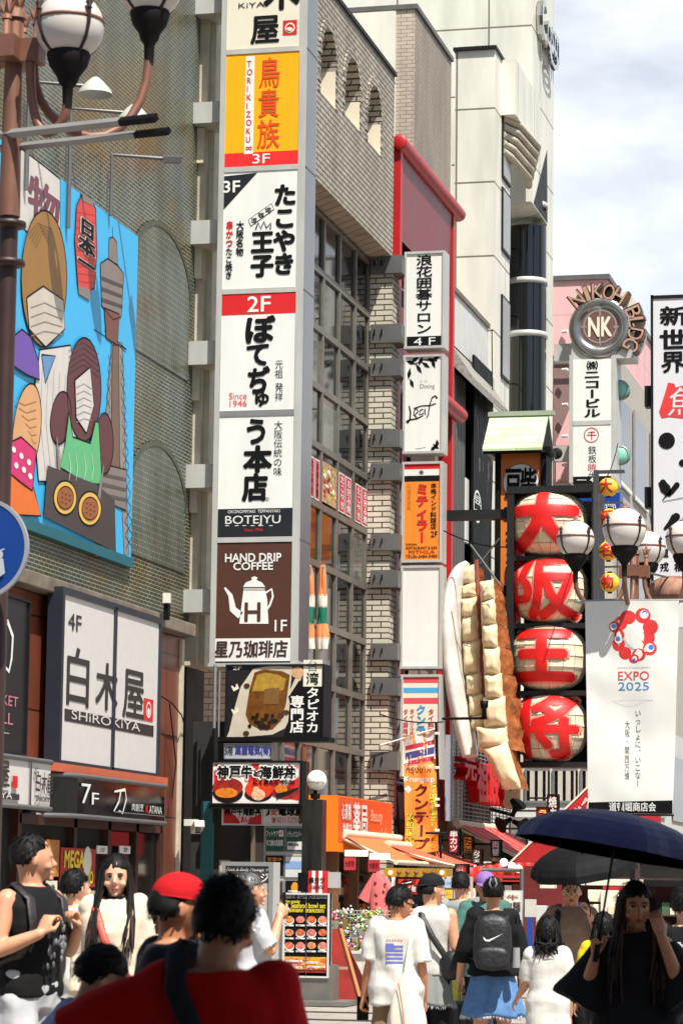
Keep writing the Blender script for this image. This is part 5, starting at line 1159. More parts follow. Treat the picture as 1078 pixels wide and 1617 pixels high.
# ---------------------------------------------------------------- street lamps with banner
LBR = mat('lamp_brown', (122, 82, 64), .5, .15, var=.16, scale=4); LDK = mat('lamp_dark_brown', (58, 36, 30), .5, .15, var=.2)
GL2 = mat('frosted_globe', (206, 198, 188), .3, var=.05, scale=1)
GRIME = mat('globe_grime', (96, 84, 70), .8, var=.6, scale=20)
def globe_head(root, c, r_, s):
    """Globe, cup, hoop with finials around the globe centre c."""
    g = MB(); pr = [(r_*math.cos(t)*1.0, r_*math.sin(t)) for t in [-1.15+(1.15+PI/2)*i/16 for i in range(17)]]; g.lathe(c, pr, GL2, 30); gl = g.build('globe', root)
    g = MB(); z = -r_*math.sin(1.15); g.lathe(c, [(.03*s, z-.34*s), (.035*s, z-.2*s), (.06*s, z-.165*s), (r_*.34, z-.125*s), (r_*.55, z-.06*s), (r_*.64, z+.01*s), (r_*.6, z+.035*s), (0, z+.03*s)], mat('lamp_cup_shaded', (20, 15, 14), .7, spec=.2), 26); g.build('cup', gl)  # cup colour blackened to carry the shade under the globe
    g = MB(); g.lathe(c, [(r_*1.0, -.005*s+.10*r_), (r_*1.03, .10*r_), (r_*1.03, .17*r_), (r_*1.0, .18*r_)], LBR, 30)
    for k in range(4):
        t = k*PI/2+.9; d = Vector((math.cos(t), math.sin(t), 0))
        g.tube([c+d*r_*.5+Vector((0, 0, z)), c+d*r_*.86+Vector((0, 0, -r_*.55)), c+d*r_*1.03+Vector((0, 0, -r_*.1)), c+d*r_*1.04+Vector((0, 0, r_*.3))], [.012*s, .012*s, .013*s, .014*s], LDK, 6)
        g.lathe(c+d*r_*1.04+Vector((0, 0, r_*.28)), [(.008*s, 0), (.022*s, .01*s), (.012*s, .02*s), (.026*s, .045*s), (0, .09*s)], LDK, 8)
    g.build('hoop', gl)
    g = MB(); g.lathe(c, [(r_*.42, z+.02), (r_*.535, z+.02*s), (r_*.5, z+.06*s)], GRIME, 26); g.build('dirt_rim', gl)
    g = MB(); g.lathe(c, [(r_*.26, r_*.96), (r_*.26, r_*1.04), (r_*.12, r_*1.06), (r_*.10, r_*1.2), (0, r_*1.22)], LBR, 14); g.build('top_cap', gl)
def crown(g, c, s, m_):
    for k in range(5):
        t = 2*PI*k/5; d = Vector((math.cos(t), math.sin(t), 0)); 
        g.add([c+d*.035*s+Vector((-d.y, d.x, 0))*.03*s, c+d*.035*s-Vector((-d.y, d.x, 0))*.03*s, c+d*.10*s+Vector((0, 0, .16*s)), c+d*.02*s+Vector((0, 0, .10*s))], [(0, 1, 2), (0, 3, 2), (1, 3, 2)], m_)
    g.lathe(c, [(.05*s, -.04*s), (.055*s, 0), (.04*s, .02*s), (.035*s, .12*s), (0, .26*s)], m_, 10)
def street_lamp(label, hub, s, globes, top=0.0):
    root = thing('street_lamp', label, 'street lamp', (hub.x, hub.y, 0), 'brown globe street lamps')
    g = MB(); g.tube([(hub.x, hub.y, 0), (hub.x, hub.y, .9), (hub.x, hub.y, 1.0), (hub.x, hub.y, hub.z-1.3*s), (hub.x, hub.y, hub.z-.1)], [.11*s, .10*s, .065*s, .06*s, .055*s], LDK, 18)
    for z in (.9, hub.z-1.05*s, hub.z-1.3*s): g.lathe((hub.x, hub.y, z), [(.06*s, -.03*s), (.11*s, -.015*s), (.11*s, .015*s), (.06*s, .03*s)], LDK, 18)
    g.build('pole', root)
    g = MB(); g.tube([(hub.x, hub.y, hub.z-1.0*s), (hub.x, hub.y, hub.z)], [.07*s, .055*s], LBR, 14)
    g.box(hub.x-.19*s, hub.x+.19*s, hub.y-.07*s, hub.y+.07*s, hub.z, hub.z+.15*s, LBR); g.box(hub.x-.07*s, hub.x+.07*s, hub.y-.19*s, hub.y+.19*s, hub.z+.003, hub.z+.147*s, LBR)
    g.tube([(hub.x, hub.y, hub.z+.15*s), (hub.x, hub.y, hub.z+.29*s)], .06*s, LBR, 12); g.lathe((hub.x, hub.y, hub.z+.29*s), [(.05*s, 0), (.075*s, .01*s), (.075*s, .05*s), (.05*s, .06*s)], LBR, 14)
    crown(g, Vector((hub.x, hub.y, hub.z+.36*s)), s, LBR)
    for dx, dy in ((.15, 0), (-.15, 0), (0, .15), (0, -.15)):
        q = Vector((hub.x+dx*s, hub.y+dy*s, hub.z+.15*s)); g.tube([q, q+Vector((0, 0, .12*s))], .026*s, LBR, 8); crown(g, q+Vector((0, 0, .13*s)), s*.62, LBR)
    g.build('hub', root, bevel=.006)
    for c, r_ in globes:
        d = Vector((c.x-hub.x, c.y-hub.y, 0)); L_ = d.length; d.normalize(); z = -r_*math.sin(1.15)-.3*s
        bt = min(hub.z-.42*s, c.z+z-.18*s)
        g = MB(); pts = [Vector((hub.x, hub.y, hub.z+.02))+d*.13*s]
        for i in range(1, 13):
            t = i/12; a = PI*t; pts.append(Vector((hub.x, hub.y, 0))+d*(.13*s+(L_-.13*s)*(1-math.cos(a))/2)+Vector((0, 0, (hub.z if t < .5 else c.z+z)*(1-math.sin(a))+bt*math.sin(a))))
        pts.append(c+Vector((0, 0, z+.1*s)))
        g.tube(pts, .031*s, LBR, 12); g.build('arm', root); globe_head(root, c, r_, s)
    return root
hb = PY(1001, 912, 27.5); m_ = 27.5/FPX
GS = [(PY(908, 852, 27.2), 30*m_), (PY(985, 836, 26.6), 33.5*m_), (PY(1021, 867, 28.6), 30*m_), (PY(1080, 852, 27.4), 30*m_)]
rl = street_lamp('brown street lamp with white globes carrying the white exposition banner', hb, .78, GS)
hl = PY(22, 102, 16.0); m2 = 16/FPX
GL_ = [(PY(110, 42, 15.9), 59*m2), (PY(238, -20, 16.5), 56*m2), (PY(-90, 40, 16.1), 57*m2)]
ll = street_lamp('nearest brown street lamp with large white globes at the left edge', hl, .98, GL_)
# two steel banner bars on the near lamp
g = MB()
for (a, b_, t) in (((0, 213), (247, 186), .03), ((36, 231), (267, 207), .026)):
    p, q = PY(*a, 16.0), PY(*b_, 15.3); g.tube([p-(q-p)*.2, q-(q-p)*.22], t, mat('bar_grey', (150, 148, 144), .45, .3), 4, False, flat=.8); g.tube([q-(q-p)*.22, q], t*.98, BLACK, 4, False, flat=.8)
g.build('banner_bar', ll)
# banner
PE = ('Y', 26.9)
eb = thing('exposition_banner', 'white cloth exposition banner with a red ring emblem hanging from the right street lamp', 'banner', PY(995, 1285, 26.9))
g = cloth(PE, [(923, 950), (1071, 948), (1062, 1286), (928, 1284)], mat('banner_white', (216, 214, 206), .75, var=.03), .05, 14, 30, seed=5, sx=1.6); BV = BVHTree.FromPolygons(g.v, g.f); g.build('cloth', eb)
g = MB(); g.tube([PY(911, 950, 26.95), PY(1079, 948, 26.95)], .016, ALU, 8); g.tube([PY(926, 1285, 26.95), PY(1063, 1287, 26.95)], .012, DARKM, 8); g.build('bar', eb)
g = MB(); O = .003; MR = mat('emblem_red', (206, 42, 38), .6); MBL = mat('emblem_blue', (60, 110, 190), .6)
for (u, v, ru, rv) in ((991, 975, 12, 11), (1014, 972, 12, 12), (1026, 990, 12, 12), (1022, 1007, 11, 12), (1025, 1024, 11, 11), (1008, 1034, 11, 10), (1000, 1040, 8, 7), (986, 1031, 10, 10), (976, 1017, 10, 11), (977, 1003, 8, 10), (970, 990, 9, 9), (980, 984, 10, 11)): g.ell(PE, u, v, ru, rv, O, MR, 22)
g.ell(PE, 1001, 1006, 15, 19, O+.006, mat('banner_white', (216, 214, 206)), 20)
for (u, v, r_, du, dv) in ((1016, 970, 7, 1, -2), (1025, 1023, 7, 2, -1), (968, 990, 5.5, 1, -1), (976, 1010, 6, -1, -1), (1001, 1040, 4, -1, 2)): g.ell(PE, u, v, r_, r_, O+.012, WHITE, 16); g.ell(PE, u+du, v+dv, r_*.62, r_*.62, O+.016, MBL, 14)
g.txt('EXPO', PE, 975, 1060, 1024, 1074, paint(206, 60, 66), O+.004, bold=.01); g.txt('2025', PE, 975, 1077, 1024, 1090, paint(64, 130, 180), O+.004, bold=.0)
g.txt('OSAKA KANSAI JAPAN', PE, 974, 1053, 1025, 1056, paint(140, 140, 140), O+.004); g.line(PE, [(966, 1107), (1030, 1106)], .5, O+.003, paint(160, 160, 156))
GIN = paint(90, 90, 92); g.txt('いっしょに、いこなー', PE, 1001, 1120, 1011, 1243, GIN, O+.004, vert=True); g.txt('大阪・関西万博', PE, 985, 1137, 993, 1233, GIN, O+.004, vert=True)
[g.pp(PE, [(928.6+133*i/20, 1267-3*i/20), (928.6+133*(i+1)/20, 1267-3*(i+1)/20), (928.3+133.3*(i+1)/20, 1283.5+2*(i+1)/20), (928.3+133.3*i/20, 1283.5+2*i/20)], O-.001, INK) for i in range(20)]; g.txt('道頓堀商店会', PE, 961, 1267, 1035, 1281, WHITE, O+.004, bold=.02); g.lay(BV, 26.9).build('lettering', eb)
# rusty shade next to the right lamp
sd = thing('rusty_lamp_shade', 'rust flaked copper drum shade beside the right street lamp', 'lamp shade', PY(1053, 945, 29))
c = PY(1062, 936, 29); g = MB(); RUST = mat('flaked_rust', (150, 108, 88), .7, var=.75, scale=7)
pts = [(0.30*math.sin(PI*i/12*.98+.02), .30*math.cos(PI*i/12*.98+.02)) for i in range(13)]
g.lathe(c, [(.0, .17), (.12, .165), (.22, .12), (.27, .05), (.28, 0), (.27, -.045)], RUST, 30); g.build('shade', sd)
g = MB(); g.lathe(c, [(.27, -.03), (.272, -.06), (.2, -.085), (0, -.09)], mat('shade_underside', (110, 76, 48), .6, var=.5, scale=8), 30); g.build('underside', sd)
g = MB(); g.tube([PY(1025, 905, 28.2), c+Vector((0, 0, .15))], .012, GREYM, 6); g.build('rod', sd)
# round blue footpath sign at left edge
rs = thing('round_road_sign', 'round blue pedestrian road sign on the near street lamp at the left edge', 'road sign', PY(-30, 950, 15.7))
c = PY(-32, 866, 15.7); rb = 87*15.7/FPX
g = MB(); g.lathe(c, [(0, 0), (rb*.93, 0), (rb*.93, .02), (0, .02)], mat('road_sign_blue', (22, 62, 132), .3, var=.06), 48, False, axis='Y'); g.build('disc', rs)
g = MB(); g.lathe(c, [(rb*.93, -.004), (rb, -.004), (rb, .025), (rb*.93, .025)], mat('road_sign_rim', (146, 150, 156), .4), 48, False, axis='Y'); g.build('rim', rs)
g = MB(); PRS = ('Y', 15.69); SW = mat('road_sign_grey_white', (178, 182, 184), .4); g.ell(PRS, -3, 876, 9, 8, .006, SW, 16); g.pp(PRS, [(-10, 884), (6, 882), (9, 905), (-1, 912), (-12, 900)], .006, SW); g.ell(PRS, -45, 830, 12, 12, .006, SW); g.pp(PRS, [(-60, 842), (-30, 842), (-25, 930), (-62, 930)], .006, SW); g.line(PRS, [(2, 869), (8, 867)], 2, .006, SW); g.build('symbol', rs)
g = MB(); g.tube([c+Vector((0, .06, -.2)), c+Vector((0, .06, .5))], .02, GREYM, 8); g.build('bracket', rs)
# ---------------------------------------------------------------- street level: partitions, shop fronts, awnings
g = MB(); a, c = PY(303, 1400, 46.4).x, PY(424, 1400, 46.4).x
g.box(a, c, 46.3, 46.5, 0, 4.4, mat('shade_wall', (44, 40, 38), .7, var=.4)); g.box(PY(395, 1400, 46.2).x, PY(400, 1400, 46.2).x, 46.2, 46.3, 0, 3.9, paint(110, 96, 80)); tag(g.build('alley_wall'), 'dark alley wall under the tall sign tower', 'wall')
g = MB(); a, c = PY(317, 1400, 45.4).x, PY(334, 1400, 45.4).x; g.box(a, c, 45.35, 45.5, .11, 3.0, mat('teal_door', (28, 92, 92), .5)); o = g.build('teal_shutter'); tag(o, 'narrow teal painted shutter at the corner of the dark alley', 'shutter')
g = MB(); P_ = ('Y', 45.34); g.pp(P_, [(330, 1462), (336, 1452), (338, 1464)], .004, WHITE); g.build('arrow_mark', o)
g = MB(); g.ps(('Y', 45.0), 346, 1358, 362, 1384, -.05, 0, mat('notice_frame', (150, 140, 120), .5)); g.pq(('Y', 45.0), 349, 1361, 360, 1381, .004, CREAMW); tag(g.build('wall_notice'), 'small framed notice on the dark alley wall', 'notice')

# foot massage sign board
PM = ('Y', 33.0)
ms = thing('massage_sign_board', 'tall grey framed massage sign board standing on the pavement', 'sign', PY(395, 1600, 33)*1)
r = rect(PM, 349, 1361, 430, 1600); g = MB(); framebox(g, PM, (r[0], r[1], .06, r[3]), .32, .05, ALU); g.box(r[1], r[1]+.004, 33, 33.3, .06, r[3], mat('pale_side', (180, 178, 172), .5)); g.build('frame', ms)
g = MB(); g.slab(PM, (r[0]+.03, r[1]-.03, .08, r[3]-.03), -.3, 0, mat('pale_grey_panel', (176, 172, 164), .5)); g.build('panel', ms)
g = MB(); g.pq(PM, 355, 1367, 428, 1394, .004, mat('sign_charcoal', (58, 54, 52), .5)); g.txt('Foot & Body Massage 4F', PM, 358, 1370, 425, 1377, WHITE, .01, shear=.3); g.txt('マッサージ', PM, 357, 1379, 424, 1393, WHITE, .01, bold=.02)
g.txt('60分', PM, 412, 1462, 427, 1472, INK, .01); g.txt('3,980', PM, 398, 1476, 427, 1496, REDI, .01); g.txt('90分', PM, 412, 1500, 427, 1508, INK, .01); g.txt('5,500', PM, 398, 1512, 427, 1532, REDI, .01); g.build('lettering', ms)
g = MB(); g.box(r[0]-.05, r[1]+.05, 32.9, 33.4, 0, .06, DARKM); g.build('base', ms)

# menu board stand
PN_ = ('Y', 37.0)
mn = thing('menu_stand', 'black seafood bowl menu board on a steel pole stand with pictures of dishes', 'menu stand', PY(484, 1590, 37)*1)
r = rect(PN_, 447, 1410, 520, 1544); g = MB(); g.slab(PN_, r, -.1, 0, BLACK); framebox(g, PN_, r, .12, .025, mat('board_white_edge', (196, 196, 190), .4)); g.build('board', mn)
g = MB(); random.seed(9); YL = paint(230, 214, 40)
g.txt('海鮮丼 専門店 大阪道頓堀', PN_, 450, 1413, 516, 1419, paint(150, 150, 146), .01, bold=.02)
g.txt('Very popular', PN_, 450, 1421, 474, 1427, YL, .01, bold=.03); g.txt('Seafood bowl set', PN_, 460, 1426, 514, 1434, YL, .01, bold=.03); g.txt('超豪華海鮮丼（数量限定販売）', PN_, 452, 1435, 512, 1441, YL, .01, bold=.02)
DISH = [(224, 150, 70), (226, 130, 120), (222, 110, 60), (232, 214, 196), (206, 96, 50), (224, 140, 110), (170, 140, 60), (216, 80, 40)]
for j in range(3):
    for i in range(4):
        u, v = 457+i*17.5, 1452+j*20.5; m_ = mat('dish_%d' % ((i+j*3) % 8), DISH[(i+j*3) % 8], .4, var=.7, scale=26)
        g.ell(PN_, u, v+1.5, 7.6, 6.8, .006, [WHITE, INK, WHITE][(i+j) % 3], 14); g.ell(PN_, u, v, 6.9, 5.6, .009, m_, 14)
        for k in range(5): g.ell(PN_, u+random.uniform(-4, 4), v+random.uniform(-3, 3), 1.8, 1.4, .011+k*.0004, mat('dish_%d' % random.randrange(8), DISH[random.randrange(8)], .4, var=.7, scale=26), 7)
        g.pq(PN_, u-7, v+8, u+7, v+10.5, .012, WHITE); g.txt('海鮮', PN_, u-6, v+8.4, u+1, v+10.2, INK, .016)
g.pq(PN_, 449, 1511, 519, 1531, .004, mat('prawn_gold', (222, 160, 50), .5, var=.5, scale=10))
for k in range(30): u, v = random.uniform(452, 515), random.uniform(1513, 1529); g.ell(PN_, u, v, random.uniform(2, 6), random.uniform(1.5, 3.5), .006+k*.0004, mat('dish_%d' % random.randrange(8), DISH[random.randrange(8)], .4, var=.7, scale=26), 9)
for (u, v, w) in ((452, 1516, 26), (484, 1518, 18), (454, 1526, 24), (486, 1525, 28)): g.pq(PN_, u, v, u+w, v+3, .022, WHITE); g.txt('特製セット 3980', PN_, u+1, v+.5, u+w-2, v+2.5, INK, .026)
g.pq(PN_, 449, 1532, 519, 1536, .006, mat('menu_red', (130, 30, 26), .5)); g.line(PN_, [(484, 1410), (484, 1543)], .7, .03, GREYM); g.build('menu_print', mn)
c = PY(484, 1570, 37); g = MB(); g.tube([(c.x, 37.06, .06), (c.x, 37.06, 1.6)], .035, STEEL, 10); g.box(c.x-.1, c.x+.35, 37.0, 37.4, .05, .55, mat('weight_steel', (130, 126, 118), .4, .5, var=.3)); g.build('pole', mn)
g = MB(); a = PY(455, 1590, 37); b_ = PY(552, 1590, 37); g.box(a.x, b_.x, 36.7, 37.6, .015, .075, mat('base_plate', (120, 118, 112), .5, .4, var=.3)); g.build('base', mn)
for k in range(4): pass
g = MB(); g.ps(PN_, 470, 1378, 486, 1408, -.3, 0, BLACK); g.ps(PN_, 516, 1377, 531, 1402, -.25, -.05, mat('pale_plastic', (170, 172, 170), .5)); g.build('lamp_box', mn)
g = MB(); r = rect(PN_, 487, 1375, 515, 1411); g.slab(PN_, r, -.2, .02, REDI); w = (r[1]-r[0])/5
for i in (1, 3): g.quad(PN_, (r[0]+w*i, r[0]+w*(i+1), r[2], r[3]), .024, WHITE)
g.txt('串カツ', PN_, 489, 1385, 513, 1395, INK, .03, bold=.04); g.txt('KUSHIKATSU', PN_, 491, 1398, 512, 1404, INK, .03, bold=.02); g.build('striped_box', mn)
# red leaning board
ab = thing('red_a_board', 'red sandwich board with wooden edges leaning open beside the menu stand', 'sign board', PY(540, 1598, 37.6)*1)
a = PY(521, 1483, 38.0); q = [Vector((PY(521, 1500, 38).x, 38.0, 1.02)), Vector((PY(533, 1500, 38).x, 38.0, 1.02)), Vector((PY(566, 1590, 37.7).x, 37.7, .0)), Vector((PY(526, 1590, 37.7).x, 37.7, .0))]
g = MB(); g.prism(q, (0, .04, 0), mat('board_red', (146, 44, 36), .4, var=.3)); g.build('front_panel', ab)
g = MB(); g.tube([q[1]+Vector((.03, 0, 0)), q[2]+Vector((.03, 0, .02))], .035, mat('pine_edge', (170, 110, 62), .6), 4, False); g.build('wood_edge', ab)
g = MB(); g.prism([q[0]+Vector((0, .08, 0)), q[1]+Vector((0, .08, 0)), q[2]+Vector((.0, 1.0, 0)), q[3]+Vector((0, 1.0, 0))], (0, .04, 0), mat('board_red', (146, 44, 36))); g.build('rear_panel', ab)
g = MB(); m1 = q[0].lerp(q[3], .5)-Vector((0, .012, 0)); m2 = q[1].lerp(q[2], .5)-Vector((0, .012, 0)); g.poly([m1, m2, m2-Vector((0, .0, .08)), m1-Vector((0, 0, .08))], paint(180, 150, 130)); g.build('tape', ab)
# flower stall
fs_ = thing('flower_counter', 'pale terrazzo street counter carrying a wire flower rack', 'counter', PY(600, 1560, 40)*1)
a, b_ = PY(536, 1540, 40).x, PY(668, 1540, 40).x
zc = 1.6-(1508-1402)*40/FPX
g = MB(); g.box(a, b_, 40, 41, .18, zc, mat('terrazzo', (206, 200, 188), .7, var=.35, scale=14)); g.box(a-.05, b_+.05, 39.95, 41.05, zc, zc+.04, paint(196, 194, 184)); g.build('counter_block', fs_)
g = MB(); g.box(a-.05, b_+.2, 40.1, 40.9, .0, .18, BLACK); g.build('plinth', fs_)
fr_ = thing('flower_rack', 'white wire rack with bunches of pale flowers wrapped for sale', 'rack', Vector(((a+b_)/2, 40.3, zc)))
g = MB(); P40 = ('Y', 40.3); WIRE = mat('rack_wire', (190, 190, 184), .4, .4)
za, zb = zc+.05, 1.6-(1440-1402)*40/FPX; x0, x1 = PY(531, 1480, 40.3).x, PY(628, 1480, 40.3).x
for i in range(19): x = x0+(x1-x0)*i/18; g.tube([(x, 40.3, za), (x, 40.3, zb)], .006, WIRE, 4)
for i in range(12): z = za+(zb-za)*i/11; g.tube([(x0, 40.3, z), (x1, 40.3, z)], .006, WIRE, 4)
g.build('wire_grid', fr_)
random.seed(21); FC = [(226, 150, 168), (236, 220, 214), (224, 214, 110), (214, 96, 130), (240, 236, 230), (150, 176, 110), (170, 190, 226)]
for k in range(16):
    u, v = 533+((k*37) % 96)+random.uniform(-3, 3), 1452+(k % 4)*15+random.uniform(-4, 4); c = PY(u, v, 40.15); g = MB(); cc_ = FC[k % 7]
    g.lathe(c-Vector((0, 0, .2)), [(.01, 0), (.04, .08), (.09, .2)], mat('flower_wrap_%d' % (k % 3), [(206, 196, 160), (196, 204, 190), (160, 128, 84)][k % 3], .3, var=.3), 8)
    for q in range(44): g.ball(c+Vector((random.gauss(0, .075), random.gauss(0, .03), random.gauss(.03, .055))), *[random.uniform(.012, .03)]*3, random.choice([mat('petal_%d' % (k % 7), cc_, .7, var=.3), mat('petal_%d' % ((k+3) % 7), FC[(k+3) % 7], .7, var=.3), mat('petal_%d' % (k % 7), cc_, .7), mat('stem_green', (96, 130, 70), .7)]), 6, 4)
    tag(g.build('flower_bunch'), 'small wrapped bunch of pale flowers hung on the white wire rack', 'flowers', 'flower bunches on the wire rack')
g = MB(); g.ps(P40, 577, 1440, 597, 1449, .02, .03, mat('price_yellow', (236, 206, 60), .5)); g.txt('花 500', P40, 579, 1442, 595, 1447, REDI, .036); tag(g.build('price_card'), 'yellow price card clipped to the top of the flower rack', 'price card')

# pharmacy in orange
ph = thing('pharmacy_front', 'orange pharmacy front with white lettering and open shelves beneath', 'shop', (-13.4, 57, 0))
ORG_ = mat('pharmacy_orange', (236, 126, 24), .45, var=.08); ORR = mat('pharmacy_red_orange', (214, 78, 32), .45, var=.1)
XP = -13.15
g = MB(); g.box(-13.95, XP-.01, 54.6, 59.6, 2.3, 3.42, ORG_); g.box(XP-.01, XP, 54.62, 59.6, 2.5, 3.4, ORR); g.build('sign_box', ph)
PXP = ('X', XP); g = MB()
def fx(a, b_, c, d): return (54.6+5*a, 54.6+5*b_, 2.5+.9*c, 2.5+.9*d)
g.txt('心斎橋', PXP, 0, 0, 0, 0, WHITE, .02, r=fx(.04, .2, .5, .86), bold=.02); g.txt('免税店', PXP, 0, 0, 0, 0, WHITE, .02, r=fx(.06, .22, .18, .42), bold=.02); g.txt('薬局', PXP, 0, 0, 0, 0, WHITE, .02, r=fx(.24, .5, .14, .9), bold=.025); g.txt('Beauty', PXP, 0, 0, 0, 0, paint(240, 190, 160), .02, r=fx(.56, .78, .45, .8), shear=.2); g.txt('Labo', PXP, 0, 0, 0, 0, paint(240, 190, 160), .02, r=fx(.76, .92, .1, .4), shear=.2); g.build('lettering', ph)
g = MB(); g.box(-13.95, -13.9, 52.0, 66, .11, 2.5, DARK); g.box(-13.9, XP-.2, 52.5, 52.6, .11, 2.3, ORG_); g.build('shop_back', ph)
SHELF = mat('shop_shelf', (120, 88, 60), .6, var=.3)
for y in (55.2, 57.0, 58.8):
    g = MB(); g.box(-13.6, -13.3, y, y+.12, .11, 2.3, SHELF); g.build('post', ph)
g = MB(); random.seed(4)
for z in (.5, .95, 1.4, 1.85):
    g.box(-13.85, -13.5, 53.2, 64, z, z+.03, mat('dark_shelf', (50, 44, 40), .6))
g.build('shelves', ph)
g = MB()
for z in (.53, .98, 1.43):
    y = 53.3
    while y < 63.5:
        w = random.uniform(.12, .4); h = random.uniform(.12, .34); g.box(-13.82, -13.52, y, y+w*.9, z, z+h, random.choice([paint(150, 40, 36), paint(200, 190, 170), paint(60, 90, 60), paint(190, 150, 60), paint(90, 40, 40), paint(190, 110, 60), paint(50, 60, 90)])); y += w
o = g.build('packages', ph); tag(o, kind='stuff')
for k, (u0, u1, v) in enumerate(((544, 577, 1347), (583, 612, 1352))):
    g = MB(); p = PY(u0, v, 54.4); q = PY(u1, v, 54.4); g.box(p.x, q.x, 54.4, 54.6, p.z-.06, p.z+.06, lamp_mat('tube_light', (255, 244, 224), .75)); tag(g.build('tube_light'), ['left hand white tube light under the orange pharmacy sign', 'white tube light nearer the awning arm under the pharmacy sign'][k], 'lamp', 'tube lights')
def awning(name, label, x0, x1, y0, y1, z0, z1, m_, val=.0, under=None, stripes=None):
    root = thing(name, label, 'awning', (x0, (y0+y1)/2, z0)); g = MB(); n = 12; vs = []
    for j in range(n+1):
        for i in range(7):
            t = i/6; y = y0+(y1-y0)*j/n; vs.append(Vector((x0+(x1-x0)*t, y, z0+(z1-z0)*t-.05*math.sin(PI*t)-.012*math.sin(j*2.1)*t)))
    for j in range(n):
        mm_ = m_ if not stripes or j % 2 else stripes
        for i in range(6): g.add([vs[j*7+i], vs[j*7+i+1], vs[(j+1)*7+i+1], vs[(j+1)*7+i]], [(0, 1, 2, 3)], mm_, True)
    g.build('cloth', root)
    if val:
        g = MB(); g.box(x1-.01, x1+.01, y0, y1, z1-val, z1, m_); g.build('valance', root)
    g = MB(); g.tube([(x0, y0, z0), (x0, y1, z0)], .09, mat('awning_roller', (214, 204, 178), .5), 10); g.tube([(x1, y0, z1), (x1, y1, z1)], .05, mat('awning_roller', (214, 204, 178)), 8)
    for y in (y0+.05, y1-.05): g.tube([(x0, y, z0-.1), (x1, y, z1-.02)], .035, mat('awning_roller', (214, 204, 178)), 6)
    g.build('frame', root); return root
awning('orange_awning', 'orange cloth awning sloping out below the pharmacy lettering', XP, -12.05, 55.0, 60.5, 2.66, 2.1, mat('awning_orange', (222, 110, 60), .7))
awning('salmon_awning', 'salmon awning with a cream roller right of the orange cloth banner', -12.9, -11.35, 58.0, 63.5, 2.5, 2.05, mat('awning_salmon', (214, 96, 70), .7))
awning('red_awning', 'bright red striped awning above the crowd under the dumpling sign', -12.6, -10.6, 64.0, 70.0, 3.1, 2.1, mat('awning_red', (206, 44, 40), .7), .25, stripes=mat('awning_light_red', (226, 96, 86), .7))
# pink robe and red cloths on show
c = PY(598, 1410, 53.6); g = MB(); g.lathe(c, [(.02, .42), (.06, .4), (.16, .25), (.2, .0), (.17, -.4), (.2, -.62), (0, -.62)], mat('robe_pink', (214, 112, 112), .8, var=.2), 12, sy=.4); g.tube([c+Vector((-.06, 0, .36)), c+Vector((-.3, 0, -.15))], [.07, .13], mat('robe_pink', (214, 112, 112)), 8, flat=.5); g.tube([c+Vector((.06, 0, .36)), c+Vector((.28, 0, -.12))], [.07, .13], mat('robe_pink', (214, 112, 112)), 8, flat=.5)
for k in range(7): g.ball(c+Vector((random.uniform(-.14, .14), -.075, random.uniform(-.5, .25))), .03, .012, .03, paint(150, 40, 50), 6, 4)
tag(g.build('hanging_robe'), 'pink patterned robe hanging in the open shop front', 'robe')
for k, (u, v) in enumerate(((552, 1365), (590, 1368))):
    g = MB(); g.ps(('Y', 53.8), u-9, v-11, u+9, v+9, -.03, 0, mat('cloth_crimson', (190, 50, 60), .7, var=.2)); g.txt('大安売', ('Y', 53.8), u-7, v-6, u+7, v+3, paint(120, 20, 26), .006, bold=.02); tag(g.build('hanging_cloth'), ['red lettered cloth hung under the left tube light', 'red lettered cloth hung beside the pink robe'][k], 'cloth', 'red shop cloths')

# food cart with a gold marquee
PT = ('Y', 41.5)
tc_ = thing('food_cart', 'street food cart with a gold bulb marquee and red lettered panel', 'food cart', PY(655, 1570, 41.5)*1)
GOLD = mat('marquee_gold', (196, 150, 50), .4, .4, var=.3)
r = rect(PT, 606, 1371, 704, 1385); g = MB(); g.slab(PT, r, -.5, 0, GOLD); g.build('marquee', tc_)
for i in range(7):
    g = MB(); c = PY(616+i*13.5, 1378, 41.45); g.ball(c, .035, .035, .035, lamp_mat('bulb_warm', (255, 214, 170), .8) if i in (0, 6) else paint(120, 70, 40), 8, 6); g.build('bulb', tc_)
g = MB(); g.ps(PT, 617, 1385, 623, 1575, -.1, 0, CREAMW); g.ps(PT, 694, 1385, 700, 1575, -.1, 0, CREAMW); g.box(PY(617, 1, 41.5).x, PY(700, 1, 41.5).x, 41.6, 42.6, .2, .95, paint(120, 40, 36)); g.build('body', tc_)
g = MB(); g.ps(PT, 621, 1384, 671, 1440, -.3, -.02, BLACK); g.pq(PT, 627, 1388, 667, 1412, -.014, mat('cart_red', (214, 40, 34), .45)); g.txt('タイ屋台', PT, 634, 1398, 664, 1408, INK, -.006, bold=.06); g.txt('タイ屋台', PT, 634, 1398, 664, 1408, WHITE, .002, bold=.02); g.pp(PT, [(633, 1392), (650, 1389), (650, 1396), (634, 1399)], -.008, INK); g.pp(PT, [(634, 1394.5), (650, 1391.5), (650, 1393.5), (634, 1396.5)], -.004, WHITE); g.build('sign_panel', tc_)
g = MB(); random.seed(8)
for k in range(9): u = 702+(k % 3)*14; v = 1388+(k//3)*17; g.ps(PT, u, v, u+12, v+14, -.04, .0, random.choice([paint(220, 180, 60), paint(170, 190, 214), paint(206, 120, 100), CREAMW, paint(120, 150, 190)])); g.txt(random.choice(['焼そば', '生ビール', 'かき氷', '唐揚げ']), PT, u+2, v+4, u+10, v+9, INK, .008)
g.ps(PT, 700, 1384, 745, 1442, -.06, -.045, paint(196, 170, 150)); g.build('price_cards', tc_)

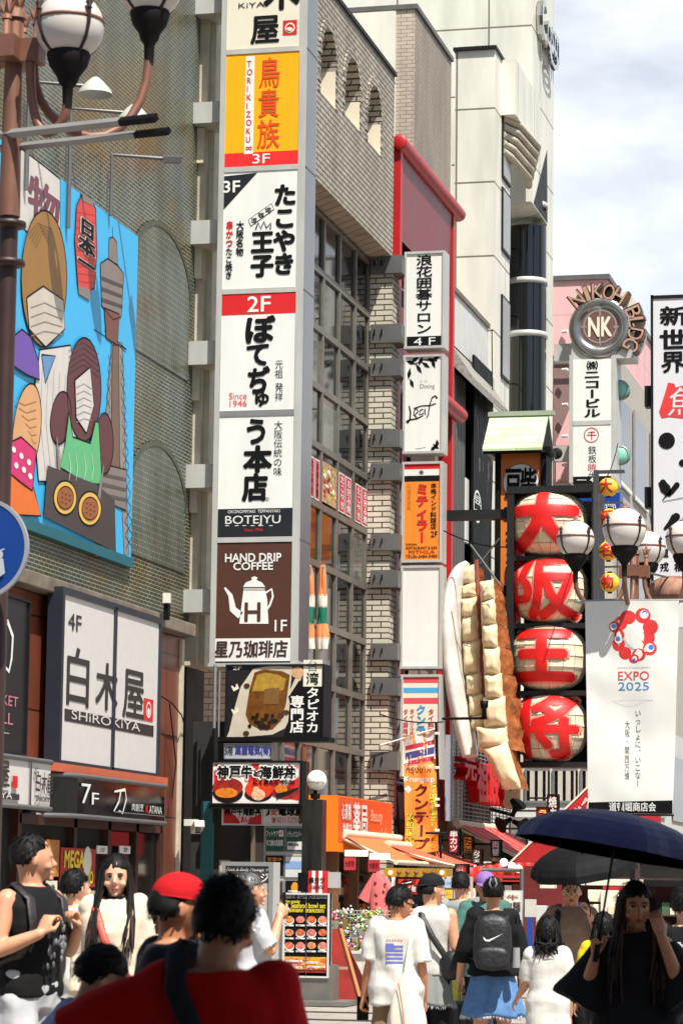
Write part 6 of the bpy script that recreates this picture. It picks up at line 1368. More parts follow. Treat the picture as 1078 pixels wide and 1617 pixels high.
# red letters on a wire screen (seen from the side), by the dumpling sign
XL = -12.75; rw = thing('red_letter_sign', 'shiny red three dimensional letters on a wire screen below the dumpling sign', 'sign', (XL, 67, 3.6))
ya, yb = PX(713, 1260, XL).y, PX(805, 1260, XL).y; z0, z1 = 3.25, 5.05
g = MB(); 
for i in range(20): z = z0+(z1-z0)*i/19; g.tube([(XL, ya, z), (XL, yb, z)], .014, ALU, 4)
for i in range(16): y = ya+(yb-ya)*i/15; g.tube([(XL, y, z0), (XL, y, z1)], .014, ALU, 4)
g.box(XL-.12, XL+.05, ya-.25, ya-.05, z0-.1, z1+.1, mat('pale_blue_steel', (170, 178, 190), .4)); g.build('wire_screen', rw)
RL = mat('letter_red_gloss', (206, 16, 20), .4, var=.1, spec=.3); wy = (yb-ya)/5
for i, ch in enumerate('元祖餃子王'):
    g = MB(); g.txt(ch, ('X', XL+.3), 0, 0, 0, 0, RL, 0, r=(ya+wy*i+.1, ya+wy*(i+1)-.1, z0+.35+(.1 if i else .55), z1-.45+(0 if i else .05)), bold=.05, deep=.28); g.build('letter', rw)
g = MB(); g.box(-14, XL-.1, ya, 72, z0-.35, z0-.1, mat('gold_eave', (120, 84, 40), .5, .3, var=.4)); g.box(-14, XL-.2, ya, 72, 2.3, z0-.36, mat('lit_interior_gold', (96, 64, 30), .7, var=.5)); g.build('eave', rw)  # solid block; the glow of the lit interior is put into its colour
# corner shop building on the right, filled with small things
cs_ = thing('corner_shop_building', 'low white building with windows behind the lanterns and the white banner', 'building', (-12, 80, 0))
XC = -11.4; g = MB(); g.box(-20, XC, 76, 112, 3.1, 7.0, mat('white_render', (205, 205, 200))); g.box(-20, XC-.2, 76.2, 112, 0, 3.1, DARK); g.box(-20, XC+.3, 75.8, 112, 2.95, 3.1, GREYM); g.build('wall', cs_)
for k, (u0, u1, v0, v1) in enumerate(((828, 868, 1214, 1268), (872, 912, 1214, 1268), (916, 958, 1214, 1268))):
    PQ = ('Y', 76.0); r = rect(PQ, u0, v0, u1, v1); g = MB(); framebox(g, PQ, r, .1, .06, ALU, .03); w = g.build('window', cs_); g = MB(); g.slab(PQ, (r[0]+.05, r[1]-.05, r[2]+.05, r[3]-.05), .0, .02, GLASS); g.build('pane', w)
    g = MB(); 
    for q in range(3): g.box(r[0]+.15+q*.22, r[0]+.28+q*.22, 75.94, 75.97, r[2]+.06, r[3]-.06, paint(196, 190, 176))
    g.build('blind', w)
for k in range(5):
    g = MB(); g.box(XC, XC+.05, 78+k*6, 82+k*6, 4, 6.2, GLASS); g.build('window', cs_)
g = MB(); g.ps(('Y', 75.9), 806, 1290, 850, 1352, -.1, .0, mat('grey_shop_panel', (134, 128, 122), .5, var=.25)); g.ps(('Y', 75.9), 850, 1288, 872, 1325, -.1, .0, mat('pale_blue_panel', (170, 180, 184), .4)); g.build('shop_panel', cs_)
es = thing('beige_letter_sign', 'narrow beige vertical sign ending in the letter E under the dumplings', 'sign', PY(808, 1275, 66)); g = MB(); PEe = ('Y', 66.0); g.ps(PEe, 796, 1180, 820, 1275, -.3, 0, mat('sign_beige', (206, 184, 150), .5)); g.build('panel', es); g = MB(); g.txt('CAFE', PEe, 803, 1185, 813, 1250, INK, .01, vert=True, bold=.04); g.build('lettering', es)
# loudspeaker horns
hs = thing('horn_speakers', 'cluster of black loudspeaker horns on a bracket over the shops', 'loudspeaker', PY(806, 1290, 62))
for k, (u, v, d) in enumerate(((812, 1280, (.5, -.5, .8)), (800, 1297, (-.6, -.6, -.4)), (816, 1300, (.7, -.4, -.3)))):
    c = PY(u, v, 62); dv = Vector(d).normalized(); g = MB(); g.tube([c-dv*.12, c, c+dv*.1, c+dv*.2], [.05, .06, .1, .2], BLACK, 14); g.build('horn', hs)
g = MB(); g.tube([PY(775, 1278, 62.3), PY(812, 1288, 62.2)], .04, BLACK, 6); g.build('bracket', hs)
# big red slanted canopy with white brush strokes
rc_ = thing('red_canopy', 'large red slanted canvas canopy with white brush lettering left of the white banner', 'canopy', PY(880, 1345, 58))
PR = ('Y', 58.0); g = MB(); q = [(806, 1362), (932, 1240), (1040, 1225), (1040, 1345), (900, 1362)]; g.prism([pt(PR, u, v) for u, v in q], (0, .3, 0), mat('canopy_red', (176, 30, 30), .6, var=.2)); g.build('canvas', rc_)
g = MB(); g.line(PR, [(804, 1363), (932, 1238)], 3, .02, CREAMW)
for (u, v) in ((866, 1322), (884, 1304), (902, 1288), (918, 1272)): 
    g.line(PR, [(u, v), (u+7, v-10), (u+14, v-6)], [2, 6, 3], .02, paint(226, 180, 176)); g.line(PR, [(u+8, v+6), (u+13, v-14)], [2, 5], .024, paint(226, 180, 176))
g.build('lettering', rc_)
# clutter under the umbrella
rs2 = thing('red_shop_front', 'dark red shop front with stacked white display boxes behind the umbrellas', 'shop', (-8, 47, 0))
g = MB(); a, b_ = PY(826, 1450, 48).x, PY(888, 1450, 48).x; g.box(a, b_, 48, 48.3, 0.0, 2.0, mat('shop_dark_red', (110, 28, 24), .6, var=.4)); g.build('wall', rs2)
random.seed(14); PZ = ('Y', 46.0)
for (u0, v0, u1, v1, m_) in ((926, 1405, 950, 1424, CREAMW), (948, 1406, 976, 1450, CREAMW), (936, 1428, 944, 1480, CREAMW), (960, 1430, 976, 1444, paint(220, 206, 170)), (924, 1474, 948, 1492, CREAMW), (924, 1482, 948, 1486, paint(40, 110, 70)), (830, 1430, 838, 1448, CREAMW), (846, 1430, 862, 1465, paint(196, 196, 190)), (950, 1400, 985, 1406, paint(160, 30, 36)), (852, 1395, 874, 1403, CREAMW)): 
    g = MB(); g.ps(PZ, u0, v0, u1, v1, -.3, random.uniform(-.1, .1), m_); g.build('display_box', rs2, bevel=.01)
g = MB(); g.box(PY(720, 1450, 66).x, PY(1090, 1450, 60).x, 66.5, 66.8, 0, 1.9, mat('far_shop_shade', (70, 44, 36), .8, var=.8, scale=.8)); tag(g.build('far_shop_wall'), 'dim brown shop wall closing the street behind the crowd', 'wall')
nb = thing('noodle_sign_board', 'white framed noodle sign board with dark lettering behind the denim skirt woman', 'sign', PY(808, 1510, 40)*1); PV = ('Y', 40.0)
r = rect(PV, 794, 1406, 823, 1560); g = MB(); g.slab(PV, (r[0], r[1], .1, r[3]), -.1, 0, mat('board_white_edge', (196, 196, 190))); g.slab(PV, (r[0]+.03, r[1]-.03, .12, r[3]-.03), 0, .004, mat('board_paper', (222, 214, 200), .5)); g.build('board', nb); g = MB(); g.txt('牛', PV, 800, 1413, 818, 1421, paint(150, 70, 50), .01, bold=.02); g.txt('肉麺', PV, 797, 1424, 821, 1440, paint(70, 50, 46), .01, bold=.02); g.txt('920', PV, 802, 1446, 818, 1456, paint(60, 50, 60), .01); g.build('lettering', nb)
g = MB(); g.ps(PV, 831, 1448, 840, 1560, -.06, 0, mat('pole_blue', (28, 62, 140), .5)); tag(g.build('blue_post'), 'blue painted post beside the noodle sign board', 'post')
g = MB(); g.ps(PV, 828, 1420, 846, 1448, -.02, 0, mat('pale_sheet', (190, 186, 176), .5)); tag(g.build('paper_sheet'), 'blank pale sheet fixed above the blue post', 'sheet')
g = MB(); g.tube([PY(700, 1386, 43), PY(700, 1560, 43)], .03, CREAMW, 6); g.tube([PY(823, 1372, 42), PY(823, 1560, 42)], .03, GREYM, 6); g.tube([PY(760, 1374, 42), PY(823, 1374, 42)], .03, GREYM, 6); tag(g.build('stall_scaffold'), 'thin grey stall frame over the noodle board', 'frame')
for k, (u, v) in enumerate(((795, 1362), (808, 1368), (818, 1372))):
    g = MB(); c = PY(u, v, 60); g.ball(c, .09, .09, .09, lamp_mat('paper_bulb', (255, 236, 214), .8), 10, 8); tag(g.build('bulb_lamp'), 'small round white bulb hanging under the red striped awning', 'lamp', 'bulbs under the red awning')
# market stalls closing the view behind the crowd
random.seed(31)
GC = [paint(170, 40, 36), paint(210, 190, 160), paint(70, 100, 70), paint(200, 150, 60), paint(40, 40, 46), paint(190, 110, 60), paint(60, 80, 140), paint(120, 60, 40), CREAMW, WHITE]
for k, (u0, u1, v0, v1, y, lb) in enumerate(((742, 830, 1392, 1500, 55, 'red framed souvenir stall with crowded shelves under the striped awning'), (886, 1000, 1398, 1500, 52, 'white shelved stall of small goods glimpsed under the navy umbrella'), (1000, 1090, 1400, 1500, 54, 'dark stall of small goods at the right edge behind the crowd'))):
    Ps = ('Y', y); st = thing('market_stall', lb, 'stall', PY((u0+u1)/2, 1400, y)*1, 'market stalls behind the crowd'); r = rect(Ps, u0, v0, u1, v1)
    g = MB(); g.box(r[0], r[1], y+.5, y+.6, 0, r[3], mat('stall_back', (90, 40, 34), .7, var=.4)); g.box(r[0], r[0]+.06, y, y+.5, 0, r[3], paint(150, 40, 36)); g.box(r[1]-.06, r[1], y, y+.5, 0, r[3], paint(150, 40, 36)); g.box(r[0]-.1, r[1]+.1, y-.15, y+.6, r[3], r[3]+.12, [paint(190, 50, 44), CREAMW, DARKM][k]); g.build('frame', st)
    g = MB(); z = .1; gd = MB()
    while z < r[3]-.25:
        g.box(r[0], r[1], y, y+.5, z, z+.03, paint(84, 66, 54)); x = r[0]+.08
        while x < r[1]-.15:
            w = random.uniform(.06, .24); h = random.uniform(.1, .26); c_ = random.choice(GC)
            if random.random() < .45: gd.box(x, x+w*.9, y+.02, y+.3, z+.03, z+.03+h, c_)
            else: gd.ball((x+w/2, y+.12, z+.1), w*.45, .07, .07, c_, 8, 6)
            x += w
        z += .34
    g.build('shelf', st); o = gd.build('goods', st); tag(o, kind='stuff')
for k, (u, v, w, h, t, m_) in enumerate(((770, 1404, 12, 22, '焼肉', REDI), (826, 1412, 6, 20, '生', paint(40, 60, 120)), (896, 1410, 10, 24, '茶', paint(40, 90, 60)), (742, 1418, 8, 26, '祭', REDI))):
    Pz = ('Y', 50.0); g = MB(); g.ps(Pz, u-w, v-h*.6, u+w, v+h, -.06, 0, CREAMW); g.txt(t, Pz, u-w*.7, v-h*.4, u+w*.7, v+h*.8, m_, .008, vert=len(t) > 1, bold=.03); g.tube([PY(u-w, v, 50.05), Vector((PY(u-w, v, 50.05).x, 50.05, 0))], .02, GREYM, 6)
    tag(g.build('stall_card'), ['white card reading grilled meat on a thin post in the crowd', 'narrow white card with blue sign on a thin post', 'white card with green tea sign on a thin post', 'white card with red festival sign on a thin post'][k], 'sign')
# small dense street clutter: cables, air conditioners, hanging signs
def cable(label, pts, r=.016, sag=.35):
    g = MB(); P = []
    for a, b_ in zip(pts, pts[1:]):
        for i in range(9): t = i/8; q = a.lerp(b_, t); q.z -= sag*4*t*(1-t)*min(1, (b_-a).length/6); P.append(q)
    g.tube(P, r, BLACK, 5); tag(g.build('overhead_cable'), label, 'cable')
cable('black cable sagging from the tiled block to the white tower', [PY(700, 470, 69), PY(760, 500, 74)])
cable('thin black cable running below the signs from brick pier to red frame', [PY(600, 1128, 60.2), PY(700, 1140, 60.6)])
cable('black cable hanging down the white tower corner beside the louvres', [PY(776, 520, 73.5), PY(778, 700, 73.5), PY(772, 900, 73)], sag=.05)
cable('thin wire from the lantern frame to the office sign', [PY(940, 766, 60), PY(975, 700, 86)])
cable('thin wire across the gap above the dumpling plate', [PY(700, 838, 61), PY(800, 864, 60.5)])
for k, (u, v, y) in enumerate(((760, 630, 74.9), (762, 935, 74.6), (884, 730, 98.6))):
    ac = thing('air_conditioner', ['grey outdoor air conditioner unit beside the black louvres', 'grey outdoor air conditioner unit low behind the dumpling sign', 'grey outdoor air conditioner unit on the pink building'][k], 'air conditioner', PY(u, v, y)); c = PY(u, v, y)
    g = MB(); g.box(c.x-.35, c.x+.35, y-.3, y, c.z, c.z+.55, mat('ac_grey', (176, 174, 166), .5, var=.2)); g.build('casing', ac); g = MB(); g.lathe(Vector((c.x-.08, y-.31, c.z+.28)), [(0, 0), (.2, 0), (.22, .02)], DARKM, 18, axis='Y'); g.build('fan_grille', ac)
random.seed(77)
SG = [('串カツ', paint(190, 36, 32), WHITE), ('たこ焼', paint(214, 160, 40), INK), ('ラーメン', paint(150, 24, 26), paint(240, 220, 120)), ('居酒屋', INK, WHITE), ('焼肉', paint(120, 20, 22), WHITE), ('お土産', CREAMW, REDI), ('カフェ', paint(40, 70, 60), WHITE), ('両替', paint(30, 60, 130), WHITE), ('寿司', WHITE, INK), ('薬', paint(214, 90, 30), WHITE)]
for k, (u, v, w, h, y) in enumerate(((716, 1328, 9, 20, 57), (738, 1338, 8, 18, 62.5), (856, 1300, 10, 26, 70), (838, 1322, 8, 20, 67), (872, 1276, 9, 22, 72), (728, 1372, 10, 8, 56), (752, 1352, 8, 12, 61), (782, 1340, 8, 14, 63), (690, 1402, 8, 14, 52), (846, 1388, 12, 8, 51))):
    t, bgm, fgm = SG[k]; Pz = ('Y', y); sgn = thing('shop_sign', 'small %s shop sign %s' % (['red skewer', 'amber dumpling', 'dark red noodle', 'black tavern', 'wine red grill', 'cream souvenir', 'green cafe', 'blue money changer', 'white sushi', 'orange drugstore'][k], ['right of the orange cloth banner', 'over the salmon awning', 'hung before the white corner building', 'hung below the loudspeaker horns', 'hung left of the white banner', 'low beside the cream roller', 'over the warm shop interior', 'left of the red striped awning', 'beside the gold marquee cart', 'under the rim of the navy umbrella'][k]), 'sign', PY(u, v+h, y), 'small shop signs along the street')
    g = MB(); g.ps(Pz, u-w, v-h, u+w, v+h, -.2, 0, bgm); g.build('panel', sgn); r = rect(Pz, u-w, v-h, u+w, v+h); g = MB(); framebox(g, Pz, r, .22, .03, DARKM); g.tube([p3(Pz, r[0], r[3]-.1, -.1), p3(Pz, r[0]-.5, r[3]-.1, -.1)], .025, DARKM, 6); g.build('frame', sgn)
    g = MB(); g.txt(t, Pz, u-w*.72, v-h*.85, u+w*.72, v+h*.85, fgm, .012, vert=h > w*1.1, bold=.03); g.build('lettering', sgn)
RLN = mat('red_paper_lantern', (190, 34, 28), .55)
for k in range(7):
    c = PY(742+k*15, 1384-k*2, 58+k*.8); lt = thing('red_lantern', 'small red paper lantern in the row under the striped awning', 'lantern', c, 'red lanterns under the awning'); g = MB(); g.lathe(c, [(.07, -.2), (.13, -.15), (.15, 0), (.13, .15), (.07, .2)], RLN, 14); g.build('shell', lt); g = MB(); g.lathe(c, [(0, .2), (.075, .2), (.075, .235), (0, .235)], BLACK, 12); g.lathe(c, [(0, -.235), (.075, -.235), (.075, -.2), (0, -.2)], BLACK, 12); g.build('cap', lt)
# ---------------------------------------------------------------- people
SKIN = mat('skin', (208, 152, 118), .5, var=.16, scale=14); SKINL = mat('skin_light', (220, 168, 136), .5, var=.14, scale=14); SKINT = mat('skin_tan_and_shaded', (190, 128, 92), .5, var=.08, scale=9)
HAIRM = mat('black_hair', (16, 13, 12), .62, spec=.25, var=.5, scale=60, stretch=(1, 1, .15)); HAIRB = mat('brown_hair', (66, 38, 28), .6, spec=.25, var=.5, scale=60, stretch=(1, 1, .15))
def fab(n, rgb, rough=.85, **k): return mat(n, rgb, rough, var=k.get('var', .08), scale=k.get('scale', 6), bump=.28, bscale=9, spec=.25)
TMP = bpy.data.scenes.new('workbench')
def remeshed(mb, name, voxel, smooth, mt, parent, fold=0, seed=0, kind=None):
    """Fuse overlapping closed pieces into one continuous surface; FOLD waves it like cloth."""
    me = bpy.data.meshes.new('tmp'); me.from_pydata(mb.v, [], mb.f); o = bpy.data.objects.new('tmp', me); TMP.collection.objects.link(o)
    md = o.modifiers.new('r', 'REMESH'); md.mode = 'VOXEL'; md.voxel_size = voxel; md.use_smooth_shade = True
    ms_ = o.modifiers.new('s', 'SMOOTH'); ms_.factor = .5; ms_.iterations = smooth
    with bpy.context.temp_override(scene=TMP, view_layer=TMP.view_layers[0]): dg = bpy.context.evaluated_depsgraph_get()
    m2 = bpy.data.meshes.new_from_object(o.evaluated_get(dg)); bpy.data.objects.remove(o); bpy.data.meshes.remove(me)
    if fold:
        for v in m2.vertices:
            p = v.co; w = noise.noise(Vector((p.x*9+seed, p.y*9, p.z*4.5+p.x*3)))+.6*noise.noise(Vector((p.x*4+p.z*9, p.y*5+seed, p.z*7-p.x*8)))
            w2 = abs(noise.noise(Vector((p.x*6+p.z*5+seed, p.y*6, p.z*5-p.x*4))))
            v.co = p+v.normal*fold*(w*.9-.8*w2)
    m2.materials.clear(); m2.materials.append(mt)
    for p in m2.polygons: p.use_smooth = True; p.material_index = 0
    m2.name = name; ob = bpy.data.objects.new(name, m2); COL.objects.link(ob)
    if parent is not None: ob.parent = parent; ORG[ob.name] = Vector((0, 0, 0))
    return ob
def loft(g, secs, mt, n=22):
    """Stacked ellipses (centre, rx, ry), capped at both ends."""
    vs = []
    for c, rx, ry in secs:
        for j in range(n):
            t = 2*PI*j/n; ct, st = math.cos(t), math.sin(t)
            e = 2/2.4; vs.append(Vector(c)+Vector((rx*abs(ct)**e*(1 if ct >= 0 else -1), ry*abs(st)**e*(1 if st >= 0 else -1), 0)))
    k = len(secs); fs = [(i*n+j, i*n+(j+1) % n, (i+1)*n+(j+1) % n, (i+1)*n+j) for i in range(k-1) for j in range(n)]
    fs += [tuple(range(n))[::-1], tuple(range((k-1)*n, k*n))]
    return g.add(vs, fs, mt, True)
def limb(g, pts, rs, mt, n=12, flat=1.0):
    """A tapering round limb with rounded ends."""
    pts = [Vector(p) for p in pts]; d0 = (pts[0]-pts[1]).normalized(); d1 = (pts[-1]-pts[-2]).normalized()
    P, Q = [], []
    for a in (1, .7): P.append(pts[0]+d0*rs[0]*a); Q.append(rs[0]*math.sqrt(max(.02, 1-a*a)))
    for i in range(len(pts)-1):
        for q in range(4): t = q/4; P.append(pts[i].lerp(pts[i+1], t)); Q.append(rs[i]*(1-t)+rs[i+1]*t)
    P.append(pts[-1]); Q.append(rs[-1])
    for a in (.7, 1): P.append(pts[-1]+d1*rs[-1]*a); Q.append(rs[-1]*math.sqrt(max(.02, 1-a*a)))
    return g.tube(P, Q, mt, n, flat=flat)
def hand(g, w, d, side, curl, mt, palm=None, hs=1.0):
    """Palm, four unequal bent fingers and a thumb leaving the side of the palm; D points along the fingers, PALM out of the palm."""
    w = Vector(w); y = Vector(d).normalized(); z = Vector(palm) if palm is not None else Vector((-side, 0, 0)); z = (z-y*z.dot(y)).normalized(); x = y.cross(z)*(1 if side > 0 else -1)
    if palm is None and x.dot(Vector((0, 1, 0))) < 0: x = -x
    q = lambda a, b_, c: w+(x*a+y*b_+z*c)*hs
    g.tube([q(0, -.015, 0), q(0, .02, 0), q(.002, .055, 0), q(.002, .092, 0)], [.026*hs, .034*hs, .041*hs, .038*hs], mt, 12, flat=.42, up=x)
    for k, (o, ln) in enumerate(((.029, .070), (.010, .080), (-.010, .074), (-.028, .058))):
        p = Vector((o, .088, 0)); a = curl*(.35+.08*k); pts = [q(p.x, p.y-.02, 0), q(*p)]; ang = 0
        for sg_ in (.42, .33, .25): ang += a*1.25; p = p+Vector((o*.1, math.cos(ang)*ln*sg_, math.sin(ang)*ln*sg_)); pts.append(q(*p))
        g.tube(pts, [.0095*hs, .0095*hs, .009*hs, .0082*hs, .0068*hs], mt, 8)
    t = [q(.022, .012, .004), q(.048, .045, .012+.01*curl), q(.052-.012*curl, .078, .02+.018*curl), q(.046-.02*curl, .10, .024+.024*curl)]
    g.tube(t, [.015*hs, .0115*hs, .010*hs, .0078*hs], mt, 8)
def person(label, u, Y, H, h, skin=SKIN, fem=False, head=(0, 0, 0), la=None, ra=None, lean=0, hair='short', hairm=HAIRM, wear=(), group=None, hs=1.0, curl=(.7, .7), face=False, seed=1, wide=1.0, step=0.0, off=0.0, ldir=None, rdir=None, lpalm=None, rpalm=None):
    s = H/1.7; p0 = PY(u, 1400, Y); root = thing('person', label, 'person', (p0.x, p0.y, off), group); root.rotation_euler.z = R(h); ORG[root.name] = Vector((0, 0, 0))
    W_ = root.matrix_basis.copy() if False else Matrix.Translation((p0.x, p0.y, off)) @ Matrix.Rotation(R(h), 4, 'Z')
    LN = Matrix.Translation((0, 0, .95)) @ Matrix.Rotation(-lean, 4, 'X') @ Matrix.Translation((0, 0, -.95))
    def U(p):
        p = Vector(p); return (LN @ p if p.z > .9 else p)*s
    sw = .92 if fem else 1.0; sw *= wide; hw = 1.04 if fem else 1.0
    def torso(t, z0, z1, tw=1.0, flare=0):
        base = [(.84, .15*hw, .10, 0), (.95, .168*hw, .112, 0), (1.06, .142 if not fem else .128, .10, .003), (1.16, .146 if not fem else .134, .106, .008), (1.26, .166*sw, .118, .008), (1.35, .178*sw, .108, -.004), (1.41, .158*sw, .088, -.012), (1.455, .085, .068, -.016)]
        out = []; zz = [z0]+[b_[0] for b_ in base if z0+.01 < b_[0] < z1-.01]+[z1]
        for z in zz:
            for a, b_ in zip(base, base[1:]):
                if a[0] <= z <= b_[0] or (a is base[0] and z < a[0]) or (b_ is base[-1] and z > b_[0]):
                    f = max(0, min(1, (z-a[0])/(b_[0]-a[0]))); out.append((U((0, a[3]*(1-f)+b_[3]*f, z)), ((a[1]*(1-f)+b_[1]*f)*tw+t+flare*max(0, 1.3-z))*s, ((a[2]*(1-f)+b_[2]*f)*tw+t+flare*max(0, 1.3-z))*s)); break
        return out
    sh = {1: Vector((.163*sw, -.01, 1.385)), -1: Vector((-.163*sw, -.01, 1.385))}
    arms = {1: ra or ((.20*sw, -.02, 1.11), (.205*sw, .06, .86)), -1: la or ((-.20*sw, -.02, 1.11), (-.205*sw, .06, .86))}
    # head frame: turn, nod, tilt about the top of the neck
    HP = LN @ Vector((0, -.01, 1.47)); HM = Matrix.Translation(HP*s) @ Matrix.Rotation(R(head[0]), 4, 'Z') @ Matrix.Rotation(-R(head[1]), 4, 'X') @ Matrix.Rotation(R(head[2]), 4, 'Y') @ Matrix.Scale(s*hs, 4)
    hp = lambda x, y, z: HM @ Vector((x, y, z))
    g = MB()
    loft(g, torso(0, .84, 1.455), skin)
    g.tube([U((0, -.018, 1.42)), U((0, -.012, 1.47)), hp(0, -.012, .075)], [.062*s*sw, .053*s*sw, .054*s*sw], skin, 14)
    # skull with jaw, then features
    hv = MB().ball((0, 0, 0), 1, 1, 1, skin, 24, 18); q = []
    for v in hv.v:
        z = v.z; x = v.x*.0755; y = v.y*(.098 if v.y < 0 else .092)
        if z < 0: x *= 1-.36*(-z)**1.5; y *= (1-.30*(-z)**2) if v.y < 0 else (1-.05*(-z)**2)
        q.append(hp(x, y+.012+(.018*(-z)**2 if z < 0 else 0), .118+z*.118))
    g.add(q, hv.f, skin, True)
    g.tube([hp(0, .098, .132), hp(0, .112, .108), hp(0, .124, .088)], [.007*s*hs, .010*s*hs, .014*s*hs], skin, 8); g.ball(hp(0, .112, .086), .018*s*hs, .012*s*hs, .010*s*hs, skin, 10, 6)
    for sd in (-1, 1):
        g.ball(hp(sd*.079, -.002, .108), .012*s*hs, .02*s*hs, .032*s*hs, skin, 10, 8); g.ball(hp(sd*.032, .088, .140), .024*s*hs, .014*s*hs, .007*s*hs, skin, 8, 6); g.ball(hp(sd*.043, .078, .082), .026*s*hs, .02*s*hs, .02*s*hs, skin, 8, 6)
    g.ball(hp(0, .103, .052), .024*s*hs, .010*s*hs, .010*s*hs, skin, 10, 6); g.ball(hp(0, .098, .022), .022*s*hs, .014*s*hs, .014*s*hs, skin, 10, 6)
    for sd in (-1, 1):
        S, (e, w) = sh[sd], arms[sd]; e, w = Vector(e), Vector(w)
        limb(g, [U(S), U(S.lerp(e, .5)), U(e)], [.056*s, .049*s, .039*s], skin); limb(g, [U(e), U(e.lerp(w, .35)), U(w)], [.039*s, .041*s, .027*s], skin)
        dd = (ldir if sd < 0 else rdir); dv = U(w)-U(e) if dd is None else Vector(dd)
        hand(g, U(w)+dv.normalized()*.01, dv, sd, curl[0] if sd < 0 else curl[1], skin, lpalm if sd < 0 else rpalm, s)
        st = step*sd; hx = .088*hw*sd
        k_, a_ = Vector((hx*1.05, .04+st*.55, .50)), Vector((hx*1.0, -.02+st*1.0, .085+max(0, -st)*.25))
        limb(g, [U((hx, 0, .90)), U(k_), U(a_)], [.088*s, .056*s, .036*s], skin); limb(g, [U(k_), U(k_.lerp(a_, .35)+Vector((0, -.015, 0))), U(a_)], [.052*s, .056*s, .036*s], skin)
        limb(g, [U(a_+Vector((0, -.03, -.045))), U(a_+Vector((0, .08, -.055))), U(a_+Vector((0, .15, -.062)))], [.034*s, .034*s, .022*s], skin)
    remeshed(g, 'body', .0078*max(s, .8), 2, skin, root)
    legs = lambda t, zt, zb, r0, r1: [([U((.088*hw*sd, 0, .90)), U((.092*hw*sd, .04+step*sd*.55, .50)), U((.088*hw*sd, -.02+step*sd, zb))], [r0*s, (r0+r1)/2*s, r1*s]) for sd in (-1, 1)]
    rnd = random.Random(seed)
    D = dict(root=root, U=U, hp=hp, W=W_, s=s, torso=torso, arms=arms, sh=sh)
    for it in wear:
        k = it[0]
        if k in ('tee', 'tank', 'jacket'):
            _, nm, mt, hem, slv, ease = it[:6]; g = MB(); loft(g, torso(ease, hem, 1.452, flare=.05 if k != 'tank' else .01), mt)
            if k != 'tank':
                for sd in (-1, 1):
                    S, (e, w) = sh[sd], arms[sd]; e, w = Vector(e), Vector(w); pts = [U(S+Vector((-.02*sd, 0, .006)))]
                    if slv <= 1: pts += [U(S.lerp(e, slv*.5)), U(S.lerp(e, slv))]; rs_ = [(.06+ease*.9)*s, (.056+ease)*s, (.053+ease*1.05)*s]
                    else: pts += [U(S.lerp(e, .5)), U(e), U(e.lerp(w, slv-1))]; rs_ = [(.058+ease)*s, (.054+ease)*s, (.046+ease)*s, (.04+ease)*s]
                    P2, R2 = [], []
                    for i in range(len(pts)-1):
                        for q_ in range(3): P2.append(pts[i].lerp(pts[i+1], q_/3)); R2.append(rs_[i]*(1-q_/3)+rs_[i+1]*q_/3)
                    g.tube(P2+[pts[-1]], R2+[rs_[-1]], mt, 14); g.ball(pts[0], rs_[0]*1.06, rs_[0]*1.06, rs_[0]*1.06, mt, 14, 10)
            else:
                for sd in (-1, 1): g.tube([U((.10*sd, .08, 1.33)), U((.105*sd, .0, 1.445)), U((.10*sd, -.09, 1.33))], [.03*s]*3, mt, 8)
            if k == 'jacket':
                g.tube([U((-.085, .03, 1.44)), U((0, -.085, 1.455)), U((.085, .03, 1.44)), U((.05, .105, 1.36))], [.035*s, .045*s, .035*s, .02*s], mt, 10); g.tube([U((-.085, .03, 1.44)), U((-.05, .105, 1.36))], [.035*s, .02*s], mt, 10)
            remeshed(g, nm, .011, 2, mt, root, .017*s if k != 'tank' else .008*s, seed)
        elif k == 'pants':
            _, nm, mt, zb, r0, r1 = it; g = MB(); loft(g, torso(.012, .84, 1.03), mt)
            for P2, R2 in legs(0, 1, zb, r0, r1): limb(g, P2, R2, mt)
            remeshed(g, nm, .012, 2, mt, root, .018*s, seed+3)
        elif k == 'skirt':
            _, nm, mt, zt, zb, r1 = it; vs = []; n = 72; rows = 14; g = MB()
            for j in range(rows+1):
                t = j/rows; z = zt+(zb-zt)*t
                for i in range(n):
                    a = 2*PI*i/n; rr = (.138*(1-t)+r1*t)*(1+.07*t*math.sin(a*7+1)+.04*t*math.sin(a*13)); vs.append(U((rr*math.cos(a)*1.06, rr*.80*math.sin(a), min(z, .89+.0*z) if z < .9 else z))-Vector((0, 0, .012*t*math.sin(a*5)))*s)
            g.add(vs, [(j*n+i, j*n+(i+1) % n, (j+1)*n+(i+1) % n, (j+1)*n+i) for j in range(rows) for i in range(n)], mt, True); sk = g.build(nm, root, solid=.008); g = MB()
            for i in range(260):
                j = rnd.randrange(n); p = vs[rows*n+j].lerp(vs[rows*n+(j+1) % n], rnd.random()); d = Vector((rnd.uniform(-.012, .012), rnd.uniform(-.012, .012), -rnd.uniform(.012, .035))); g.add([p+Vector((-.003, 0, .004)), p+Vector((.003, 0, .004)), p+d], [(0, 1, 2)], fab('frayed_thread', (206, 214, 222)))
            g.build('frayed_hem', sk)
        elif k == 'shoes':
            g = MB()
            for sd in (-1, 1):
                st = step*sd; a_ = Vector((.088*hw*sd, -.02+st, .085)); limb(g, [U(a_+Vector((0, -.04, -.04))), U(a_+Vector((0, .08, -.045))), U(a_+Vector((0, .165, -.055)))], [.046*s, .046*s, .03*s], it[1])
            remeshed(g, 'shoes', .012, 1, it[1], root)
        elif k == 'strap':
            _, nm, mt, pts, w_ = it; g = MB(); P2 = [U(p) for p in pts]; g.tube(P2, w_*s, mt, 8, flat=.28, up=Vector((1, .2, 0))); g.build(nm, root)
        elif k == 'cap':
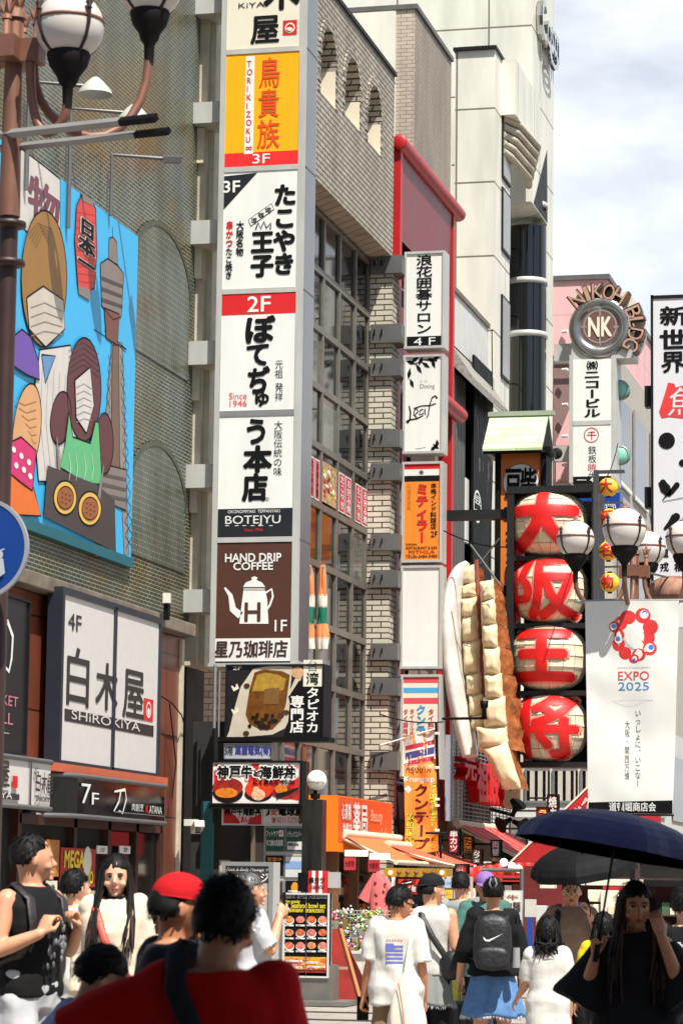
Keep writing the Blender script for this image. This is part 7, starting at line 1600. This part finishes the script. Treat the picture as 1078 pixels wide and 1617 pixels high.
            _, mt, back = it; g = MB(); hv = MB().ball((0, 0, 0), 1, 1, 1, mt, 26, 16); q = []
            for v in hv.v:
                zz = max(v.z, -.08); f = math.sqrt(max(0, 1-zz*zz))/max(1e-4, math.hypot(v.x, v.y)) if v.z < -.08 else 1; q.append(hp(v.x*min(f, 1.2)*.089, v.y*min(f, 1.2)*.112+.004, .162+zz*.092))
            g.add(q, hv.f, mt, True); cp = g.build('cap', root); g = MB(); n = 12; sg_ = -1 if back else 1; top = []; 
            for i in range(n+1):
                a = PI*i/n; top.append(hp(.075*math.cos(a), sg_*(.075+.085*math.sin(a))+.01, .152-.016*math.sin(a)))
            inn = [hp(.08*math.cos(PI*i/n), sg_*(.07+.02*math.sin(PI*i/n))+.008, .158) for i in range(n+1)]
            g.add(top+inn, [(i, i+1, n+1+i+1, n+1+i) for i in range(n)], mt, True); g.build('brim', cp, solid=.006)
        elif k == 'fn': it[1](D)
    # hair
    if hair:
        capped = any(it[0] == 'cap' for it in wear); g = MB(); hv = MB().ball((0, 0, 0), 1, 1, 1, hairm, 30, 22); q = []; low = {'short': -.055, 'crop': -.03, 'bob': -.11, 'long': -.08, 'updo': -.035}[hair]
        vol = {'short': 1.05, 'crop': .98, 'bob': 1.1, 'long': 1.05, 'updo': 1.02}[hair]
        pts = []
        for v in hv.v:
            x, y, z = v.x*.086*vol, v.y*.106*vol-.014, v.z*.112*vol+.02
            fr_ = (y+.02)/.11; lim_ = low if fr_ < -.1 else low+(.045-low)*min(1, (fr_+.1)/.55)
            k = 1
            if z < lim_: k = .72; 
            d = 1+.05*noise.noise(Vector((v.x*5+seed, v.y*5, v.z*1.6)))+.06*noise.noise(Vector((math.atan2(v.y, v.x)*7, v.z*2+seed, 1)))
            if capped and z > -.02: t_ = min(1, (z+.02)/.05); x *= 1-.12*t_; y *= 1-.06*t_; z *= 1-.22*t_
            p = (x*k*d, y*k*d, .118+z*k*(d if z > 0 else 1)); q.append(hp(*p)); pts.append((Vector(p), k))
        g.add(q, hv.f, hairm, True)
        nb = {'short': 420, 'crop': 260, 'bob': 420, 'long': 460, 'updo': 320}[hair]
        for i in range(nb):
            p, k = pts[rnd.randrange(len(pts))]
            if k < 1 or (capped and p.z > .13) or (hair == 'long' and p.y > .0): continue
            nr = (p-Vector((0, -.014, .13))).normalized(); dn = Vector((rnd.gauss(0, .25), -.25+rnd.gauss(0, .3), -.9)); dn = (dn-nr*dn.dot(nr)*.85)
            if hair == 'updo': dn = Vector((0, -.12, .2))-p+Vector((0, 0, .05)); dn = dn-nr*dn.dot(nr)*.9
            dn = dn.normalized(); L_ = rnd.uniform(.02, .042) if hair != 'long' else rnd.uniform(.05, .11); sd_ = nr.cross(dn)*rnd.uniform(.003, .007); a = p+nr*.002
            m1 = a+dn*L_*.55+nr*rnd.uniform(.001, .010); e_ = a+dn*L_-nr*.004+nr*rnd.uniform(0, .008)
            g.add([hp(*(a+sd_)), hp(*(a-sd_)), hp(*(m1-sd_*.8)), hp(*(m1+sd_*.8)), hp(*e_)], [(0, 1, 2, 3), (3, 2, 4)], hairm, True)
        ho = g.build('hair', root)
        if hair in ('long', 'bob'):
            g = MB(); z_ = 1.14 if hair == 'long' else 1.42
            for i in range(90):
                sd = rnd.choice((-1, 1)); bk_ = rnd.random() < (.45 if hair == 'long' else .7); a = rnd.uniform(-.04, .06) if not bk_ else rnd.uniform(-.10, -.03)
                p = Vector((sd*rnd.uniform(.062, .088) if not bk_ else rnd.uniform(-.08, .08), a, .17)); e_ = U((sd*rnd.uniform(.07, .15) if not bk_ else rnd.uniform(-.13, .13), rnd.uniform(.15, .19) if not bk_ else rnd.uniform(-.17, -.11), z_+rnd.uniform(-.05, .09)))
                m1 = hp(p.x*1.18, p.y*1.1, .05); m2 = m1.lerp(e_, .55)+Vector((sd*.012, (.02 if not bk_ else -.03), 0))
                g.tube([hp(*p), m1, m2, e_], [.010*s, .014*s, .012*s, .003*s], hairm if rnd.random() < .6 or hair == 'bob' else HAIRB, 5, flat=.5)
            g.build('hanging_hair', ho)
    if face:
        for sd in (-1, 1):
            g = MB(); g.ball(hp(sd*.031, .094, .122), .0125*s, .007*s, .0065*s, mat('eye_white', (200, 190, 180), .3), 10, 6); ey = g.build('eye', root); g = MB(); g.ball(hp(sd*.031, .0985, .122), .0062*s, .004*s, .0062*s, BLACK, 8, 6); g.build('iris', ey)
            g = MB(); g.tube([hp(sd*.016, .103, .142), hp(sd*.032, .104, .146), hp(sd*.047, .094, .141)], .0036*s, HAIRM, 6); g.build('eyebrow', root); g = MB(); g.tube([hp(sd*.018, .1015, .126), hp(sd*.031, .1045, .131), hp(sd*.044, .095, .126)], .0028*s, HAIRM, 5); g.build('lashes', ey)
        g = MB(); g.tube([hp(-.022, .104, .052), hp(-.008, .1135, .056), hp(.008, .1135, .056), hp(.022, .104, .052)], [.002*s, .0042*s, .0042*s, .002*s], mat('lips', (164, 76, 72), .4), 6); g.tube([hp(-.018, .106, .048), hp(0, .1145, .045), hp(.018, .106, .048)], [.002*s, .005*s, .002*s], mat('lips', (164, 76, 72)), 6); g.build('lips', root)
    return D
def worn(D, name, label, cat, parts, group=None):
    """A carried thing: [(part name or '', MB in the person's own frame)] placed beside its carrier."""
    W_ = D['W']
    if len(parts) == 1:
        g = parts[0][1]; g.v = [W_ @ v for v in g.v]; return tag(g.build(name), label, cat, group)
    g0 = parts[0][1]; c = sum((W_ @ v for v in g0.v), Vector((0, 0, 0)))/len(g0.v); root = thing(name, label, cat, c, group)
    for nm, g in parts: g.v = [W_ @ v for v in g.v]; g.build(nm, root, bevel=.0)
    return root
def pack_mb(D, mt, w, hgt, dep, cy, cz, r=.5):
    """A soft rounded pack hung behind the shoulders."""
    U, s = D['U'], D['s']; g = MB(); n = 24; secs = []
    for i in range(15):
        t = i/14; e = (1-abs(2*t-1)**4.5)**.5; secs.append((t, e))
    vs = []
    for t, e in secs:
        for j in range(n):
            a = 2*PI*j/n; ct, st = math.cos(a), math.sin(a); ex = 2/3.4
            vs.append(U((w/2*e*(1-.12*t)*abs(ct)**ex*(1 if ct > 0 else -1), cy+dep/2*(e**.8)*(1.1-.35*t)*abs(st)**ex*(1 if st > 0 else -1)*(1 if st > 0 else 1), cz+hgt*(t-.5))))
    g.add(vs, [(i*n+j, i*n+(j+1) % n, (i+1)*n+(j+1) % n, (i+1)*n+j) for i in range(14) for j in range(n)], mt, True)
    return g
TEEW = fab('white_cotton', (208, 206, 198)); BLKC = fab('black_cotton', (20, 20, 21)); JEAN = fab('blue_denim', (92, 130, 176), scale=12, var=.3); GREYC = fab('grey_cotton', (138, 142, 140)); KHAK = fab('khaki_cotton', (138, 112, 84)); DKP = fab('charcoal_cotton', (40, 40, 42)); LGP = fab('pale_grey_cotton', (186, 186, 188)); BEIG = fab('beige_jacket_cloth', (218, 206, 182)); SHOE = mat('white_shoe', (200, 198, 194), .5); SHOD = mat('dark_shoe', (30, 28, 28), .5)
NYL = mat('black_nylon', (24, 24, 26), .5, var=.3, scale=8, bump=.3, bscale=30); NYB = mat('brown_black_nylon', (44, 38, 40), .5, var=.3, scale=8, bump=.3, bscale=30)
def straps(D, mt):
    U, s = D['U'], D['s']; g = MB()
    for sd in (-1, 1): g.tube([U((.10*sd, -.13, 1.38)), U((.115*sd, -.02, 1.465)), U((.125*sd, .10, 1.39)), U((.13*sd, .135, 1.24)), U((.165*sd, .07, 1.10)), U((.16*sd, -.08, 1.06))], .030*s, mt, 8, flat=.3, up=Vector((1, 0, 0)))
    return g
# 1 man in a black sleeveless top
D = person('man in black sleeveless top gripping his backpack straps at the left edge', 52, 14.7, 1.85, -112, SKIN, head=(52, 0, 0), la=((-.26, .03, 1.13), (-.15, .18, 1.24)), ra=((.26, .0, 1.13), (.15, .19, 1.22)), curl=(1.6, 1.6), hair='crop', seed=2, wide=1.08,
    wear=[('tank', 'sleeveless_top', BLKC, .90, 0, .018), ('pants', 'trousers', LGP, .10, .108, .085), ('shoes', SHOE)], ldir=(.35, .1, .6), rdir=(-.35, .1, .6))
g = pack_mb(D, NYB, .32, .46, .2, -.24, 1.20); worn(D, 'backpack', 'dark backpack on the man in the black sleeveless top', 'backpack', [('bag', g), ('straps', straps(D, NYB))])
g = MB(); U = D['U']; 
for i in range(30): a, z = random.uniform(-.08, .08), random.uniform(1.05, 1.28); p = U((a, .165, z)); g.ball(p, .012, .006, .02, random.choice([paint(120, 120, 122), paint(84, 84, 88)]), 6, 4)
g.build('shirt_print', D['root'])
# 2 person in white shirt seen from behind with a black pack
D = person('person in loose white shirt seen from behind, turned away, wearing a dark pack', 122, 19, 1.68, -38, SKINL, hair='short', seed=5, wear=[('tee', 'shirt', TEEW, .80, 1.5, .03), ('pants', 'trousers', BLKC, .08, .10, .075), ('shoes', SHOD)])
g = pack_mb(D, NYB, .34, .46, .22, -.25, 1.15); g2 = pack_mb(D, NYB, .28, .2, .1, -.36, 1.04); worn(D, 'backpack', 'brown black backpack worn over the loose white shirt', 'backpack', [('bag', g), ('front_pocket', g2), ('straps', straps(D, NYB))])
# 3 woman in beige jacket
D = person('woman with long dark hair in a beige hooded jacket facing the camera', 183, 16.6, 1.76, 188, SKINL, fem=True, head=(6, 4, 0), hair='long', seed=8, face=True, wear=[('jacket', 'jacket', BEIG, .80, 1.9, .035), ('fn', lambda D: loft_collar(D)), ('pants', 'trousers', DKP, .08, .10, .08), ('shoes', SHOE)]) if False else None
def collar(D):
    U, s = D['U'], D['s']; g = MB(); g.tube([U((0, -.012, 1.40)), U((0, 0, 1.475))], [.07*s, .062*s], BLKC, 16); g.build('black_undershirt', D['root'])
D = person('woman with long dark hair in a beige hooded jacket facing the camera', 183, 16.6, 1.76, 188, SKINL, fem=True, head=(6, 4, 0), hair='long', seed=8, face=True, wear=[('jacket', 'jacket', BEIG, .80, 1.9, .035), ('fn', collar), ('pants', 'trousers', DKP, .08, .10, .08), ('shoes', SHOE)])
g = MB(); U = D['U']; g.tube([U((.12, -.03, 1.455)), U((.10, .11, 1.40)), U((.03, .175, 1.22)), U((-.10, .19, 1.02)), U((-.2, .14, .9))], .024, mat('red_leather', (176, 66, 44), .5), 8, flat=.3, up=Vector((1, 0, 0))); g2 = MB(); g2.box(-.3, -.16, .02, .2, .70, .92, mat('red_leather', (176, 66, 44))); g2.v = [v*D['s'] for v in g2.v]
worn(D, 'shoulder_bag', 'red leather shoulder bag slung across the beige jacket', 'bag', [('bag', g2), ('strap', g)])
# 4 bowed dark head low in front
D = person('dark haired person in pale blue top bowing low in front of the beige jacket woman', 26, 9.3, 1.46, -70, SKIN, fem=True, lean=.62, head=(0, 30, 0), hair='short', seed=11, wear=[('tee', 'top', fab('pale_blue_cotton', (150, 160, 196)), .84, .8, .03), ('pants', 'trousers', DKP, .08, .10, .08), ('shoes', SHOD)])
# 5 red cap
D = person('person in a red cap and dark vest behind the man in the red shirt', 278, 9.9, 1.625, -52, SKINT, head=(-8, 8, 0), hair='short', seed=13, wear=[('tee', 'vest', fab('dark_navy_cotton', (36, 36, 44)), .84, .7, .03), ('pants', 'trousers', DKP, .08, .10, .08), ('shoes', SHOD), ('cap', fab('red_cap_cloth', (186, 20, 28)), False)])
# 6 man in red
REDT = fab('red_cotton', (232, 26, 30))
D = person('man in a bright red shirt with a grey sling bag, nearest the camera', 346, 7.4, 1.605, 8, SKIN, head=(-14, 10, 6), la=((-.46, .05, 1.25), (-.62, .26, 1.16)), hair='short', seed=17, wide=1.12, wear=[('tee', 'shirt', REDT, .80, .95, .03), ('pants', 'trousers', DKP, .08, .11, .085), ('shoes', SHOD)])
U = D['U']; g = MB(); g.tube([U((-.10, .10, 1.45)), U((-.115, -.03, 1.50)), U((-.10, -.135, 1.40)), U((-.04, -.165, 1.28)), U((.06, -.17, 1.14)), U((.16, -.13, 1.0))], .030, fab('grey_webbing', (52, 54, 60)), 8, flat=.25, up=Vector((1, 0, 0))); g2 = MB(); g2.ball(U((.02, -.19, 1.12)), .17, .05, .10, fab('slate_sling_cloth', (84, 90, 104)), 16, 10); g2.v = [Matrix.Rotation(.0, 4, 'Y') @ v for v in g2.v]
worn(D, 'sling_bag', 'slate grey sling bag across the back of the red shirt', 'bag', [('bag', g2), ('strap', g)])
# 7 person with a phone in front of the massage board
D = person('person in a pale shirt holding a phone up before the massage sign board', 398, 20, 1.67, -66, SKIN, ra=((.19, .12, 1.15), (.09, .20, 1.40)), la=((-.19, .12, 1.15), (-.06, .21, 1.38)), curl=(1.4, 1.4), hair='short', hairm=mat('grey_hair', (96, 92, 90), .4, var=.4, scale=50), seed=19, wear=[('tee', 'shirt', LGP, .82, .9, .03), ('pants', 'trousers', DKP, .08, .10, .08), ('shoes', SHOD)])
U = D['U']; g = MB(); c = U((.03, .24, 1.50)); g.obox(c, .08, .012, .16, 0, BLACK); worn(D, 'phone', 'black phone held up before the massage sign board', 'phone', [('', g)])
# 8 boy in white tee
D = person('youth in a white tee with a printed flag carrying a white cloth bag', 626, 20, 1.60, 4, SKINT, head=(-52, 16, 0), la=((-.20, -.01, 1.12), (-.255, .04, .87)), ra=((.205, -.03, 1.10), (.21, .09, .85)), curl=(1.5, .9), hair='short', seed=23, wide=.92, step=.10, wear=[('tee', 'tee', TEEW, .80, .92, .038), ('pants', 'trousers', KHAK, .08, .098, .085), ('shoes', SHOE)])
U, s_ = D['U'], D['s']; g = MB()
for i in range(7): g.pp  # flag print laid on the back
def back_print(D, rects, y):
    U = D['U']; bv_o = [o for o in D['root'].children if o.name.startswith(('tee', 'shirt', 'top'))][0]; bv = BVHTree.FromPolygons([v.co for v in bv_o.data.vertices], [tuple(p.vertices) for p in bv_o.data.polygons]); g = MB()
    for (x0, x1, z0, z1, m_, lift) in rects:
        n = 8; vs = []
        for j in range(n+1):
            for i in range(n+1):
                p = U((x0+(x1-x0)*i/n, -.1, z0+(z1-z0)*j/n)); h = bv.ray_cast(Vector((p.x, -1, p.z)), Vector((0, 1, 0)))[0]; vs.append(Vector((p.x, (h.y if h else p.y)-.003-lift, p.z)))
        g.add(vs, [(j*(n+1)+i, j*(n+1)+i+1, (j+1)*(n+1)+i+1, (j+1)*(n+1)+i) for j in range(n) for i in range(n)], m_, True)
    return g, bv
FB = paint(104, 112, 186)
rc = [(-.06, .005, 1.215, 1.275, FB, .0006)]+[(.005, .075, 1.125+.03*k, 1.14+.03*k, FB, .0006) for k in range(5)]+[(-.06, .005, 1.125+.03*k, 1.14+.03*k, FB, .0006) for k in range(3)]+[(-.055+i*.022, -.042+i*.022, 1.292, 1.305, paint(206, 120, 90), .0006) for i in range(6)]
g, bv = back_print(D, rc, 0); g.build('flag_print', D['root'])
g = MB(); g.obox(U((-.27, .10, .77)), .085, .018, .17, .2, BLACK, .1); worn(D, 'wallet_phone', 'black phone case in the hand of the white tee youth', 'phone', [('', g)])
def sunglasses(D):
    hp, g = D['hp'], MB()
    for sd in (-1, 1): g.ball(hp(sd*.033, .104, .122), .026, .007, .018, BLACK, 12, 6); g.tube([hp(sd*.058, .095, .126), hp(sd*.084, .0, .125)], .004, BLACK, 5)
    return g
worn(D, 'sunglasses', 'dark sunglasses on the youth in the flag print tee', 'sunglasses', [('', sunglasses(D))])
g = MB(); CNV = fab('cream_canvas', (224, 216, 196)); n = 20; secs = [(1.06, .012, .012, .10), (1.00, .04, .03, .10), (.93, .075, .05, .105), (.84, .115, .07, .11), (.74, .14, .085, .115), (.64, .15, .09, .12), (.56, .14, .085, .12), (.52, .09, .05, .12)]; vs = []
for z, rx, ry, x in secs:
    for j in range(n): a = 2*PI*j/n; vs.append(Vector((x+rx*math.cos(a)*(1+.1*math.sin(a*5+z*9)), -.21+ry*math.sin(a)*(1+.12*math.sin(a*4)), z))*s_)
g.add(vs, [(i*n+j, i*n+(j+1) % n, (i+1)*n+(j+1) % n, (i+1)*n+j) for i in range(len(secs)-1) for j in range(n)], CNV, True)
g2 = MB(); g2.tube([U((.10, -.20, 1.04)), U((.12, -.165, 1.22)), U((.15, -.09, 1.42)), U((.16, .0, 1.45)), U((.15, .10, 1.36))], .013, CNV, 8, flat=.5); g2.tube([Vector((.06, -.27, .98))*s_, Vector((.10, -.305, .78))*s_, Vector((.12, -.315, .58))*s_], .004, paint(170, 60, 70), 5)
worn(D, 'tote_bag', 'white drawstring cloth bag hanging behind the white tee youth', 'bag', [('bag', g), ('cord', g2)])
# 9 man in white sleeveless top
D = person('man in a white sleeveless top and black cap with grey shirt tied at his waist', 680, 22.5, 1.70, -8, SKIN, head=(-42, 2, 0), ra=((.225, -.03, 1.12), (.22, .12, .90)), hair='short', seed=29, wide=1.06, wear=[('tank', 'sleeveless_top', TEEW, .90, 0, .02), ('pants', 'trousers', BLKC, .08, .10, .08), ('shoes', SHOD), ('cap', fab('black_cap_cloth', (24, 24, 26)), True), ('skirt', 'tied_shirt', GREYC, 1.02, .66, .19), ('strap', 'x', BLKC, [(-.09, .09, 1.43), (-.08, -.03, 1.475), (-.02, -.135, 1.36), (.08, -.15, 1.2), (.17, -.12, 1.04)], .026)][:5])
U = D['U']; g = MB(); g.tube([U(p) for p in [(-.09, .09, 1.43), (-.08, -.03, 1.478), (-.02, -.15, 1.36), (.08, -.165, 1.2), (.18, -.12, 1.04)]], .026, NYL, 8, flat=.3, up=Vector((1, 0, 0))); g2 = MB(); g2.ball(U((.21, -.09, .98)), .10, .06, .12, NYL, 14, 10); worn(D, 'crossbody_bag', 'black crossbody bag of the man in the white sleeveless top', 'bag', [('bag', g2), ('strap', g)])
# 10 grey tee man
D = person('broad man in a plain grey tee seen from behind under the salmon awning', 728, 26, 1.74, 6, SKIN, head=(-14, 0, 0), hair='crop', seed=31, wide=1.08, wear=[('tee', 'tee', GREYC, .82, .85, .03), ('pants', 'trousers', DKP, .08, .105, .085), ('shoes', SHOD)])
# 11 man in purple cap
D = person('man in a purple cap and green tee facing the camera, partly hidden', 766, 24.2, 1.73, 190, SKINT, head=(0, 6, 0), ra=((.25, .04, 1.14), (.32, .26, 1.02)), hair='crop', seed=37, face=True, wear=[('tee', 'tee', fab('teal_green_cotton', (74, 112, 104)), .82, .85, .03), ('pants', 'trousers', BLKC, .08, .10, .08), ('shoes', SHOD), ('cap', fab('purple_cap_cloth', (134, 104, 164)), False)])
# 12 woman in denim skirt
D = person('woman in black top and frayed denim skirt seen from behind with her hair pinned up', 778, 22.3, 1.67, 10, SKIN, fem=True, la=((-.235, -.01, 1.12), (-.275, .10, .89)), ra=((.235, -.01, 1.12), (.225, .08, .87)), curl=(1.5, 1.4), hair='updo', seed=41, step=.10, wide=1.04, wear=[('tee', 'top', BLKC, .92, 1.35, .03), ('skirt', 'denim_skirt', JEAN, 1.03, .60, .24), ('shoes', SHOE)])
hp = D['hp']; g = MB(); g.ball(hp(0, -.07, .20), .06, .05, .055, HAIRM, 14, 10); 
for sd in (-1, 1): g.tube([hp(sd*.012, -.10, .16), hp(sd*.03, -.13, .20), hp(sd*.015, -.11, .245)], .007, mat('clip_grey', (150, 150, 152), .2), 6)
g.build('hair_clip', D['root'])
g = pack_mb(D, NYL, .33, .47, .2, -.25, 1.20); g2 = pack_mb(D, NYL, .29, .2, .1, -.345, 1.07); g3 = MB(); U = D['U']
y_ = -.362; pts = [U(p) for p in [(-.075, -.352, 1.245), (-.05, y_, 1.222), (-.028, y_, 1.222), (.02, y_-.002, 1.243), (.09, -.348, 1.274), (.02, y_, 1.234), (-.028, y_, 1.206), (-.058, y_, 1.210), (-.072, -.352, 1.228)]]
g3.add(pts, [(0, 1, 7, 8), (1, 2, 6, 7), (2, 3, 5, 6), (3, 4, 5)], WHITE); bvp = BVHTree.FromPolygons(g.v, g.f)
for v in g3.v:
    h_ = bvp.ray_cast(Vector((v.x, -2, v.z)), Vector((0, 1, 0)))[0]
    if h_: v.y = h_.y-.005
g4 = MB(); g4.tube([U((.19, -.26, 1.0)), U((.19, -.26, 1.16))], [.034, .03], mat('clear_bottle', (150, 150, 150), .1), 10)
worn(D, 'backpack', 'black backpack with a white check emblem on the denim skirt woman', 'backpack', [('bag', g), ('front_pocket', g2), ('emblem', g3), ('bottle', g4), ('straps', straps(D, NYL))])
g = MB(); c = U((-.29, .15, .80)); g.tube([c-Vector((0, 0, .08)), c+Vector((0, 0, .08))], [.036, .046], mat('lime_drink', (170, 176, 60), .2, var=.4, scale=30), 14); worn(D, 'drink_cup', 'clear cup of yellow green drink in the hand of the denim skirt woman', 'cup', [('', g)])
# suitcase beside her
sp = PY(738, 1400, 23.4); sc_ = thing('suitcase', 'black hard shell suitcase standing left of the denim skirt', 'suitcase', (sp.x, sp.y, 0)); SHL = mat('suitcase_shell', (30, 30, 32), .35, var=.2)
g = MB(); g.box(sp.x-.21, sp.x+.21, sp.y-.12, sp.y+.12, .07, .70, SHL); g.build('shell', sc_, bevel=.04)
g = MB(); 
for k in range(6): x = sp.x-.17+k*.068; g.box(x-.008, x+.008, sp.y-.127, sp.y-.118, .12, .64, BLACK)
g.build('ribs', sc_); g = MB(); g.tube([(sp.x-.12, sp.y+.08, .7), (sp.x-.12, sp.y+.08, 1.0), (sp.x+.12, sp.y+.08, 1.0), (sp.x+.12, sp.y+.08, .7)], .011, GREYM, 8); g.build('handle', sc_)
for dx in (-.17, .17): g = MB(); g.ball((sp.x+dx, sp.y-.08, .035), .02, .035, .035, BLACK, 10, 8); g.build('wheel', sc_)
# 13 child
D = person('small child in an oversized white tee seen from behind', 865, 21.6, 1.33, 4, SKIN, hs=1.22, la=((-.21, .02, 1.13), (-.31, .10, .98)), ra=((.205, -.02, 1.10), (.21, .08, .82)), hair='bob', seed=43, wide=.98, wear=[('tee', 'tee', TEEW, .70, .95, .042), ('pants', 'shorts', DKP, .55, .11, .11), ('shoes', SHOE)])
# 14 man under the black umbrella
D14 = D = person('man in a taupe top facing the camera in the shade of a black umbrella', 902, 24.5, 1.70, 188, SKIN, head=(0, 8, 0), la=((-.27, .10, 1.12), (-.16, .26, 1.38)), ra=((.30, .0, 1.14), (.26, .10, .92)), curl=(1.7, .8), hair='crop', seed=47, face=True, wide=1.05, ldir=(.2, .1, 1), wear=[('tee', 'top', fab('taupe_cotton', (150, 124, 104)), .86, .6, .02), ('pants', 'trousers', BLKC, .08, .10, .08), ('shoes', SHOD)])
U = D['U']; g = MB(); g.tube([U(p) for p in [(.10, -.08, 1.43), (.115, .0, 1.47), (.12, .11, 1.38), (.15, .13, 1.15), (.2, .05, .96)]], .026, NYL, 8, flat=.3, up=Vector((1, 0, 0))); g2 = MB(); g2.ball(U((.24, .05, .9)), .09, .07, .13, NYL, 14, 10); worn(D, 'shoulder_bag', 'black shoulder bag of the man in the taupe top', 'bag', [('bag', g2), ('strap', g)])
def umbrella(label, grip, top, rad, mt, under, nr=8, dep=.30):
    """Shaft from the hand to the ferrule; ten-sided dome, ribs beneath."""
    root = thing('umbrella', label, 'umbrella', grip); ax = (top-grip).normalized(); x = ax.orthogonal().normalized(); y = ax.cross(x); vs = [top]; rows = 7; n = nr*4
    for j in range(1, rows+1):
        t = j/rows
        for i in range(n):
            a = 2*PI*i/n; sag = 1-.035*t*(1-math.cos(a*nr))/2*2; vs.append(top+(x*math.cos(a)+y*math.sin(a))*rad*math.sin(t*PI/2*.97)*sag-ax*rad*dep*2*(1-math.cos(t*PI/2*.92))*1.0+ax*.0)
    fs = [(0, 1+i, 1+(i+1) % n) for i in range(n)]+[(1+j*n+i, 1+(j+1)*n+i, 1+(j+1)*n+(i+1) % n, 1+j*n+(i+1) % n) for j in range(rows-1) for i in range(n)]
    g = MB(); g.add(vs, fs, mt, False); cn = g.build('canopy', root)
    g = MB(); g.add([v-ax*.006 for v in vs], fs, under, False); g.build('lining', cn)
    for i in range(nr):
        g = MB(); k = i*4; g.tube([vs[1+(j*n)+k]-ax*.014 for j in range(rows)], .003, under, 4); g.tube([grip.lerp(top, .72), vs[1+3*n+k]-ax*.016], .002, under, 4); g.build('rib', root)
    g = MB(); g.tube([grip-ax*.02, top+ax*.05], .006, BLACK, 8); g.build('shaft', root); g = MB(); g.tube([grip-ax*.09, grip+ax*.06], .014, BLACK, 10); g.build('handle', root); return root
gp = D['W'] @ (D['U']((-.15, .29, 1.46))); tp_ = PY(915, 1332, 24.1); umbrella('small black umbrella lit white along one edge over the man in the taupe top', gp, tp_, .47, mat('black_umbrella_cloth', (13, 13, 14), .7, spec=.2), BLACK, 8)
# 15 woman in black with navy umbrella
def drape_dress(D):
    U, s = D['U'], D['s']; g = MB(); loft(g, [(U((0, 0, .42)), .31*s, .20*s), (U((0, 0, .7)), .27*s, .18*s), (U((0, 0, .95)), .235*s, .16*s), (U((0, 0, 1.15)), .21*s, .15*s), (U((0, 0, 1.3)), .205*s, .14*s), (U((0, 0, 1.4)), .18*s, .105*s), (U((0, 0, 1.455)), .09*s, .075*s)], BLKC)
    for sd in (-1, 1): S, (e, w) = D['sh'][sd], D['arms'][sd]; g.tube([U(S), U(S.lerp(Vector(e), .5)), U(S.lerp(Vector(e), .95)+Vector((.04*sd, 0, -.03)))], [.085*s, .12*s, .15*s], BLKC, 14)
    remeshed(g, 'black_dress', .012, 2, BLKC, D['root'], .014, 3)
D = person('woman in a loose black dress holding a navy umbrella and touching her hair', 1003, 14.0, 1.625, 188, SKINT, fem=True, head=(8, 2, 0), ra=((.27, .04, 1.10), (.215, .17, 1.32)), la=((-.25, .12, 1.12), (-.13, .20, 1.44)), curl=(.9, 1.8), hair='long', seed=53, face=True, rdir=(.0, .05, 1), ldir=(.3, -.2, 1), rpalm=(-1, .2, 0), lpalm=(.4, -1, 0), wear=[('fn', drape_dress), ('shoes', SHOD)])  # darker skin choice puts the shade on her into the colour
U = D['U']; g = MB(); g.txt('COMFY', ('Y', 0), 0, 0, 0, 0, paint(150, 150, 148), 0, r=(-.06, .06, .80, .83), bold=.03); g.v = [Vector((-v.x, .24, v.z)) for v in g.v]; g.build('hem_print', D['root'])
gp = D['W'] @ U((.195, .20, 1.40)); tp_ = PY(978, 1283, 13.83); umbrella('large navy umbrella with shade-black underside tilted over the woman in black', gp, tp_, .49, mat('navy_umbrella_cloth', (44, 49, 94), .6, var=.12), mat('umbrella_shade_black', (4, 4, 5), .9, spec=0), 10, .23)  # lining black puts the deep shade under the canopy into colour
# 16 yellow kid, 17 bystander at the right edge
D = person('child in a yellow tee half hidden behind the woman in black', 952, 23.4, 1.36, 10, SKIN, hs=1.18, la=((-.25, .0, 1.1), (-.29, .08, .84)), hair='bob', seed=59, wear=[('tee', 'tee', fab('yellow_cotton', (226, 196, 40)), .78, .7, .035), ('pants', 'shorts', DKP, .5, .11, .10), ('shoes', SHOE)])
D = person('bystander in a black printed tee with bare legs at the right edge', 1080, 18, 1.62, 6, SKINL, hair='short', seed=61, wear=[('tee', 'tee', BLKC, .80, .9, .035), ('pants', 'shorts', DKP, .62, .115, .115), ('shoes', SHOE)])
g, bv = back_print(D, [(-.14+.012*i+random.uniform(-.01, .01), -.12+.012*i, 1.14+random.uniform(0, .12), 1.2+random.uniform(.02, .16), WHITE, .0006) for i in range(12)], 0); g.build('shirt_print', D['root'])
bpy.data.scenes.remove(TMP)
